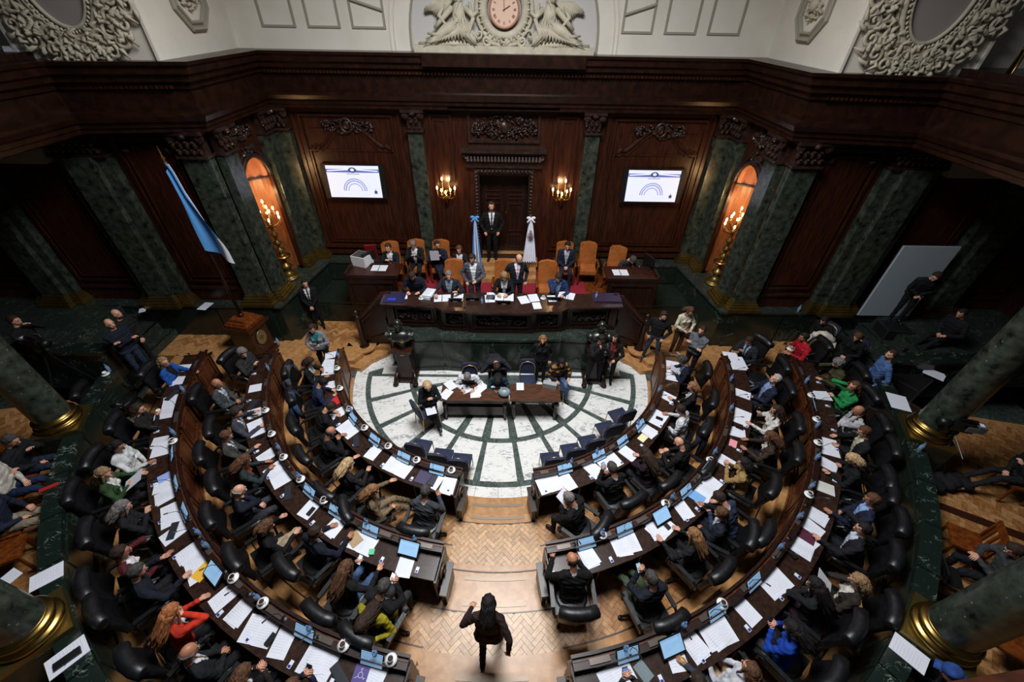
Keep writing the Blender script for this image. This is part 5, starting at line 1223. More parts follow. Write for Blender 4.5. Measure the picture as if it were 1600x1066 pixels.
# ------------------------------------------------------------------ WHO SITS WHERE (angle, radius of the head) - row, short text, pose, look
N_=(20,24,40); K_=(18,18,20); G_=(58,60,66); C_=(40,42,46)
SEATS = [
# inner row, left
(1, (-72.2, 4.77), 'far-end woman in black', 'dark-haired woman in a black jacket reading, first in the inner left row', dict(sex='f', L='paper', Rr='desk', hyaw=-10, hpitch=25, neckline='open'), ('bob','dark'), dict(top=K_, shirt=(190,190,196)), -8, ()),
(1, (-62.7, 4.52), 'young man in navy blazer', 'young dark-haired man in a navy blazer bent over his papers', dict(lean=20, L='write', Rr='desk', hpitch=38), ('short','black'), dict(top=(30,42,70), shirt=(60,60,70)), 0, ()),
(1, (-52.8, 4.57), 'person in black by the red folder', 'dark-haired man in black leaning over a red folder', dict(lean=26, L='desk', Rr='write', hpitch=42), ('short','dark'), dict(top=K_), 0, ()),
(1, (-43.7, 4.85), 'balding bearded man', 'balding bearded man in a black suit, inner left row', dict(lean=12, L='desk', Rr='phone', hpitch=30), ('bald','dgrey'), dict(top=K_, shirt=(70,70,76)), 0, ('beard',)),
(1, (-33.1, 5.06), 'blonde woman in black', 'blonde-haired woman in black reaching to her papers, inner left row', dict(sex='f', lean=10, L='reach', Rr='desk', hpitch=22, hyaw=-12), ('long','blond'), dict(top=(30,26,28)), 0, ()),
(1, (-24.3, 5.25), 'woman in beige trousers', 'brown-haired woman in a beige outfit leaning back, inner left row', dict(sex='f', lean=4, L='reach', Rr='thigh', hpitch=20, legs='out', hyaw=-15), ('long','lbrown'), dict(top=(116,98,72), trousers=(124,106,82)), -34, ()),
(1, (-14.6, 4.94), 'grey-haired grey-suited man', 'grey-haired man in a grey suit seen from behind, nearest the aisle', dict(lean=14, L='desk', Rr='desk', hpitch=16), ('short','dgrey'), dict(top=(62,65,72), trousers=(50,52,58), shirt=(190,190,196)), 4, ()),
# inner row, right
(1, (74.5, 4.62), 'reading man in navy', 'grey curly-haired man in a navy suit reading a sheet', dict(lean=12, L='paper', Rr='desk', hpitch=32, neckline='jacket'), ('curly','dgrey'), dict(top=N_, shirt=(130,150,190), tie=(40,40,70)), 0, ()),
(1, (63.6, 4.87), 'fair-haired woman in black', 'fair-haired woman in a black jacket over white, inner right row', dict(sex='f', lean=4, L='desk', Rr='lap', hpitch=16, neckline='open', hyaw=12), ('bob','lbrown'), dict(top=K_, shirt=(214,208,208)), 0, ()),
(1, (53.8, 4.81), 'young man in a white shirt', 'dark-haired young man in a white shirt and dark tie', dict(lean=10, L='lap', Rr='desk', hpitch=24, neckline='jacket', hyaw=8), ('short','dark'), dict(top=(212,214,220), shirt=(212,214,220), tie=(22,28,50)), 0, ()),
(1, (44.3, 5.14), 'bald man in black', 'bald man in a black sweater, inner right row', dict(lean=14, L='desk', Rr='desk_in', hpitch=30), ('none',None), dict(top=K_), 0, ()),
(1, (35.9, 4.86), 'woman in dark purple', 'long dark-haired woman in dark purple at her screen', dict(sex='f', lean=14, L='chin', Rr='desk', hpitch=26), ('verylong','dark'), dict(top=(38,18,30)), 0, ()),
(1, (26.6, 4.78), 'man with blue-lit phone', 'grey-haired man in black looking at his phone, inner right row', dict(lean=14, L='phone_hi', Rr='phone', hpitch=24), ('short','dgrey'), dict(top=K_, shirt=(170,170,176)), 2, ()),
(1, (14.7, 5.04), 'man holding a sheet', 'grey-haired man in black turned to hold up a sheet, nearest the aisle', dict(lean=16, L='paper_hi', Rr='reach', hpitch=32, legs='seat'), ('short','grey'), dict(top=K_, shirt=(150,150,156)), 36, ('glasses',)),
# middle row, left
(2, (-76.9, 6.23), 'heavy grey-haired man', 'heavy grey-haired man in a dark grey sweater, first in the middle left row', dict(lean=4, fat=1.18, L='lap', Rr='phone', hpitch=16, hyaw=-20), ('curly','grey'), dict(top=(46,44,46), trousers=(44,56,78)), -24, ('beard',)),
(2, (-68.3, 6.56), 'bald man in a grey suit', 'bald man in a grey suit with crossed hands, middle left row', dict(lean=4, fat=1.1, L='lap', Rr='lap', hpitch=16, hyaw=-14), ('bald','grey'), dict(top=(66,70,74), trousers=(56,60,64), shirt=(190,196,206), tie=(160,170,190)), -6, ()),
(2, (-58.5, 6.18), 'dark-haired grey-suited man', 'dark-haired man in a grey suit talking with his hands, middle left row', dict(lean=6, L='gest', Rr='desk', hpitch=18, hyaw=-10), ('short','dark'), dict(top=(62,64,74), shirt=(196,198,206), tie=(120,122,136)), -4, ('beard',)),
(2, (-53.6, 6.41), 'man with navy tie', 'man with glasses, white shirt and navy tie in a grey jacket', dict(lean=2, L='lap', Rr='desk', hpitch=26, hyaw=-6), ('short','brown'), dict(top=(60,60,58), shirt=(214,218,228), tie=(24,36,76)), -4, ('glasses',)),
(2, (-46.5, 6.28), 'woman with an orange scarf', 'brown-haired woman with an orange scarf and dark green blazer', dict(sex='f', lean=8, L='desk', Rr='write', hpitch=26, neckline='open'), ('long','brown'), dict(top=(44,54,56), shirt=(150,56,32)), -6, ()),
(2, (-41.3, 6.56), 'bald man in navy', 'bald white-haired man in a navy jacket over grey', dict(lean=6, fat=1.1, L='lap', Rr='chin', hpitch=20, neckline='open'), ('bald','white'), dict(top=N_, shirt=(110,118,130), trousers=(52,54,60)), -8, ()),
(2, (-33.1, 6.59), 'woman with tied hair', 'brown-haired woman with tied-back hair in black and beige trousers', dict(sex='f', lean=8, L='gest', Rr='desk', hpitch=28, legs='cross'), ('ponytail','brown'), dict(top=K_, trousers=(160,142,116)), -10, ()),
(2, (-26.4, 6.28), 'dark-haired man in navy suit', 'dark-haired bearded man in a dark navy suit turned to his neighbour', dict(lean=8, L='desk', Rr='reach', hpitch=16, hyaw=-28), ('short','dark'), dict(top=(20,24,38), shirt=(216,218,226)), -8, ('beard',)),
(2, (-19.4, 6.50), 'woman with raised phone', 'long brown-haired woman in a black jacket and jeans holding a phone', dict(sex='f', lean=10, L='phone_hi', Rr='reach', hpitch=24), ('verylong','brown'), dict(top=(24,24,26), trousers=(64,88,124)), -6, ()),
(2, (-13.7, 6.57), 'man with white phone', 'dark-haired man in a black suit looking at a white phone, nearest the aisle', dict(lean=10, L='phone_hi', Rr='phone_hi', hpitch=38), ('short','dgrey'), dict(top=(22,22,26), shirt=(220,222,228), trousers=(48,48,52)), -12, ()),
# middle row, right
(2, (83.6, 6.29), 'bowed dark-suited man', 'man in a dark suit and loosened tie bent aside, first in the middle right row', dict(lean=8, L='thigh', Rr='phone', hpitch=30, neckline='jacket'), ('short','dark'), dict(top=(34,36,40), shirt=(150,172,206), tie=(30,34,50)), 30, ()),
(2, (71.1, 6.53), 'white-bearded man in navy', 'white-haired bearded man in a navy jacket and blue shirt looking up', dict(lean=-2, fat=1.1, L='lap', Rr='thigh', hpitch=-14, hyaw=8, neckline='open'), ('short','white'), dict(top=(28,34,54), shirt=(120,146,188), trousers=(26,30,44)), 10, ('beard',)),
(2, (62.2, 6.49), 'woman in a white sweater', 'dark curly-haired woman in a white sweater with a raised hand', dict(sex='f', lean=4, L='desk', Rr='phone_hi', hpitch=10, hyaw=10), ('curlylong','dark'), dict(top=(206,200,194), trousers=K_), 6, ()),
(2, (55.2, 6.46), 'woman in a brown blazer', 'brown-haired woman in a dark brown blazer holding a phone, middle right row', dict(sex='f', lean=6, L='desk', Rr='desk', hpitch=22, neckline='jacket'), ('long','brown'), dict(top=(58,44,36), shirt=(214,206,196)), 6, ()),
(2, (46.4, 6.23), 'person in a mustard sweater', 'dark-haired person in a mustard sweater with clasped hands raised', dict(sex='f', lean=10, L='phone_hi', Rr='phone_hi', hpitch=10), ('bob','black'), dict(top=(158,128,78), trousers=K_), 4, ()),
(2, (38.2, 6.26), 'man in a slate-blue suit', 'dark-haired man in a slate-blue suit bent over the desk', dict(lean=28, L='desk', Rr='desk', hpitch=34), ('short','dark'), dict(top=(44,54,76), shirt=(190,200,220), trousers=(34,42,60)), 4, ()),
(2, (35.2, 6.44), 'man in dark navy suit', 'dark-haired man in a dark navy suit turned left with joined hands', dict(lean=6, L='lap', Rr='gest', hpitch=16, hyaw=22), ('short','brown'), dict(top=(28,32,44), shirt=(206,212,226)), 22, ()),
(2, (29.2, 6.43), 'long-haired woman in black', 'woman with long fair-brown hair in black seen from behind', dict(sex='f', lean=10, L='reach', Rr='desk', hpitch=10, hyaw=14), ('verylong','lbrown'), dict(top=(26,26,28)), 6, ()),
(2, (20.2, 6.67), 'man in green trousers', 'grey-haired man in black and green trousers holding a phone', dict(lean=2, L='phone_hi', Rr='phone_hi', hpitch=40, legs='out'), ('short','dgrey'), dict(top=(24,28,38), trousers=(62,78,58)), 0, ()),
(2, (11.1, 6.11), 'shaven-headed man in black', 'shaven-headed man in a black sweater and white collar, nearest the aisle', dict(lean=16, L='reach', Rr='desk', hpitch=24, hyaw=26), ('bald','dark'), dict(top=(14,14,16), shirt=(214,214,220), trousers=(40,40,46)), -10, ('beard',)),
# outer row, left
(3, (-75.0, 7.68), 'woman in blue blazer', 'fair short-haired woman in a bright blue blazer, first in the outer left row', dict(sex='f', lean=2, L='desk', Rr='lap', hpitch=4, hyaw=-20, neckline='open'), ('bob','dblond'), dict(top=(28,84,168), shirt=(20,20,24)), -8, ('glasses',)),
(3, (-64.6, 7.78), 'woman lifting a cup', 'dark-haired woman in black lifting a cup, outer left row', dict(sex='f', lean=4, L='rest', Rr='phone_hi', hpitch=12), ('bob','dark'), dict(top=(30,27,26)), -4, ()),
(3, (-58.3, 7.99), 'woman in a white turtleneck', 'dark-haired woman with glasses in a white sweater and cream skirt', dict(sex='f', lean=2, L='lap', Rr='desk', hpitch=24, hyaw=-6), ('ponytail','black'), dict(top=(214,214,216), trousers=(190,176,150)), -16, ('glasses',)),
(3, (-54.3, 8.14), 'blonde woman in green', 'long fair-haired woman in a dark green jacket holding papers', dict(sex='f', lean=6, L='desk', Rr='paper', hpitch=18, hyaw=-30, neckline='open'), ('verylong','dblond'), dict(top=(44,70,38), shirt=(214,214,212)), -6, ()),
(3, (-47.7, 7.93), 'woman in leather jacket', 'woman with grey-blonde hair in a black leather jacket', dict(sex='f', lean=6, L='lap', Rr='phone', hpitch=18), ('long','grey'), dict(top=(26,26,30)), -4, ()),
(3, (-41.7, 8.08), 'person in maroon', 'dark-haired person in a maroon cardigan over white touching the face', dict(sex='f', lean=4, L='face', Rr='desk', hpitch=12, neckline='open'), ('short','dark'), dict(top=(84,26,36), shirt=(226,224,226)), -2, ()),
(3, (-38.4, 8.01), 'man with spread hands', 'grey-haired man in a dark suit with spread hands, outer left row', dict(lean=8, L='gest', Rr='reach', hpitch=16), ('short','dgrey'), dict(top=(22,26,38)), 0, ()),
(3, (-31.7, 7.96), 'woman in a red jacket', 'red-blonde woman in a bright orange-red jacket', dict(sex='f', lean=8, L='desk', Rr='face', hpitch=18), ('verylong','red'), dict(top=(196,50,30), shirt=(220,220,220)), 2, ()),
(3, (-27.1, 8.09), 'man with patterned tie', 'bald man in a dark suit with a patterned tie and clasped hands', dict(lean=2, fat=1.1, L='lap', Rr='lap', hpitch=22, neckline='jacket'), ('bald','grey'), dict(top=(24,26,30), shirt=(206,208,216), tie=(118,94,66)), 0, ()),
(3, (-21.6, 7.97), 'woman with maroon phone', 'brown-haired woman holding a maroon phone case, at the lower edge', dict(sex='f', lean=8, L='phone', Rr='phone', hpitch=28), ('bob','brown'), dict(top=(38,28,28), shirt=(220,220,220)), 0, ()),
(3, (-17.0, 7.89), 'man with a raised phone', 'dark-haired man in navy holding up a phone at the lower edge', dict(lean=10, L='phone_hi', Rr='phone_hi', hpitch=26), ('short','brown'), dict(top=(24,30,52), shirt=(190,190,196)), 0, ()),
# outer row, right
(3, (83.9, 7.53), 'person in red sweater', 'dark-haired person in a bright red sweater leaning forward, outer right row', dict(lean=12, L='desk', Rr='thigh', hpitch=6, hyaw=-16), ('short','black'), dict(top=(170,22,38), trousers=K_), 4, ()),
(3, (77.4, 7.95), 'grey-haired woman in olive', 'curly grey-haired woman in an olive jacket with a hand to her face', dict(sex='f', lean=10, L='desk', Rr='face', hpitch=24), ('curly','grey'), dict(top=(66,64,40)), 4, ()),
(3, (71.7, 7.99), 'woman in green sweater', 'curly-haired woman with glasses in a vivid green sweater, chin on hand', dict(sex='f', lean=4, L='cross2', Rr='ear', hpitch=0, hyaw=10), ('curlylong','brown'), dict(top=(34,136,72), trousers=K_), 16, ('glasses',)),
(3, (66.3, 7.92), 'man in pale jacket', 'shaven-headed man in a pale grey jacket and black tee', dict(lean=6, L='chin', Rr='lap', hpitch=22, neckline='open', hyaw=6), ('bald','dgrey'), dict(top=(176,174,178), shirt=(22,22,26)), 6, ('beard',)),
(3, (62.2, 7.94), 'man in cream shirt', 'brown-haired man in a black jacket over a cream shirt', dict(lean=8, L='desk', Rr='desk', hpitch=20, neckline='open'), ('short','brown'), dict(top=(24,24,26), shirt=(196,188,166)), 4, ()),
(3, (56.1, 7.73), 'short-haired fair woman', 'short fair-haired woman all in black, outer right row', dict(sex='f', lean=12, L='desk', Rr='phone', hpitch=30), ('bob','blond'), dict(top=(18,20,24)), 6, ('glasses',)),
(3, (50.4, 8.03), 'man in blue shirt', 'brown-haired man in a navy suit and pale blue shirt', dict(lean=2, L='reach', Rr='lap', hpitch=18, neckline='open'), ('short','brown'), dict(top=(24,30,50), shirt=(140,172,222), trousers=(26,34,56)), 4, ()),
(3, (45.5, 8.00), 'man stretching his hand', 'dark-haired man in a black suit stretching a hand to the desk', dict(lean=4, L='reach', Rr='ear', hpitch=10, neckline='open', hyaw=14), ('short','black'), dict(top=(24,24,30), shirt=(196,206,222)), 4, ()),
(3, (39.0, 8.17), 'woman with open booklet', 'older fair-haired woman reading a white booklet in a brown coat', dict(sex='f', lean=2, L='paper', Rr='chin', hpitch=18, legs='out', neckline='open'), ('bob','dblond'), dict(top=(44,38,36), shirt=(218,212,200), trousers=(50,46,46)), 14, ()),
(3, (35.2, 7.83), 'bare-armed woman in black', 'long dark-haired woman in a black top with a bare forearm', dict(sex='f', lean=10, L='chin', Rr='thigh', hpitch=18), ('verylong','black'), dict(top=(26,26,30), trousers=(60,28,44)), 4, ()),
(3, (29.5, 7.95), 'woman in royal blue', 'dark-haired woman in a royal blue jacket holding a phone', dict(sex='f', lean=8, L='phone', Rr='phone', hpitch=28, hyaw=14), ('long','black'), dict(top=(18,60,156), trousers=(50,50,56)), 6, ()),
(3, (23.2, 8.00), 'person in beige trousers', 'brown-haired person in beige trousers at the lower edge, right', dict(sex='f', lean=-6, L='thigh', Rr='lap', hpitch=10, legs='out'), ('long','brown'), dict(top=(196,196,204), trousers=(164,132,96)), 0, ()),
(3, (18.4, 7.88), 'person with a marker', 'dark-haired person in a slate-grey jacket holding a yellow marker', dict(lean=8, L='thigh', Rr='desk', hpitch=24), ('short','dark'), dict(top=(62,70,84), shirt=(200,204,210)), 0, ()),
(3, (13.0, 7.77), 'person photographing', 'person in dark green holding a phone over the desk at the lower edge', dict(sex='f', lean=8, L='phone_hi', Rr='phone_hi', hpitch=24), ('bob','dark'), dict(top=(30,44,38)), 0, ()),
]
def place_by_head(hx, hy, zf, rz, pose, scale=1.0):
    B = body(**pose); h = B['head'].translation; c, s = math.cos(rz), math.sin(rz)
    return (hx-(h.x*c-h.y*s)*scale, hy-(h.x*s+h.y*c)*scale, zf)
FOLK = {}
HAIRCHAIR = []
for row, (a, rh), short, label, pose, hair, look, turn, ex in SEATS:
    PEOPLE_AT.append((row, a, short))
    zf = (Z1, Z2, Z3)[row-1]; rz = R(a+turn); x, y = P(a, rh); loc = place_by_head(x, y, zf, rz, pose)
    o = person(loc, rz, label, pose, hair, skin=1+(len(FOLK) % 3 == 0), extras=ex, **look); FOLK[short] = (o, pose)
    dx, dy = loc[0]-CX, loc[1]-CY; cr = math.hypot(dx, dy)
    c = clone('CH', CH, (loc[0]-.02*math.sin(-rz)*0, loc[1], zf), rz, uniq('black leather swivel chair under the %s' % short), 'chair', 'black swivel chairs of the rows', scale=1.06)
# empty chairs and chairs with coats
for row, (a, r_), rz_, lab in ((2, (78.0, 6.60), 84, 'empty black leather swivel chair at the far end of the middle right row'), (3, (54.2, 7.99), 57, 'empty black swivel chair between fair-haired woman in black and pale blue shirt'), (3, (-73.4, 8.85), -66, 'empty black leather swivel chair near the far end of the outer left row')):
    clone('CH', CH, (*P(a, r_), (Z1, Z2, Z3)[row-1]), R(rz_), lab, 'chair', 'black swivel chairs of the rows')
def coat(x, y, z, rz, col, lab):
    b = MB(); n = 12
    b.tube([(-.24,-.36,.98), (-.1,-.40,1.05), (0,-.41,1.07), (.1,-.40,1.05), (.24,-.36,.98)], [.06,.10,.11,.10,.06], 10)
    for i in range(7): u = (i-3)/3; b.tube([(u*.20,-.42,1.05), (u*.24,-.47+.02*(i % 2),.8), (u*.25,-.46,.55), (u*.26,-.44,.42)], [.05,.055,.05,.035], 8)
    for s in (-1, 1): b.tube([(s*.25,-.36,.97), (s*.30,-.34,.8), (s*.29,-.30,.58)], [.06,.05,.045], 8)
    o = b.obj('coat', cloth(col), smooth=True); o.location = (x, y, z); o.rotation_euler = (0,0,rz); tag(o, lab, 'coat'); return o
for short, col, lab in (('young man in a white shirt', (22,26,42), 'navy jacket hung over the chair of the young man in white'), ('young man in navy blazer', (42,62,92), 'slate-blue jacket hung over the chair behind the navy blazer'), ('far-end woman in black', (64,66,72), 'grey hooded coat over the first chair of the inner left row')):
    o, p = FOLK[short]; coat(o.location.x, o.location.y, o.location.z, o.rotation_euler.z, col, lab)
x, y = (8.16, 7.96); coat(x, y+.0, Z3-.1, PI-.6, (206,198,180), 'cream woollen coat draped over a banquet chair by the dado')

# ------------------------------------------------------------------ standing and sitting people off the rows
def folk(head, zf, face, label, pose, hair, look, ex=(), scale=1.0, chair=None, skin=1, zh=None):
    rz = R(face); loc = place_by_head(head[0], head[1], zf, rz, pose, scale); o = person(loc, rz, label, pose, hair, extras=ex, scale=scale, skin=skin, **look); FOLK[label] = (o, pose); return o
ST = dict(stand=True, legs='stand', lean=0, L='side', Rr='side', hpitch=6)
# dais, back row and clerks   (facing the chamber: -y = 180 degrees)
folk((-0.37, 11.98), ZL, 182, 'bearded man in a black suit and tie standing in the doorway', dict(ST, L='pocket', Rr='pocket', neckline='jacket', hpitch=2), ('short','dark'), dict(top=(16,16,18), shirt=(220,220,226), tie=(20,20,24), trousers=(14,14,16)), ('beard',), 1.1)
zd = ZD+.015
folk((-3.41, 11.10), zd, 170, 'dark-haired man in a black suit with joined fingers, leftmost on the dais', dict(L='phone', Rr='phone', lean=6, hpitch=6, neckline='open'), ('short','dark'), dict(top=(24,26,30), shirt=(214,214,220)), (), 1.03)
folk((-2.73, 11.38), zd, 180, 'grey-haired man in a black suit reading his phone at the back of the dais', dict(L='phone', Rr='phone', lean=6, hpitch=34, neckline='open'), ('short','grey'), dict(top=(24,24,28), shirt=(220,220,226)), (), 1.03)
folk((-1.99, 11.32), zd, 186, 'bearded man with glasses in navy holding a white sheet', dict(L='paper_hi', Rr='paper_hi', lean=4, hpitch=6, hyaw=28, legs='cross'), ('short','dark'), dict(top=(20,28,44), trousers=(26,36,56)), ('beard','glasses'), 1.03)
folk((-1.32, 11.12), zd, 180, 'half-hidden woman in a black jacket behind the grey-suited man', dict(sex='f', L='phone', Rr='lap', lean=4, hpitch=14, neckline='open'), ('bob','brown'), dict(top=(26,26,28), shirt=(206,206,212)), (), 1.0)
folk((-2.41, 9.55), zd, 182, 'dark-haired man in dark navy at the left of the long desk', dict(lean=14, L='desk', Rr='desk', hpitch=34), ('short','dark'), dict(top=(20,24,40)), (), 1.05)
folk((-1.43, 9.51), zd, 176, 'grey-haired man in a dark suit gesturing at the long desk', dict(lean=8, L='gest', Rr='reach', hpitch=10, hyaw=18, neckline='open'), ('short','grey'), dict(top=(34,38,46), shirt=(130,142,160)), (), 1.05)
folk((-0.80, 9.77), zd, 176, 'dark-haired man in a grey blazer and white shirt standing at the long desk', dict(ST, L='waist', Rr='pocket', hpitch=26, hyaw=-10, neckline='open'), ('short','dark'), dict(top=(78,82,92), shirt=(220,220,224), trousers=(54,58,64)), ('beard',), 1.03)
folk((0.05, 9.55), zd, 180, 'long-haired blonde woman in black at the centre of the long desk', dict(sex='f', lean=10, L='write', Rr='desk', hpitch=30, neckline='open'), ('verylong','dblond'), dict(top=(20,20,22), shirt=(200,200,200)), (), 1.05)
folk((0.44, 9.80), zd, 190, 'balding man in a dark navy suit and pink tie standing at the long desk', dict(ST, L='side', Rr='side', hpitch=30, hyaw=30, neckline='jacket'), ('bald','dark'), dict(top=(22,26,38), shirt=(216,206,212), tie=(196,150,170), trousers=(18,20,28)), ('beard',), 1.03)
folk((1.50, 9.52), zd, 176, 'dark-haired man in a blue suit drinking from a white cup', dict(lean=12, L='desk', Rr='chin', hpitch=24, neckline='open'), ('short','dark'), dict(top=(30,50,88), shirt=(150,170,206)), (), 1.05)
folk((1.94, 11.35), zd, 178, 'young man in a navy sweater with joined hands on the dais', dict(L='lap', Rr='lap', lean=6, hpitch=14, neckline='jacket'), ('short','black'), dict(top=(26,32,50), shirt=(180,180,190), trousers=(28,36,54)), (), 1.05)
folk((3.81, 10.80), zd, 205, 'man in a grey suit bent sideways over the right clerk desk', dict(lean=30, side_=0, L='reach', Rr='desk', hpitch=30), ('short','dgrey'), dict(top=(44,46,52)), (), 1.05)
# marble floor
folk((200.00, -788.60) if False else (-1.69, 6.70), 0, 200, 'blonde woman in black seated at the left end of the writing table', dict(sex='f', lean=8, L='phone', Rr='phone', hpitch=36, legs='cross'), ('bob','blond'), dict(top=(20,22,26), trousers=(20,20,24)), (), 1.0)
folk((-0.80, 7.12), 0, 180, 'grey-haired man in a white shirt and black vest writing at the table', dict(lean=20, L='desk', Rr='desk', hpitch=36), ('short','grey'), dict(top=(222,222,228), trousers=(28,28,32)), (), 1.0)
folk((-0.06, 7.04), 0, 178, 'dark-haired woman in teal writing at the table, head bowed', dict(sex='f', lean=26, L='desk_in', Rr='desk_in', hpitch=44), ('bob','black'), dict(top=(24,52,62)), (), 1.0)
folk((-0.10, 7.44), 0, 190, 'dark-haired man in a black leather jacket bending down beside the woman in teal', dict(stand=True, legs='stand', lean=62, L='down_fwd', Rr='down_fwd', hpitch=10, hyaw=-6), ('short','dark'), dict(top=(36,36,44), trousers=(20,20,24)), ('beard',), 1.0)
folk((1.06, 8.06), 0, 176, 'woman with long curly fair-brown hair in black standing behind the table', dict(ST, sex='f', L='side', Rr='side', neckline='x'), ('curlylong','lbrown'), dict(top=(20,20,24), trousers=(16,16,18)), (), .96)
folk((1.53, 7.59), 0, 196, 'dark-haired woman in a mustard and black striped sweater, seated', dict(sex='f', lean=14, L='desk', Rr='thigh', hpitch=14, hyaw=-16, legs='seat'), ('long','black'), dict(top=(164,120,62), trousers=(82,106,144)), (), 1.0)
folk((2.53, 8.01), 0, 184, 'cameraman in a black cap and black clothes filming on the marble', dict(ST, L='cam', Rr='cam', legs='apart', hpitch=8), ('cap','black'), dict(top=(22,22,26), trousers=(24,26,32), shoes=(70,70,74)), (), 1.0)
folk((2.92, 8.12), 0, 160, 'long dark-haired woman in black with a dark red top beside the cameraman', dict(ST, sex='f', L='waist', Rr='waist', hyaw=-26, neckline='open'), ('verylong','black'), dict(top=(20,20,22), shirt=(110,34,34), trousers=(14,14,16)), (), .98)
# around the side stairs
folk((-5.65, 10.06), Z1, 198, 'guard in a black suit and white shirt standing by the left dado', dict(ST, L='clasp', Rr='clasp', neckline='jacket', hyaw=20), ('short','black'), dict(top=(16,16,18), shirt=(200,200,206), tie=(16,16,18), trousers=(14,14,16)), (), 1.0)
folk((-4.70, 8.05), Z1, 186, 'woman in a light grey blazer and teal top holding a sheet', dict(ST, sex='f', L='paper', Rr='waist', hpitch=24, neckline='open'), ('bob','dark'), dict(top=(120,120,124), shirt=(36,112,116), trousers=(22,22,26)), (), .97)
folk((4.25, 8.71), Z1, 150, 'dark-haired man in a black sweater and blue-grey jeans on the right stair', dict(ST, L='pocket', Rr='pocket', hpitch=18, hyaw=40, legs='apart'), ('short','dark'), dict(top=(16,16,18), trousers=(50,58,72), shoes=(60,60,66)), ('beard',), 1.0)
folk((5.06, 9.00), Z1, 190, 'long-haired woman in a cream jacket with a black bag', dict(ST, sex='f', L='waist', Rr='waist', hpitch=30), ('long','brown'), dict(top=(206,194,172), trousers=(72,52,40), shoes=(160,150,140)), (), .98)
folk((5.02, 8.07), Z1, 130, 'dark-haired man in a grey sweater with folded arms', dict(ST, L='cross', Rr='cross2', hpitch=4), ('short','dark'), dict(top=(92,98,104), trousers=(20,20,24)), ('beard',), 1.0)
folk((-1.74, 1.84), Z2, 160, 'long dark-haired woman in a mustard yellow jacket crouching behind the middle left row', dict(sex='f', lean=26, L='desk', Rr='thigh', hpitch=20, legs='seat'), ('verylong','dark'), dict(top=(158,146,30), trousers=(16,16,18)), (), 1.0)
folk((-0.04, 1.96), Z2, -4, 'dark-haired woman in a dark brown jacket walking up the aisle', dict(stand=True, sex='f', legs='walk', lean=8, L='swing_f', Rr='swing_b', hpitch=10), ('long','black'), dict(top=(44,28,28), trousers=(18,18,20)), (), .98)
# outside the curved wall
folk((-8.66, 7.24), .9, -110, 'bald man in a dark pullover with folded arms, nearer the column, left stair', dict(ST, L='cross', Rr='cross2', hpitch=-4), ('bald','dgrey'), dict(top=(20,26,38), trousers=(40,54,76)), (), 1.0)
folk((-8.78, 7.61), .9, -96, 'shaven-headed man in a black jacket behind the man with folded arms', dict(ST, L='clasp', Rr='side', hpitch=-4), ('bald','dark'), dict(top=(24,24,24), trousers=(22,22,24)), ('beard',), 1.0)
folk((-10.64, 7.20), 1.0, -80, 'camera operator in black behind a video camera at the upper left', dict(ST, L='cam', Rr='waist', hpitch=10), ('short','dark'), dict(top=(20,20,22), trousers=(16,16,18)), (), 1.0)
folk((-8.34, 4.34), ZP, -74, 'dark-haired man in a black sweater seated behind the left marble wall', dict(lean=12, L='phone', Rr='lap', hpitch=18, legs='out'), ('short','dgrey'), dict(top=(22,24,26), trousers=(30,40,56)), (), 1.0)
folk((-8.26, 3.86), ZP, -70, 'person in white and jeans seated at the left edge', dict(lean=6, L='lap', Rr='phone', hpitch=26, legs='out'), ('short','dark'), dict(top=(196,188,178), trousers=(28,42,72)), (), 1.0)
folk((-7.73, 3.27), ZP, -66, 'person in navy and beige trousers seated at the left edge', dict(lean=8, L='thigh', Rr='lap', hpitch=20, legs='out'), ('short','dark'), dict(top=(26,32,50), trousers=(140,128,108)), (), 1.0)
folk((10.44, 8.57), 1.70, 160, 'dark-haired man in black leaning before the white board', dict(ST, lean=22, L='clasp', Rr='clasp', hpitch=16, hyaw=-20), ('short','dark'), dict(top=(20,22,26), trousers=(14,14,16)), (), 1.0)
folk((10.96, 7.93), 1.40, 100, 'young man in black sitting on the right marble stair', dict(lean=8, L='thigh', Rr='lap', hpitch=18, legs='out'), ('short','black'), dict(top=(20,20,24), trousers=(18,18,20)), (), 1.0)
folk((8.59, 6.75), Z3, 70, 'dark-haired man in a blue sweatshirt standing at the end of the right wall', dict(ST, L='side', Rr='side', hpitch=0, hyaw=20), ('short','dark'), dict(top=(70,100,150), trousers=(18,20,24)), ('beard',), 1.0)
folk((8.47, 8.63), Z3, 110, 'dark-haired young man in black leaning forward by the right dado', dict(lean=18, L='thigh', Rr='lap', hpitch=20), ('short','black'), dict(top=(18,18,20), trousers=(16,16,18)), (), 1.0)
folk((8.87, 7.92), Z3, 120, 'brown-haired person in black seated behind the young man in black', dict(sex='f', lean=14, L='lap', Rr='lap', hpitch=20), ('bob','brown'), dict(top=(22,20,22), trousers=(20,20,24)), (), 1.0)
folk((9.49, 4.26), ZP, 78, 'photographer in black with grey trainers stretched out at the right edge', dict(lean=10, L='phone', Rr='lap', hpitch=20, legs='out'), ('short','dark'), dict(top=(18,18,20), trousers=(26,28,30), shoes=(150,146,140)), (), 1.0)
folk((7.44, 2.61), ZP, 62, 'person in grey typing on a laptop at the right edge', dict(lean=10, L='desk_in', Rr='desk_in', hpitch=30, legs='seat'), ('short','dark'), dict(top=(56,58,60), trousers=(20,22,28)), (), 1.0)
folk((5.60, 1.25), ZP-.3, 40, 'person in a blue cap at the lower right corner', dict(lean=10, L='lap', Rr='lap', hpitch=20), ('cap','black'), dict(top=(20,26,38)), (), 1.0)
o, p = FOLK['person in a blue cap at the lower right corner']
for ch in o.children:
    if ch.name.startswith('cap'): ch.material_slots[0].material = cloth((40,72,140))
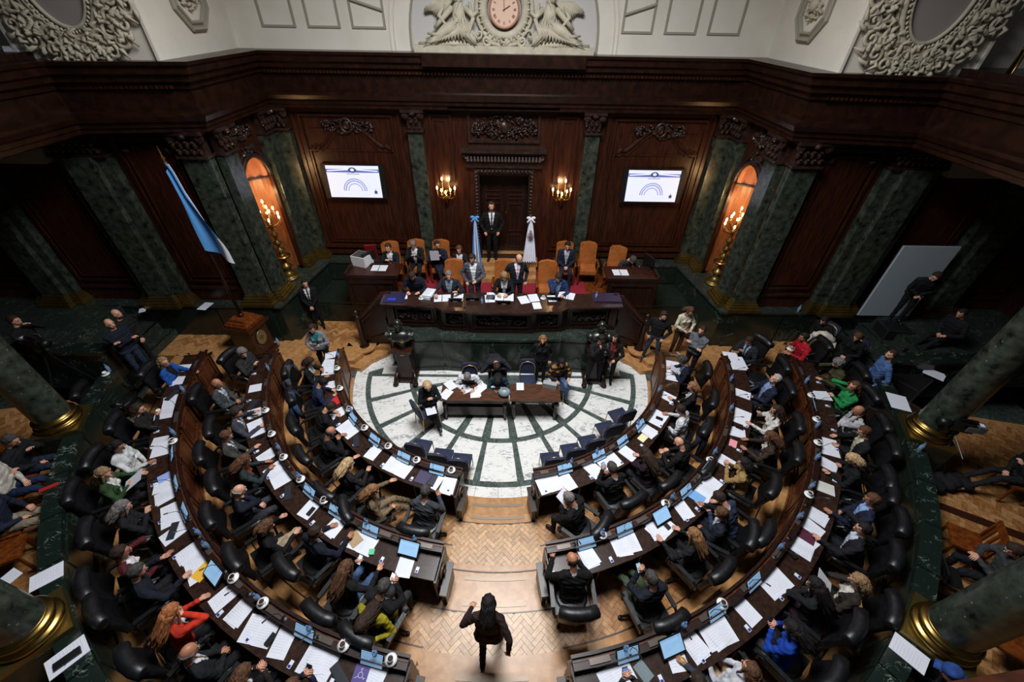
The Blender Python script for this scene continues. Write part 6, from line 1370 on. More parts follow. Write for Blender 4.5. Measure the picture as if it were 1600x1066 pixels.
for lab, nm in (('dark-haired man in a black sweater seated behind the left marble wall', 'the man in black sweater behind the left wall'), ('person in white and jeans seated at the left edge', 'the person in white at the left edge'), ('person in navy and beige trousers seated at the left edge', 'the person in navy at the left edge'), ('photographer in black with grey trainers stretched out at the right edge', 'the photographer at the right edge'), ('person in grey typing on a laptop at the right edge', 'the laptop user at the right edge'), ('person in a blue cap at the lower right corner', 'the person in a blue cap')):
    o, p = FOLK[lab]; clone('WC', WC, (o.location.x, o.location.y, o.location.z), o.rotation_euler.z, 'brown wooden chair under '+nm, 'chair', 'wooden press chairs')
for p_, a, lab in (((7.73, 3.12), 60, 'empty brown wooden chair behind the right marble wall'), ((-7.58, 2.82), -60, 'empty brown wooden chair behind the left marble wall'), ((7.16, 1.72), 45, 'empty brown wooden chair beyond the lower right column')):
    clone('WC', WC, (*p_, ZP), R(a), lab, 'chair', 'wooden press chairs')
for lab, nm in (('dark-haired young man in black leaning forward by the right dado', 'young man in black by the dado'), ('brown-haired person in black seated behind the young man in black', 'brown-haired person in black by the dado')):
    o, p = FOLK[lab]; clone('BC', BC, tuple(o.location), o.rotation_euler.z, 'navy banquet chair under the '+nm, 'chair')
# stripes on the mustard sweater, black vest on the white shirt
def overlay(label, name, col, fn):
    o, pose = FOLK[label]; me = o.data; B = BODY[tuple(DEF(pose))]; b = MB(); Pv, ux = B['Pv'], B['ux']
    nr = [v.normal for v in me.vertices]; idx = {}
    for p in me.polygons:
        if p.material_index in (1, 2, 3) and fn((p.center-Pv).dot(ux), p.center, Pv):
            f = []
            for v in p.vertices:
                if v not in idx: idx[v] = len(b.v); b.v.append(tuple(me.vertices[v].co+nr[v]*.006))
                f.append(idx[v])
            b.f.append(tuple(f)); b.m.append(0)
    return put(name, b.mesh(name, cloth(col), smooth=True, fix=False), o)
overlay('dark-haired woman in a mustard and black striped sweater, seated', 'stripe', (26,24,26), lambda t, c, P_: int((t+.02)/.055) % 2 == 0)
overlay('grey-haired man in a white shirt and black vest writing at the table', 'vest', (24,24,28), lambda t, c, P_: abs(c.x) < .155 and t < .46)
# ------------------------------------------------------------------ papers, screens, cups, bottles
z1, z2, z3 = DESKZ[1][0], DESKZ[2][0], DESKZ[3][0]
PAPERS = {1: [(-81.3, 4.26),(-79.0, 4.46),(-73.2, 4.42),(-66.6, 4.38),(-53.9, 4.38),(-45.1, 4.36),(-34.8, 4.45),(-28.2, 4.43),(-24.3, 4.41),(-15.5, 4.37),(-12.1, 4.50),
 (14.3, 4.41),(17.5, 4.51),(25.2, 4.40),(31.7, 4.34),(36.4, 4.51),(46.6, 4.39),(54.2, 4.41),(62.8, 4.38),(72.2, 4.48),(78.6, 4.53)],
 2: [(-69.7, 5.96),(-61.9, 5.96),(-56.5, 5.93),(-49.2, 5.91),(-45.3, 5.89),(-42.1, 5.90),(-33.3, 5.94),(-27.3, 5.93),(-20.4, 5.95),(-13.4, 6.08),
 (14.7, 5.90),(22.3, 5.94),(21.9, 5.83),(27.2, 5.89),(29.2, 5.95),(33.9, 5.91),(38.1, 5.94),(42.6, 5.91),(48.8, 5.93),(57.3, 5.95),(63.2, 6.01),(69.5, 6.01),(82.6, 5.81),(82.5, 6.08),(78.9, 6.05)],
 3: [(-77.5, 7.66),(-74.2, 7.48),(-68.0, 7.48),(-67.2, 7.61),(-60.4, 7.55),(-58.4, 7.54),(-51.5, 7.45),(-49.7, 7.46),(-45.4, 7.43),(-44.1, 7.58),(-39.3, 7.52),(-35.9, 7.53),(-31.1, 7.46),(-28.3, 7.50),(-24.1, 7.47),(-21.9, 7.53),(-17.8, 7.44),(-17.5, 7.55),(-11.4, 7.44),
 (72.2, 7.63),(61.3, 7.53),(56.9, 7.49),(46.8, 7.46),(44.7, 7.46),(42.5, 7.38),(41.7, 7.45),(35.2, 7.46),(29.0, 7.47),(24.2, 7.47),(24.4, 7.53),(19.1, 7.42),(20.5, 7.44),(13.4, 7.45)]}
for row, L in PAPERS.items():
    done = []
    for i, (a, r_) in enumerate(L):
        lo, hi = RR[row]+.30, RR[row]+DEP[row]-.13; r_ = min(max(r_, lo), hi+.02); rot = rnd.uniform(-14, 14)
        for (a2, r2_) in done:
            if abs(a-a2)*r_*PI/180 < .2: a += (.12 if a >= a2 else -.12)/r_*57.3
        done.append((a, r_)); papers(row, a, r_, rot, k=i % 6)
# folders and coloured prints
def slab(name, col, size, row, pa, rot, lab, cat, z=.012, rough=.5):
    b = MB().box((0,0,size[2]/2), size); o = b.obj(name, mat('%s_%d_%d_%d' % ((name,)+col), col, rough)); zt = DESKZ[row][0] if row else 0
    o.location = (*P(pa[0], min(max(pa[1], RR[row]+.27), RR[row]+DEP[row]-.09)), zt+z); o.rotation_euler = (0,0,R(pa[0]+rot)); return tag(o, lab, cat)
slab('folder', (196,34,42), (.26,.20,.015), 1, (-58.9, 4.40), 8, 'bright red folder on the inner left desk', 'folder', .0)
slab('folder', (58,48,82), (.40,.34,.008), 1, (-17.9, 4.41), 0, 'dark purple folder on the inner left desk nearest the aisle', 'folder', .0)
slab('folder', (226,176,60), (.20,.30,.010), 3, (-35.8, 7.44), 12, 'yellow folder on the outer left desk under a sheet', 'folder', .0)
slab('booklet', (72,58,130), (.19,.28,.014), 3, (-12.8, 7.51), 6, 'purple booklet with white symbols at the lower edge, outer left desk', 'booklet', .0)
slab('envelope', (196,160,110), (.24,.2,.008), 2, (-22.9, 5.98), -20, 'tan envelope under the white sheets, middle left desk', 'envelope', .0)
slab('leaflet', (228,150,160), (.20,.14,.006), 2, (53.9, 5.96), 4, 'pink printed leaflet on the middle right desk', 'leaflet', .010)
slab('leaflet', (120,170,224), (.20,.27,.006), 2, (37.8, 5.95), 10, 'light blue printed leaflet on the middle right desk', 'leaflet', .014)
slab('notepad', (226,222,176), (.2,.15,.012), 1, (43.5, 4.46), 0, 'pale yellow notepad on the inner right desk', 'notepad', .0)
slab('folder', (84,34,54), (.22,.3,.01), 3, (43.0, 7.48), 4, 'maroon folder on the outer right desk', 'folder', .0)
slab('folder', (206,206,200), (.24,.32,.012), 3, (52.1, 7.52), 10, 'large white folder standing open on the outer right desk', 'folder', .012)
slab('tablet', (150,168,226), (.18,.24,.01), 3, (-53.0, 7.46), 6, 'tablet with a lit lilac screen on the outer left desk', 'tablet', .0)
slab('plastic_sheet', (120,134,138), (.16,.22,.004), 3, (15.3, 7.54), 20, 'crinkled clear plastic sleeve at the lower edge, outer right desk', 'sleeve', .0, .2)
slab('tissue', (90,190,140), (.09,.09,.03), 2, (-19.2, 6.05), 20, 'small green paper ball on the middle left desk', 'tissue', .0)
# the symbols on the purple booklet
bo = [o for o in COL.objects if o.name.startswith('booklet')][0]
b = MB().tube([(.03*math.cos(a/14*2*PI), .03*math.sin(a/14*2*PI), .015) for a in range(14)], .003, 4, closed=True)
for a in (90, 210, 330): b.tube([(.03*math.cos(R(a)), .03*math.sin(R(a)), .015), (.065*math.cos(R(a)), .065*math.sin(R(a)), .015)], .003, 4); b.tube([(.065*math.cos(R(a))-.012, .065*math.sin(R(a))-.008, .015), (.065*math.cos(R(a))+.012, .065*math.sin(R(a))+.008, .015)], .003, 4)
b.obj('white_symbol', PAPER, bo)
# flip-up screens hinged on the ledge
def make_screen():
    r = empty('desk_screen', (0,0,0)); T = Matrix.Translation((0,0,.03)) @ Matrix.Rotation(R(0), 4, 'X')
    MB().box((0, 0, .115), (.34, .014, .23)).obj('casing', BLK, r)
    MB().box((0, -.0085, .118), (.305, .003, .195)).obj('panel', SCREEN, r)
    b = MB().box((0, -.0105, .205), (.29, .001, .008)).box((0, -.0105, .15), (.22, .001, .0025)).box((0, -.0105, .13), (.22, .001, .0025)).box((-.03, -.0105, .11), (.16, .001, .0025)).box((-.06, -.0105, .09), (.10, .001, .0025)); b.obj('screen_text', mat('lit_text_blue', (116,160,206), .3, emit=.4), r)
    MB().box((0, .012, .02), (.12, .02, .04)).obj('hinge', BLK, r); return r
SR = make_screen(); protos(SR)
SCR = [(1, (-48.1, 4.20)), (1, (-36.9, 4.17)), (1, (-26.1, 4.21)), (1, (-16.0, 4.20)), (1, (18.0, 4.19)), (1, (28.4, 4.18)), (1, (37.3, 4.40)), (1, (45.9, 4.42)),
 (2, (-35.5, 5.83)), (2, (-28.5, 5.78)), (2, (-21.1, 5.75)), (2, (-13.6, 5.97)), (2, (15.1, 5.70)), (2, (22.1, 5.70)), (2, (29.2, 5.82)), (2, (36.6, 5.74)), (2, (43.6, 5.80)),
 (3, (-56.0, 7.55)), (3, (-50.0, 7.47)), (3, (-44.7, 7.50)), (3, (-33.9, 7.50)), (3, (-20.1, 7.36)), (3, (-12.1, 7.44)), (3, (68.3, 7.58)), (3, (31.9, 7.28)), (3, (25.6, 7.44)), (3, (18.9, 7.46)), (3, (14.2, 7.34))]
BIGT = [(2, 635), (3, 327), (3, 1052), (2, 1030)]
for i, (row, (a, r_)) in enumerate(SCR):
    flat = i in (11, 20, 26, 14); rr__ = RR[row]+(.30 if flat else .185)
    o = clone('SR', SR, (*P(a, rr__), DESKZ[row][0]+(.05 if flat else .005)), R(a)+PI*0, lab_at('pale blue flip-up screen', row, a, 'facing'), 'screen', 'flip-up screens on the desks')
    o.rotation_euler = (R(38 if flat else 30), 0, R(a)) if False else Euler((R(-(52 if flat else 34)), 0, R(a)), 'XYZ'); o.scale = (1.05,)*3 if flat else (.98,)*3
# cups with saucers, bottles, microphones, control badges
cupm = MB().lathe([(0,0),(.03,0),(.075,.008),(.078,.012),(.03,.008),(.0,.008)], 20).mesh('saucer', WHITE, smooth=True)
cup2 = MB().lathe([(.018,.01),(.022,.02),(.035,.05),(.04,.07),(.037,.07),(.032,.05),(0,.045)], 18).tube([(.036,0,.06),(.058,0,.055),(.056,0,.035),(.032,0,.03)], .004, 5).mesh('cup', WHITE, smooth=True)
cofm = MB().lathe([(0,.062),(.035,.062)], 16).mesh('coffee', mat('coffee', (62,40,26), .3))
def cup(loc, lab, grp='cups with saucers', coffee=True):
    r = empty('coffee_cup', loc, rnd.random()*6, lab, 'cup', grp); put('saucer', cupm, r); c = put('cup', cup2, r)
    if coffee: put('coffee', cofm, c)
    return r
CUPS = [(1, (-71.8, 4.19)), (1, (-61.8, 4.18)), (1, (-51.6, 4.19)), (1, (-42.1, 4.17)), (1, (-31.8, 4.14)), (1, (-22.2, 4.14)), (1, (-12.1, 4.21)), (2, (-60.1, 5.73)), (2, (-52.7, 5.73)), (2, (-45.5, 5.71)), (2, (-38.6, 5.73)), (2, (-31.6, 5.72)),
 (3, (-58.4, 7.35)), (3, (-31.4, 7.30)), (3, (-26.2, 7.32)), (3, (-15.4, 7.31)), (3, (-10.1, 7.32)), (2, (18.0, 5.70)), (2, (31.3, 5.70)), (2, (45.8, 5.70)), (3, (70.4, 7.37)), (3, (64.6, 7.33)), (3, (59.4, 7.29)), (3, (48.6, 7.25)), (3, (26.6, 7.27)), (3, (83.3, 7.65))]
for row, (a, r_) in CUPS: 
    o = cup((*P(a, RR[row]+.085), DESKZ[row][1]+.012), lab_at('white cup and saucer', row, a, 'opposite')); o.scale = (1.02,)*3
botm = MB().lathe([(0,0),(.030,0),(.032,.02),(.032,.06),(.028,.08),(.032,.10),(.032,.14),(.014,.18),(.012,.2),(0,.2)], 14).mesh('bottle', GLASS, smooth=True)
capm = MB().lathe([(0,.218),(.0135,.218),(.0145,.198),(0,.198)], 12).mesh('bottle_cap', mat('blue_cap', (60,110,180), .4))
labm = MB().lathe([(.0325,.075),(.0325,.125)], 14).mesh('label_band', mat('blue_label', (120,160,210), .5))
def bottle(loc, lab, grp='plastic water bottles'):
    r = put('water_bottle', botm, loc=loc); tag(r, lab, 'bottle', grp); put('bottle_cap', capm, r); put('label_band', labm, r); return r
BOT = [(1, 62, .09), (1, 45, .09), (2, (-83.8, 7.04)[0], .1), (1, -78, .08), (1, -50, .09), (2, -74, .1), (2, -48, .09), (2, -39, .09), (2, -22, .1), (2, -13, .1), (3, -40, .1), (3, -37.5, .1), (3, -27, .1), (3, -19.5, .1), (3, -11.8, .1), (3, -70, .1), (3, -60, .1), (1, 28, .1), (1, 20, .1), (2, 18, .1), (2, 33, .1), (2, 48, .1), (2, 62, .1), (2, 72, .1), (3, 50, .1), (3, 56, .1), (3, 63, .1), (3, 44, .1), (3, 38, .1), (3, 21, .1), (3, 14, .1), (3, 74, .1)]
for row, a, dr_ in BOT: bottle((*P(a, RR[row]+.075), DESKZ[row][1]-.035+.012), lab_at('clear blue-capped water bottle', row, a, 'opposite'))
micm = MB().lathe([(0,0),(.04,0),(.04,.015),(.012,.025),(0,.025)], 12).tube([(0,0,.02), (0,0,.22), (0,-.05,.34), (0,-.14,.40)], .0045, 6).mesh('microphone', BLK)
mich = MB().tube([(0,-.13,.396), (0,-.18,.42)], .010, 8).mesh('mic_head', BLK)
badm = MB().box((0,0,.008), (.05,.09,.016)).mesh('voting_pad', mat('pad_white', (214,220,236), .4)); bad2 = MB().box((0,-.022,.018), (.036,.03,.006)).mesh('button', mat('pad_blue', (30,40,120), .3, emit=.25))
for row in (1, 2, 3):
    for p in [p for p in PEOPLE_AT if p[0] == row]:
        a = p[1]; sgn = 1 if a > 0 else -1; st = .30/RR[row]*57.3; aa = a+sgn*st*.6
        if abs(aa) > A0[row]+1:
            r = put('gooseneck_microphone', micm, loc=(*P(aa, RR[row]+.12), DESKZ[row][1]-.02), rz=R(aa)); tag(r, uniq('thin black gooseneck microphone opposite the '+p[2]), 'microphone', 'gooseneck microphones'); put('mic_head', mich, r); r.location = (*P(aa, RR[row]+.10), DESKZ[row][1]-.03)
            q = put('voting_pad', badm, loc=(*P(a-sgn*st*.75, RR[row]+DEP[row]-.10), DESKZ[row][0]), rz=R(a)); tag(q, uniq('small white voting pad before the '+p[2]), 'device', 'voting pads'); put('button', bad2, q)
# phones, keyboards and pens lying about
phm = MB().box((0,0,.005), (.075,.15,.01)).mesh('phone', BLK)
for i, (row, pa) in enumerate(((2, (-54.6, 5.95)), (2, (-32.6, 5.98)), (3, (-23.2, 7.56)), (1, (-37.0, 4.42)), (1, (52.8, 4.48)), (2, (58.7, 5.99)), (2, (29.2, 6.00)), (3, (39.2, 7.46)), (2, (-80.2, 6.20)))):
    o = put('mobile_phone', phm, loc=(*P(pa[0], min(max(pa[1], RR[row]+.25), RR[row]+DEP[row]-.1)), DESKZ[row][0]+.024), rz=R(pa[0]+rnd.uniform(-20, 20))); tag(o, lab_at('black phone lying flat', row, pa[0]), 'phone', 'phones on the desks')
for i, (row, pa) in enumerate(((1, (-41.2, 4.44)), (2, (-64.4, 5.96)), (3, (-43.6, 7.50)), (3, (-70.5, 7.66)), (3, (-14.8, 7.43)), (2, (-38.9, 5.93)))):
    b = MB().box((0,0,.01), (.11,.30,.02)); b.box((0,0,.022), (.08,.26,.006)); o = b.obj('dark_terminal', mat('dark_grey_plastic', (44,48,54), .3)); o.location = (*P(pa[0], RR[row]+.36), DESKZ[row][0]); o.rotation_euler = (0,0,R(pa[0]+60)); tag(o, lab_at('dark grey terminal box', row, pa[0]), 'device')
# phones and papers held in hands
def held(short, which, kind, lab, col=None, tilt=-35, sc=1, off=(0,0,0)):
    o, pose = FOLK[short]; p = hand_world(o, pose, which); f = o.rotation_euler.z
    if kind == 'phone':
        q = MB().box((0,0,0), (.075,.010,.15)).obj('mobile_phone', BLK); MB().box((0,-.006,0), (.066,.002,.135)).obj('display', mat('phone_display_%d' % (col or (0,))[0], col or (30,34,44), .2, emit=.5 if col else 0), q); cat = 'phone'
    elif kind == 'paper': q = MB().box((0,0,0), (.21*sc,.004,.29*sc)).obj('held_sheet', PAPER); cat = 'paper'
    elif kind == 'cup': q = MB().lathe([(.018,0),(.022,.01),(.035,.04),(.04,.06),(.037,.06),(0,.05)], 16).obj('held_cup', WHITE, smooth=True); cat = 'cup'
    elif kind == 'bag': q = MB().ell((0,0,0), (.14,.07,.11), 14, 8).tube([(-.1,0,.08),(-.12,0,.5),(.05,.02,.62)], .012, 6).obj('shoulder_bag', cloth((20,20,22)), smooth=True); cat = 'bag'
    elif kind == 'marker': q = MB().tube([(0,0,-.06),(0,0,.06)], [.009,.009], 8).obj('marker_pen', mat('lime_marker', (196,214,60), .4)); cat = 'pen'
    q.location = (p.x+off[0], p.y+off[1], p.z+off[2]); q.rotation_euler = Euler((R(tilt), 0, f), 'XYZ'); tag(q, lab, cat); return q
held('man with white phone', 1, 'phone', 'phone with a glowing white display held by the man nearest the aisle', (236,238,244), -50, off=(-.02,.0,.03))
held('woman with raised phone', 0, 'phone', 'phone with a white display held up by the long-haired woman', (226,228,236), -50, off=(0,0,.03))
held('man in green trousers', 1, 'phone', 'phone with a pale teal display held by the man in green trousers', (150,190,200), -50, off=(-.02,0,.03))
held('man with blue-lit phone', 0, 'phone', 'phone with a blue display held by the grey-haired man, inner right row', (120,170,220), -45, off=(0,0,.02))
held('woman in royal blue', 0, 'phone', 'dark phone held by the woman in royal blue', None, -50, off=(0,0,.02))
held('man with a raised phone', 1, 'phone', 'dark phone held over the papers at the lower edge, left', None, -50, off=(0,0,.02))
held('person photographing', 1, 'phone', 'phone with a blue display held at the lower edge, right', (90,130,190), -50, off=(0,0,.02))
held('woman with maroon phone', 0, 'phone', 'maroon-cased phone held at the lower edge', (70,24,34), -60)
held('heavy grey-haired man', 1, 'phone', 'black phone in the hands of the heavy grey-haired man', None, -50)
held('man holding a sheet', 0, 'paper', 'white sheet held up by the grey-haired man nearest the aisle', None, -60, 1.1, off=(-.02,.1,.03))
held('reading man in navy', 0, 'paper', 'white sheet held by the grey curly-haired man in navy', None, -55, off=(0,.0,.06))
held('blonde woman in green', 1, 'paper', 'white papers held by the blonde woman in green', None, -60, 1.25, off=(.04,0,.05))
held('woman with open booklet', 0, 'paper', 'open white booklet held by the older woman', None, -50, 1.1, off=(0,0,.06))
held('woman lifting a cup', 1, 'cup', 'white cup lifted by the dark-haired woman, outer left row', None, 0)
held('person with a marker', 1, 'marker', 'lime-yellow marker pen in a hand at the lower edge', None, 50, off=(0,.02,.03))
held('bearded man with glasses in navy holding a white sheet', 0, 'paper', 'white sheet held by the bearded man on the dais', None, -14, 1.25, off=(-.1,-.06,.04))
held('grey-haired man in a black suit reading his phone at the back of the dais', 1, 'phone', 'black phone in the hands of the grey-haired man at the back of the dais', None, -50)
held('dark-haired man in a blue suit drinking from a white cup', 1, 'cup', 'white cup at the lips of the man in blue', None, 0, off=(0,-.03,.02))
held('woman in a light grey blazer and teal top holding a sheet', 0, 'paper', 'pale sheet held by the woman in the grey blazer', None, -30, .9, off=(-.04,-.02,.06))
held('long-haired woman in a cream jacket with a black bag', 0, 'bag', 'black shoulder bag of the woman in the cream jacket', None, 0, off=(-.02,-.08,-.05))
held('bearded man in a black suit and tie standing in the doorway' if False else 'blonde woman in black seated at the left end of the writing table', 0, 'paper', 'white sheets on the lap of the blonde woman at the table', None, -75, 1.1, off=(.02,-.14,-.24))
# video camera of the man on the marble
def camera_thing(loc, rz, lab, big=False, tripod=None):
    r = empty('video_camera', loc, rz, lab, 'camera'); k = 1.5 if big else 1
    MB().box((0,0,0), (.12*k,.22*k,.12*k)).box((0,-.03*k,.09*k), (.03*k,.16*k,.03*k)).obj('camera_body', BLK, r); MB().lathe([(.045*k,0),(.05*k,.05*k),(.055*k,.12*k),(0,.12*k)], 16, T=Matrix.Translation((0,.11*k,0)) @ Matrix.Rotation(-PI/2, 4, 'X')).obj('lens', BLK, r, smooth=True)
    MB().box((-.09*k,-.05*k,.03*k), (.012,.11*k,.075*k)).obj('monitor', mat('monitor_grey', (96,98,104), .35), r)
    if big: MB().box((0,-.25,.02), (.16,.14,.14)).obj('battery_pack', mat('cam_grey', (84,86,92), .5), r); MB().box((0,-.25,.095), (.08,.07,.006)).obj('sticker', PAPER, r)
    if tripod:
        t = empty('tripod', (loc[0], loc[1], tripod), 0, 'black tripod under the '+lab, 'tripod'); h = loc[2]-tripod-.1*k
        MB().lathe([(.05,h-.08),(.06,h-.02),(.05,h)], 12).tube([(0,0,h-.05),(-.25*math.cos(rz),-.25*math.sin(rz)-.2,h-.25)], .012, 6).obj('head', BLK, t)
        for i in range(3): a = rz+2*PI*i/3; MB().tube([(0,0,h-.08), (.3*math.cos(a)*.6, .3*math.sin(a)*.6, h*.5), (.45*math.cos(a), .45*math.sin(a), 0)], [.022,.018,.014], 6).obj('leg', BLK, t)
    return r
o, p = FOLK['cameraman in a black cap and black clothes filming on the marble']; hp = hand_world(o, p, 0); camera_thing((hp.x+.05, hp.y-.08, hp.z+.05), PI, 'black hand-held camera of the cameraman on the marble')
x, y = (-10.16, 6.88); camera_thing((x, y, 2.3), -PI/2-.2, 'large black television camera at the upper left', True, ZP)
x, y = (8.44, 4.77); camera_thing((x, y, 2.35), PI/2-.3, 'large black television camera at the right column', True, ZP)
x, y = (11.86, 7.17); t = empty('tripod', (x, y, ZP), 0, 'light metal tripod legs at the right edge behind the column', 'tripod')
MB().lathe([(.04,1.2),(.05,1.3),(0,1.32)], 10).obj('head', BLK, t)
for i in range(3): a = .4+2*PI*i/3; MB().tube([(0,0,1.25), (.4*math.cos(a), .4*math.sin(a), 0)], [.02,.014], 6).obj('leg', CHROME, t)
for i, (u, lab) in enumerate((((8.84, 4.39), 'dark equipment bag on the press floor near the right camera'), ((8.27, 4.39), 'black bundle of cloth at the foot of the right camera'), ((-8.87, 6.12), 'dark bundled coat behind the left marble wall'))):
    b = MB()
    for k in range(7): b.ell((rnd.uniform(-.18,.18), rnd.uniform(-.14,.14), .12+.06*rnd.random()), (.16,.12,.10), 12, 8, rot=Euler((0,0,rnd.random()*3)).to_matrix())
    o = remesh(b, .02, 'bundle'); o.polygons.foreach_set('use_smooth', [True]*len(o.polygons)); o.materials.clear(); o.materials.append(cloth((26,25,28))); q = put('equipment_bag' if i == 0 else 'cloth_bundle', o, loc=(u[0], u[1], ZP-.02)); tag(q, lab, 'bag' if i == 0 else 'cloth')
# flight cases, board and speaker at the right stair
def case(loc, size, rz, lab, col=(22,22,24)):
    r = empty('flight_case', loc, rz, lab, 'case'); x, y, z = size; MB().box((0,0,z/2), size).obj('body', mat('case_%d' % col[0], col, .45), r)
    b = MB()
    for sx in (-1, 1):
        for sy in (-1, 1): b.box((sx*x/2, sy*y/2, z/2), (.025,.025,z+.01))
        b.box((sx*x/2, 0, z), (.025,y+.02,.02))
    for sy in (-1, 1): b.box((0, sy*y/2, z), (x+.02,.025,.02))
    b.obj('metal_edges', mat('dark_steel_edge', (92,92,94), .35, .8), r); return r
case((*(10.46, 8.63), 1.3), (.62,.5,.42), -.12, 'black loudspeaker-like case on the right marble landing')
case((*(9.71, 6.90), Z3+.30), (.75,.6,.5), .55, 'black flight case with metal edges behind the blue sweatshirt')
case((*(8.52, 5.90), .9), (.9,.62,.66), .55, 'dark brown flight case with metal edges beside the right column', (40,22,14))
TLb, BLb, TRb = (9.78, 3.77), (9.85, 1.94), (11.18, 3.79)
bo = MB().box((0,0,(TLb[1]-1.71)/2), (TRb[0]-TLb[0],.03,TLb[1]-1.71)).obj('white_board', mat('board_white', (170,182,190), .5)); bo.location = ((TLb[0]+TRb[0])/2, 9.14, 1.705); tag(bo, 'tall plain white board leaning on the right wall', 'board')
MB().box((0,.02,(TLb[1]-1.71)/2), (TRb[0]-TLb[0]+.03,.015,TLb[1]-1.70)).obj('edge_frame', mat('board_edge', (130,138,144), .5), bo)
# loose papers, cups and bottles on the capping of the marble wall and on the dado
def sheet(xy, z, rz, lab, sc=1.2, k=0): o = put('paper_sheets', sheet_mesh(k), loc=(xy[0], xy[1], z), rz=rz); o.scale = (sc, sc, 1); tag(o, lab, 'papers'); return o
sheet((-6.32, 2.36), 1.762, R(-50), 'white printed sheets on the left marble wall above the lower column', 1.2)
sheet((-5.26, 1.44), 1.762, R(-38), 'white printed sheet with a black case on the left marble wall', 1.3, 3)
o = MB().box((0,0,.012), (.10,.26,.024)).obj('black_case', BLK); o.location = (*(-5.23, 1.42), 1.775); o.rotation_euler = (0,0,R(-42)); tag(o, 'oblong black case lying on the sheet, lower left corner', 'case')
sheet((5.37, 1.52), 1.762, R(38), 'white printed sheet on the right marble wall below the lower column', 1.25)
MB().box((.0,.02,.014), (.006,.16,.006), rz=.9).obj('pen', BLK, COL.objects[-1] if False else o)
sheet((8.50, 5.97), 1.762, R(66), 'white papers on the right marble wall by the upper column', 1.2, 2)
sheet((10.17, 6.91), 1.60, R(40), 'white sheets on the flight case beside the right column', 1.3, 1)
sheet((-8.07, 9.18), 1.702, R(-6), 'white sheet lying on the left dado', 1.15)
sheet((-9.61, 8.96), 1.702, R(30), 'crumpled white paper on the left dado by the pilaster', .7)
sheet((-7.13, 2.40), 1.5, R(-20), 'white sheet at the left edge behind the lower column', 1.0)
cup((*P(-75.6, 8.9), 1.762), 'white cup and saucer on the end of the left marble wall', 'cup on the wall', False)
bottle((*P(-76.2, 8.86), 1.762), 'water bottle on the end of the left marble wall', 'bottle on the wall'); bottle((*P(63.2, 8.89), 1.762), 'water bottle on the right marble wall below the upper column', 'bottle on the wall')
bottle((8.2, 9.28, 1.702), 'water bottle on the right dado by the pilaster', 'bottle on the wall')
pf_ = MB().box((0,0,.01), (.07,.24,.02)).obj('red_folder', mat('red_plastic', (170,40,36), .5)); pf_.location = (*(-7.48, 3.73), 1.765); pf_.rotation_euler = (0,0,-.9); tag(pf_, 'red pencil case on the left marble wall', 'case')
lp = empty('laptop', (*(6.84, 2.50), 1.62), R(62), label='black laptop on the knees of the person in grey', cat='laptop'); MB().box((0,0,0), (.34,.24,.018)).obj('keyboard_base', BLK, lp); MB().box((0,.14,.11), (.34,.014,.22), rx=-.3).obj('lid', BLK, lp)
# card at the upper left on the cornice
o = MB().box((0,0,.09), (.26,.012,.18), rx=-.3).obj('white_card', PAPER); o.location = (*(-8.79, 8.94), 7.27); tag(o, 'small white card standing on the cornice at the upper left', 'card')
# things on the long desk of the dais
zt = 2.05
for i, (p_, rz_, lab, k, sc) in enumerate((((-2.66, 9.27), .2, 'white sheet before the man in dark navy on the dais', 0, 1.0), ((-1.99, 9.30), -.35, 'thick white stack of papers on the long desk', 1, 1.25), ((-1.50, 9.20), .1, 'white papers under the grey-haired man on the dais', 2, 1.1), ((-1.18, 9.24), 0, 'white papers next to the black screen on the long desk', 0, 1.2), ((-0.33, 9.20), .1, 'white papers at the centre left of the long desk', 3, 1.2),
    ((-0.08, 9.30), -.1, 'open white folder before the blonde woman', 2, 1.2), ((0.18, 9.27), 0, 'second white folder before the blonde woman', 0, 1.2), ((0.58, 9.16), .3, 'slanted white sheet right of the blonde woman', 0, 1.2), ((0.85, 9.26), .2, 'white sheet before the standing man with the pink tie', 3, 1.2), ((0.92, 8.89), .15, 'white sheet hanging near the desk front', 0, 1.0),
    ((1.34, 9.24), .1, 'white papers before the man drinking', 3, 1.0), ((1.85, 9.37), -.3, 'printed white map sheet at the right of the long desk', 2, 1.1), ((3.50, 10.39), .0, 'white map sheet on the right clerk desk', 2, 1.1), ((-3.47, 10.46), 0, 'white papers on the left clerk desk', 2, 1.1))):
    z_ = 2.226 if 'clerk' in lab else zt+.001
    o = sheet(p_, z_, rz_, lab, sc, k)
    if 'thick' in lab: o.scale = (sc, sc, 9)
o = MB().box((0,0,.02), (.75,.42,.04)).obj('desk_pad', mat('dark_violet_pad', (46,34,56), .35)); o.location = (*(2.83, 9.29), zt+.001); tag(o, 'thick dark violet board at the right end of the long desk', 'board')
o = MB().box((0,0,.006), (.55,.5,.012)).obj('desk_pad', mat('dark_blue_pad', (30,26,62), .35)); o.location = (*(-2.87, 9.19), zt+.001); tag(o, 'dark blue pad at the left end of the long desk', 'mat')
o = MB().box((0,0,.008), (.22,.12,.012)).obj('folder', mat('royal_blue', (36,60,170), .4)); o.location = (*(-2.93, 9.08), zt+.014); tag(o, 'royal blue folder on the dark blue pad', 'folder')
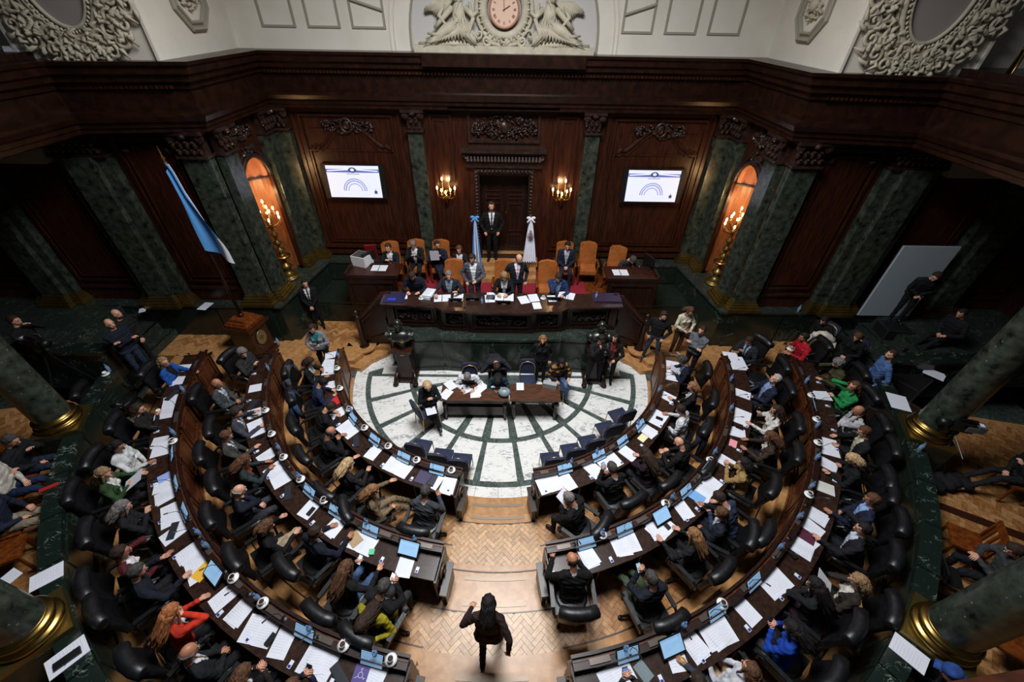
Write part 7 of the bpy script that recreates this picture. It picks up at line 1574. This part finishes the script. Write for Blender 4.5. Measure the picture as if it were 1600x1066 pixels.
for i, (p_, lab) in enumerate((((-1.24, 9.07), 'low black desk screen before the grey-haired man on the dais'), ((-0.79, 9.14), 'black desk device before the standing man in grey'), ((0.05, 8.98), 'low black desk screen before the blonde woman'), ((1.40, 9.19), 'low black desk screen before the man drinking'))):
    r = empty('desk_monitor', (p_[0], p_[1], zt+.02), 0, lab, 'screen', 'low black screens of the long desk'); MB().box((0,0,.06), (.36,.02,.2), rx=1.0).obj('casing', BLK, r); MB().box((0,-.02,.0), (.12,.1,.02)).obj('foot', mat('foot_grey', (96,98,104), .4), r)
for p_, lab in (((-0.52, 8.95), 'water bottle before the standing man in the grey blazer'), ((2.54, 9.27), 'water bottle at the right of the long desk')): bottle((p_[0], p_[1], zt), lab, 'bottle on the dais')
for i, (p_, lab) in enumerate((((-2.16, 9.17), 'white cup on the left of the long desk'), ((1.11, 9.25), 'white cup near the right of the long desk'))): cup((p_[0], p_[1], zt), lab, 'cups on the dais')
for i, (p_, lab) in enumerate((((-0.96, 8.78), 'gooseneck microphone left of the centre of the long desk'), ((-0.35, 8.79), 'gooseneck microphone at the centre of the long desk'), ((1.72, 8.95), 'gooseneck microphone before the man drinking'))):
    r = put('gooseneck_microphone', micm, loc=(p_[0], p_[1]-.02, zt), rz=PI); put('mic_head', mich, r); tag(r, lab, 'microphone')
pr = empty('printer', (*(-4.10, 10.70), 2.23), .15, 'white and dark grey office printer on the left clerk desk', 'printer'); MB().box((0,0,.15), (.46,.40,.30)).obj('body', mat('printer_white', (204,204,208), .45), pr); MB().box((0,0,.305), (.40,.34,.02)).box((0,-.12,.32), (.3,.1,.02)).obj('lid', mat('printer_dark', (60,62,66), .4), pr)
pr.rotation_euler = (0,0,-.35)
pm = empty('desktop_monitor', (*(-3.90, 10.68), 2.23), .9, 'black monitor seen from behind on the left clerk desk', 'screen'); MB().box((0,0,.25), (.46,.03,.30), rx=.1).obj('panel', BLK, pm); MB().lathe([(.1,0),(.1,.015),(.02,.03),(.02,.2)], 12).obj('stand', BLK, pm)
pm2 = empty('desktop_monitor', (*(4.26, 10.67), 2.23), -1.2, 'black monitor on the right clerk desk', 'screen'); MB().box((0,0,.25), (.46,.03,.30), rx=.1).obj('panel', BLK, pm2); MB().lathe([(.1,0),(.1,.015),(.02,.03),(.02,.2)], 12).obj('stand', BLK, pm2)
o = MB().box((0,0,.3), (.34,.05,.5), rx=.2).obj('red_chair_back', mat('red_leather', (120,22,26), .4)); o.name = 'red_folder_case'; o.location = (*(-4.02, 11.33), 2.0); o.rotation_euler = (0,0,.2); tag(o, 'dark red leather panel behind the printer', 'panel')
# things on the writing table of the marble floor
for i, (p_, rz_, lab, k) in enumerate((((-1.25, 7.19), .7, 'white sheet at the top left of the writing table', 0), ((-1.32, 6.88), -.5, 'white sheet at the left end of the writing table', 3), ((-0.87, 7.08), .5, 'white sheet under the hands of the man in the vest', 0), ((-0.48, 7.11), -.7, 'slanted white sheet in the middle of the writing table', 0), ((-0.62, 6.93), .1, 'white papers right of the man in the vest', 1), ((-0.10, 7.14), .6, 'white sheet under the hands of the woman in teal', 0), ((0.49, 7.17), 0, 'small white notice on the shorter table', 3))):
    sheet(p_, .781, rz_, lab, .85 if i == 6 else 1.05, k)

# black bag with white handwriting next to the bald man, low on the left
o = MB().box((0,0,0), (.40,.05,.42)).obj('black_bag', mat('matt_black', (16,17,19), .6)); o.location = (*(-2.97, 1.42), 1.28); o.rotation_euler = (R(-55), 0, R(-35)); tag(o, 'square black bag with white handwriting at the lower left', 'bag')
MB().tube([(-.09+.012*i, -.028, .02*math.sin(i*2.1)+.012*math.sin(i*.9)+.003*i) for i in range(16)], .0035, 4).obj('white_script', PAPER, o)
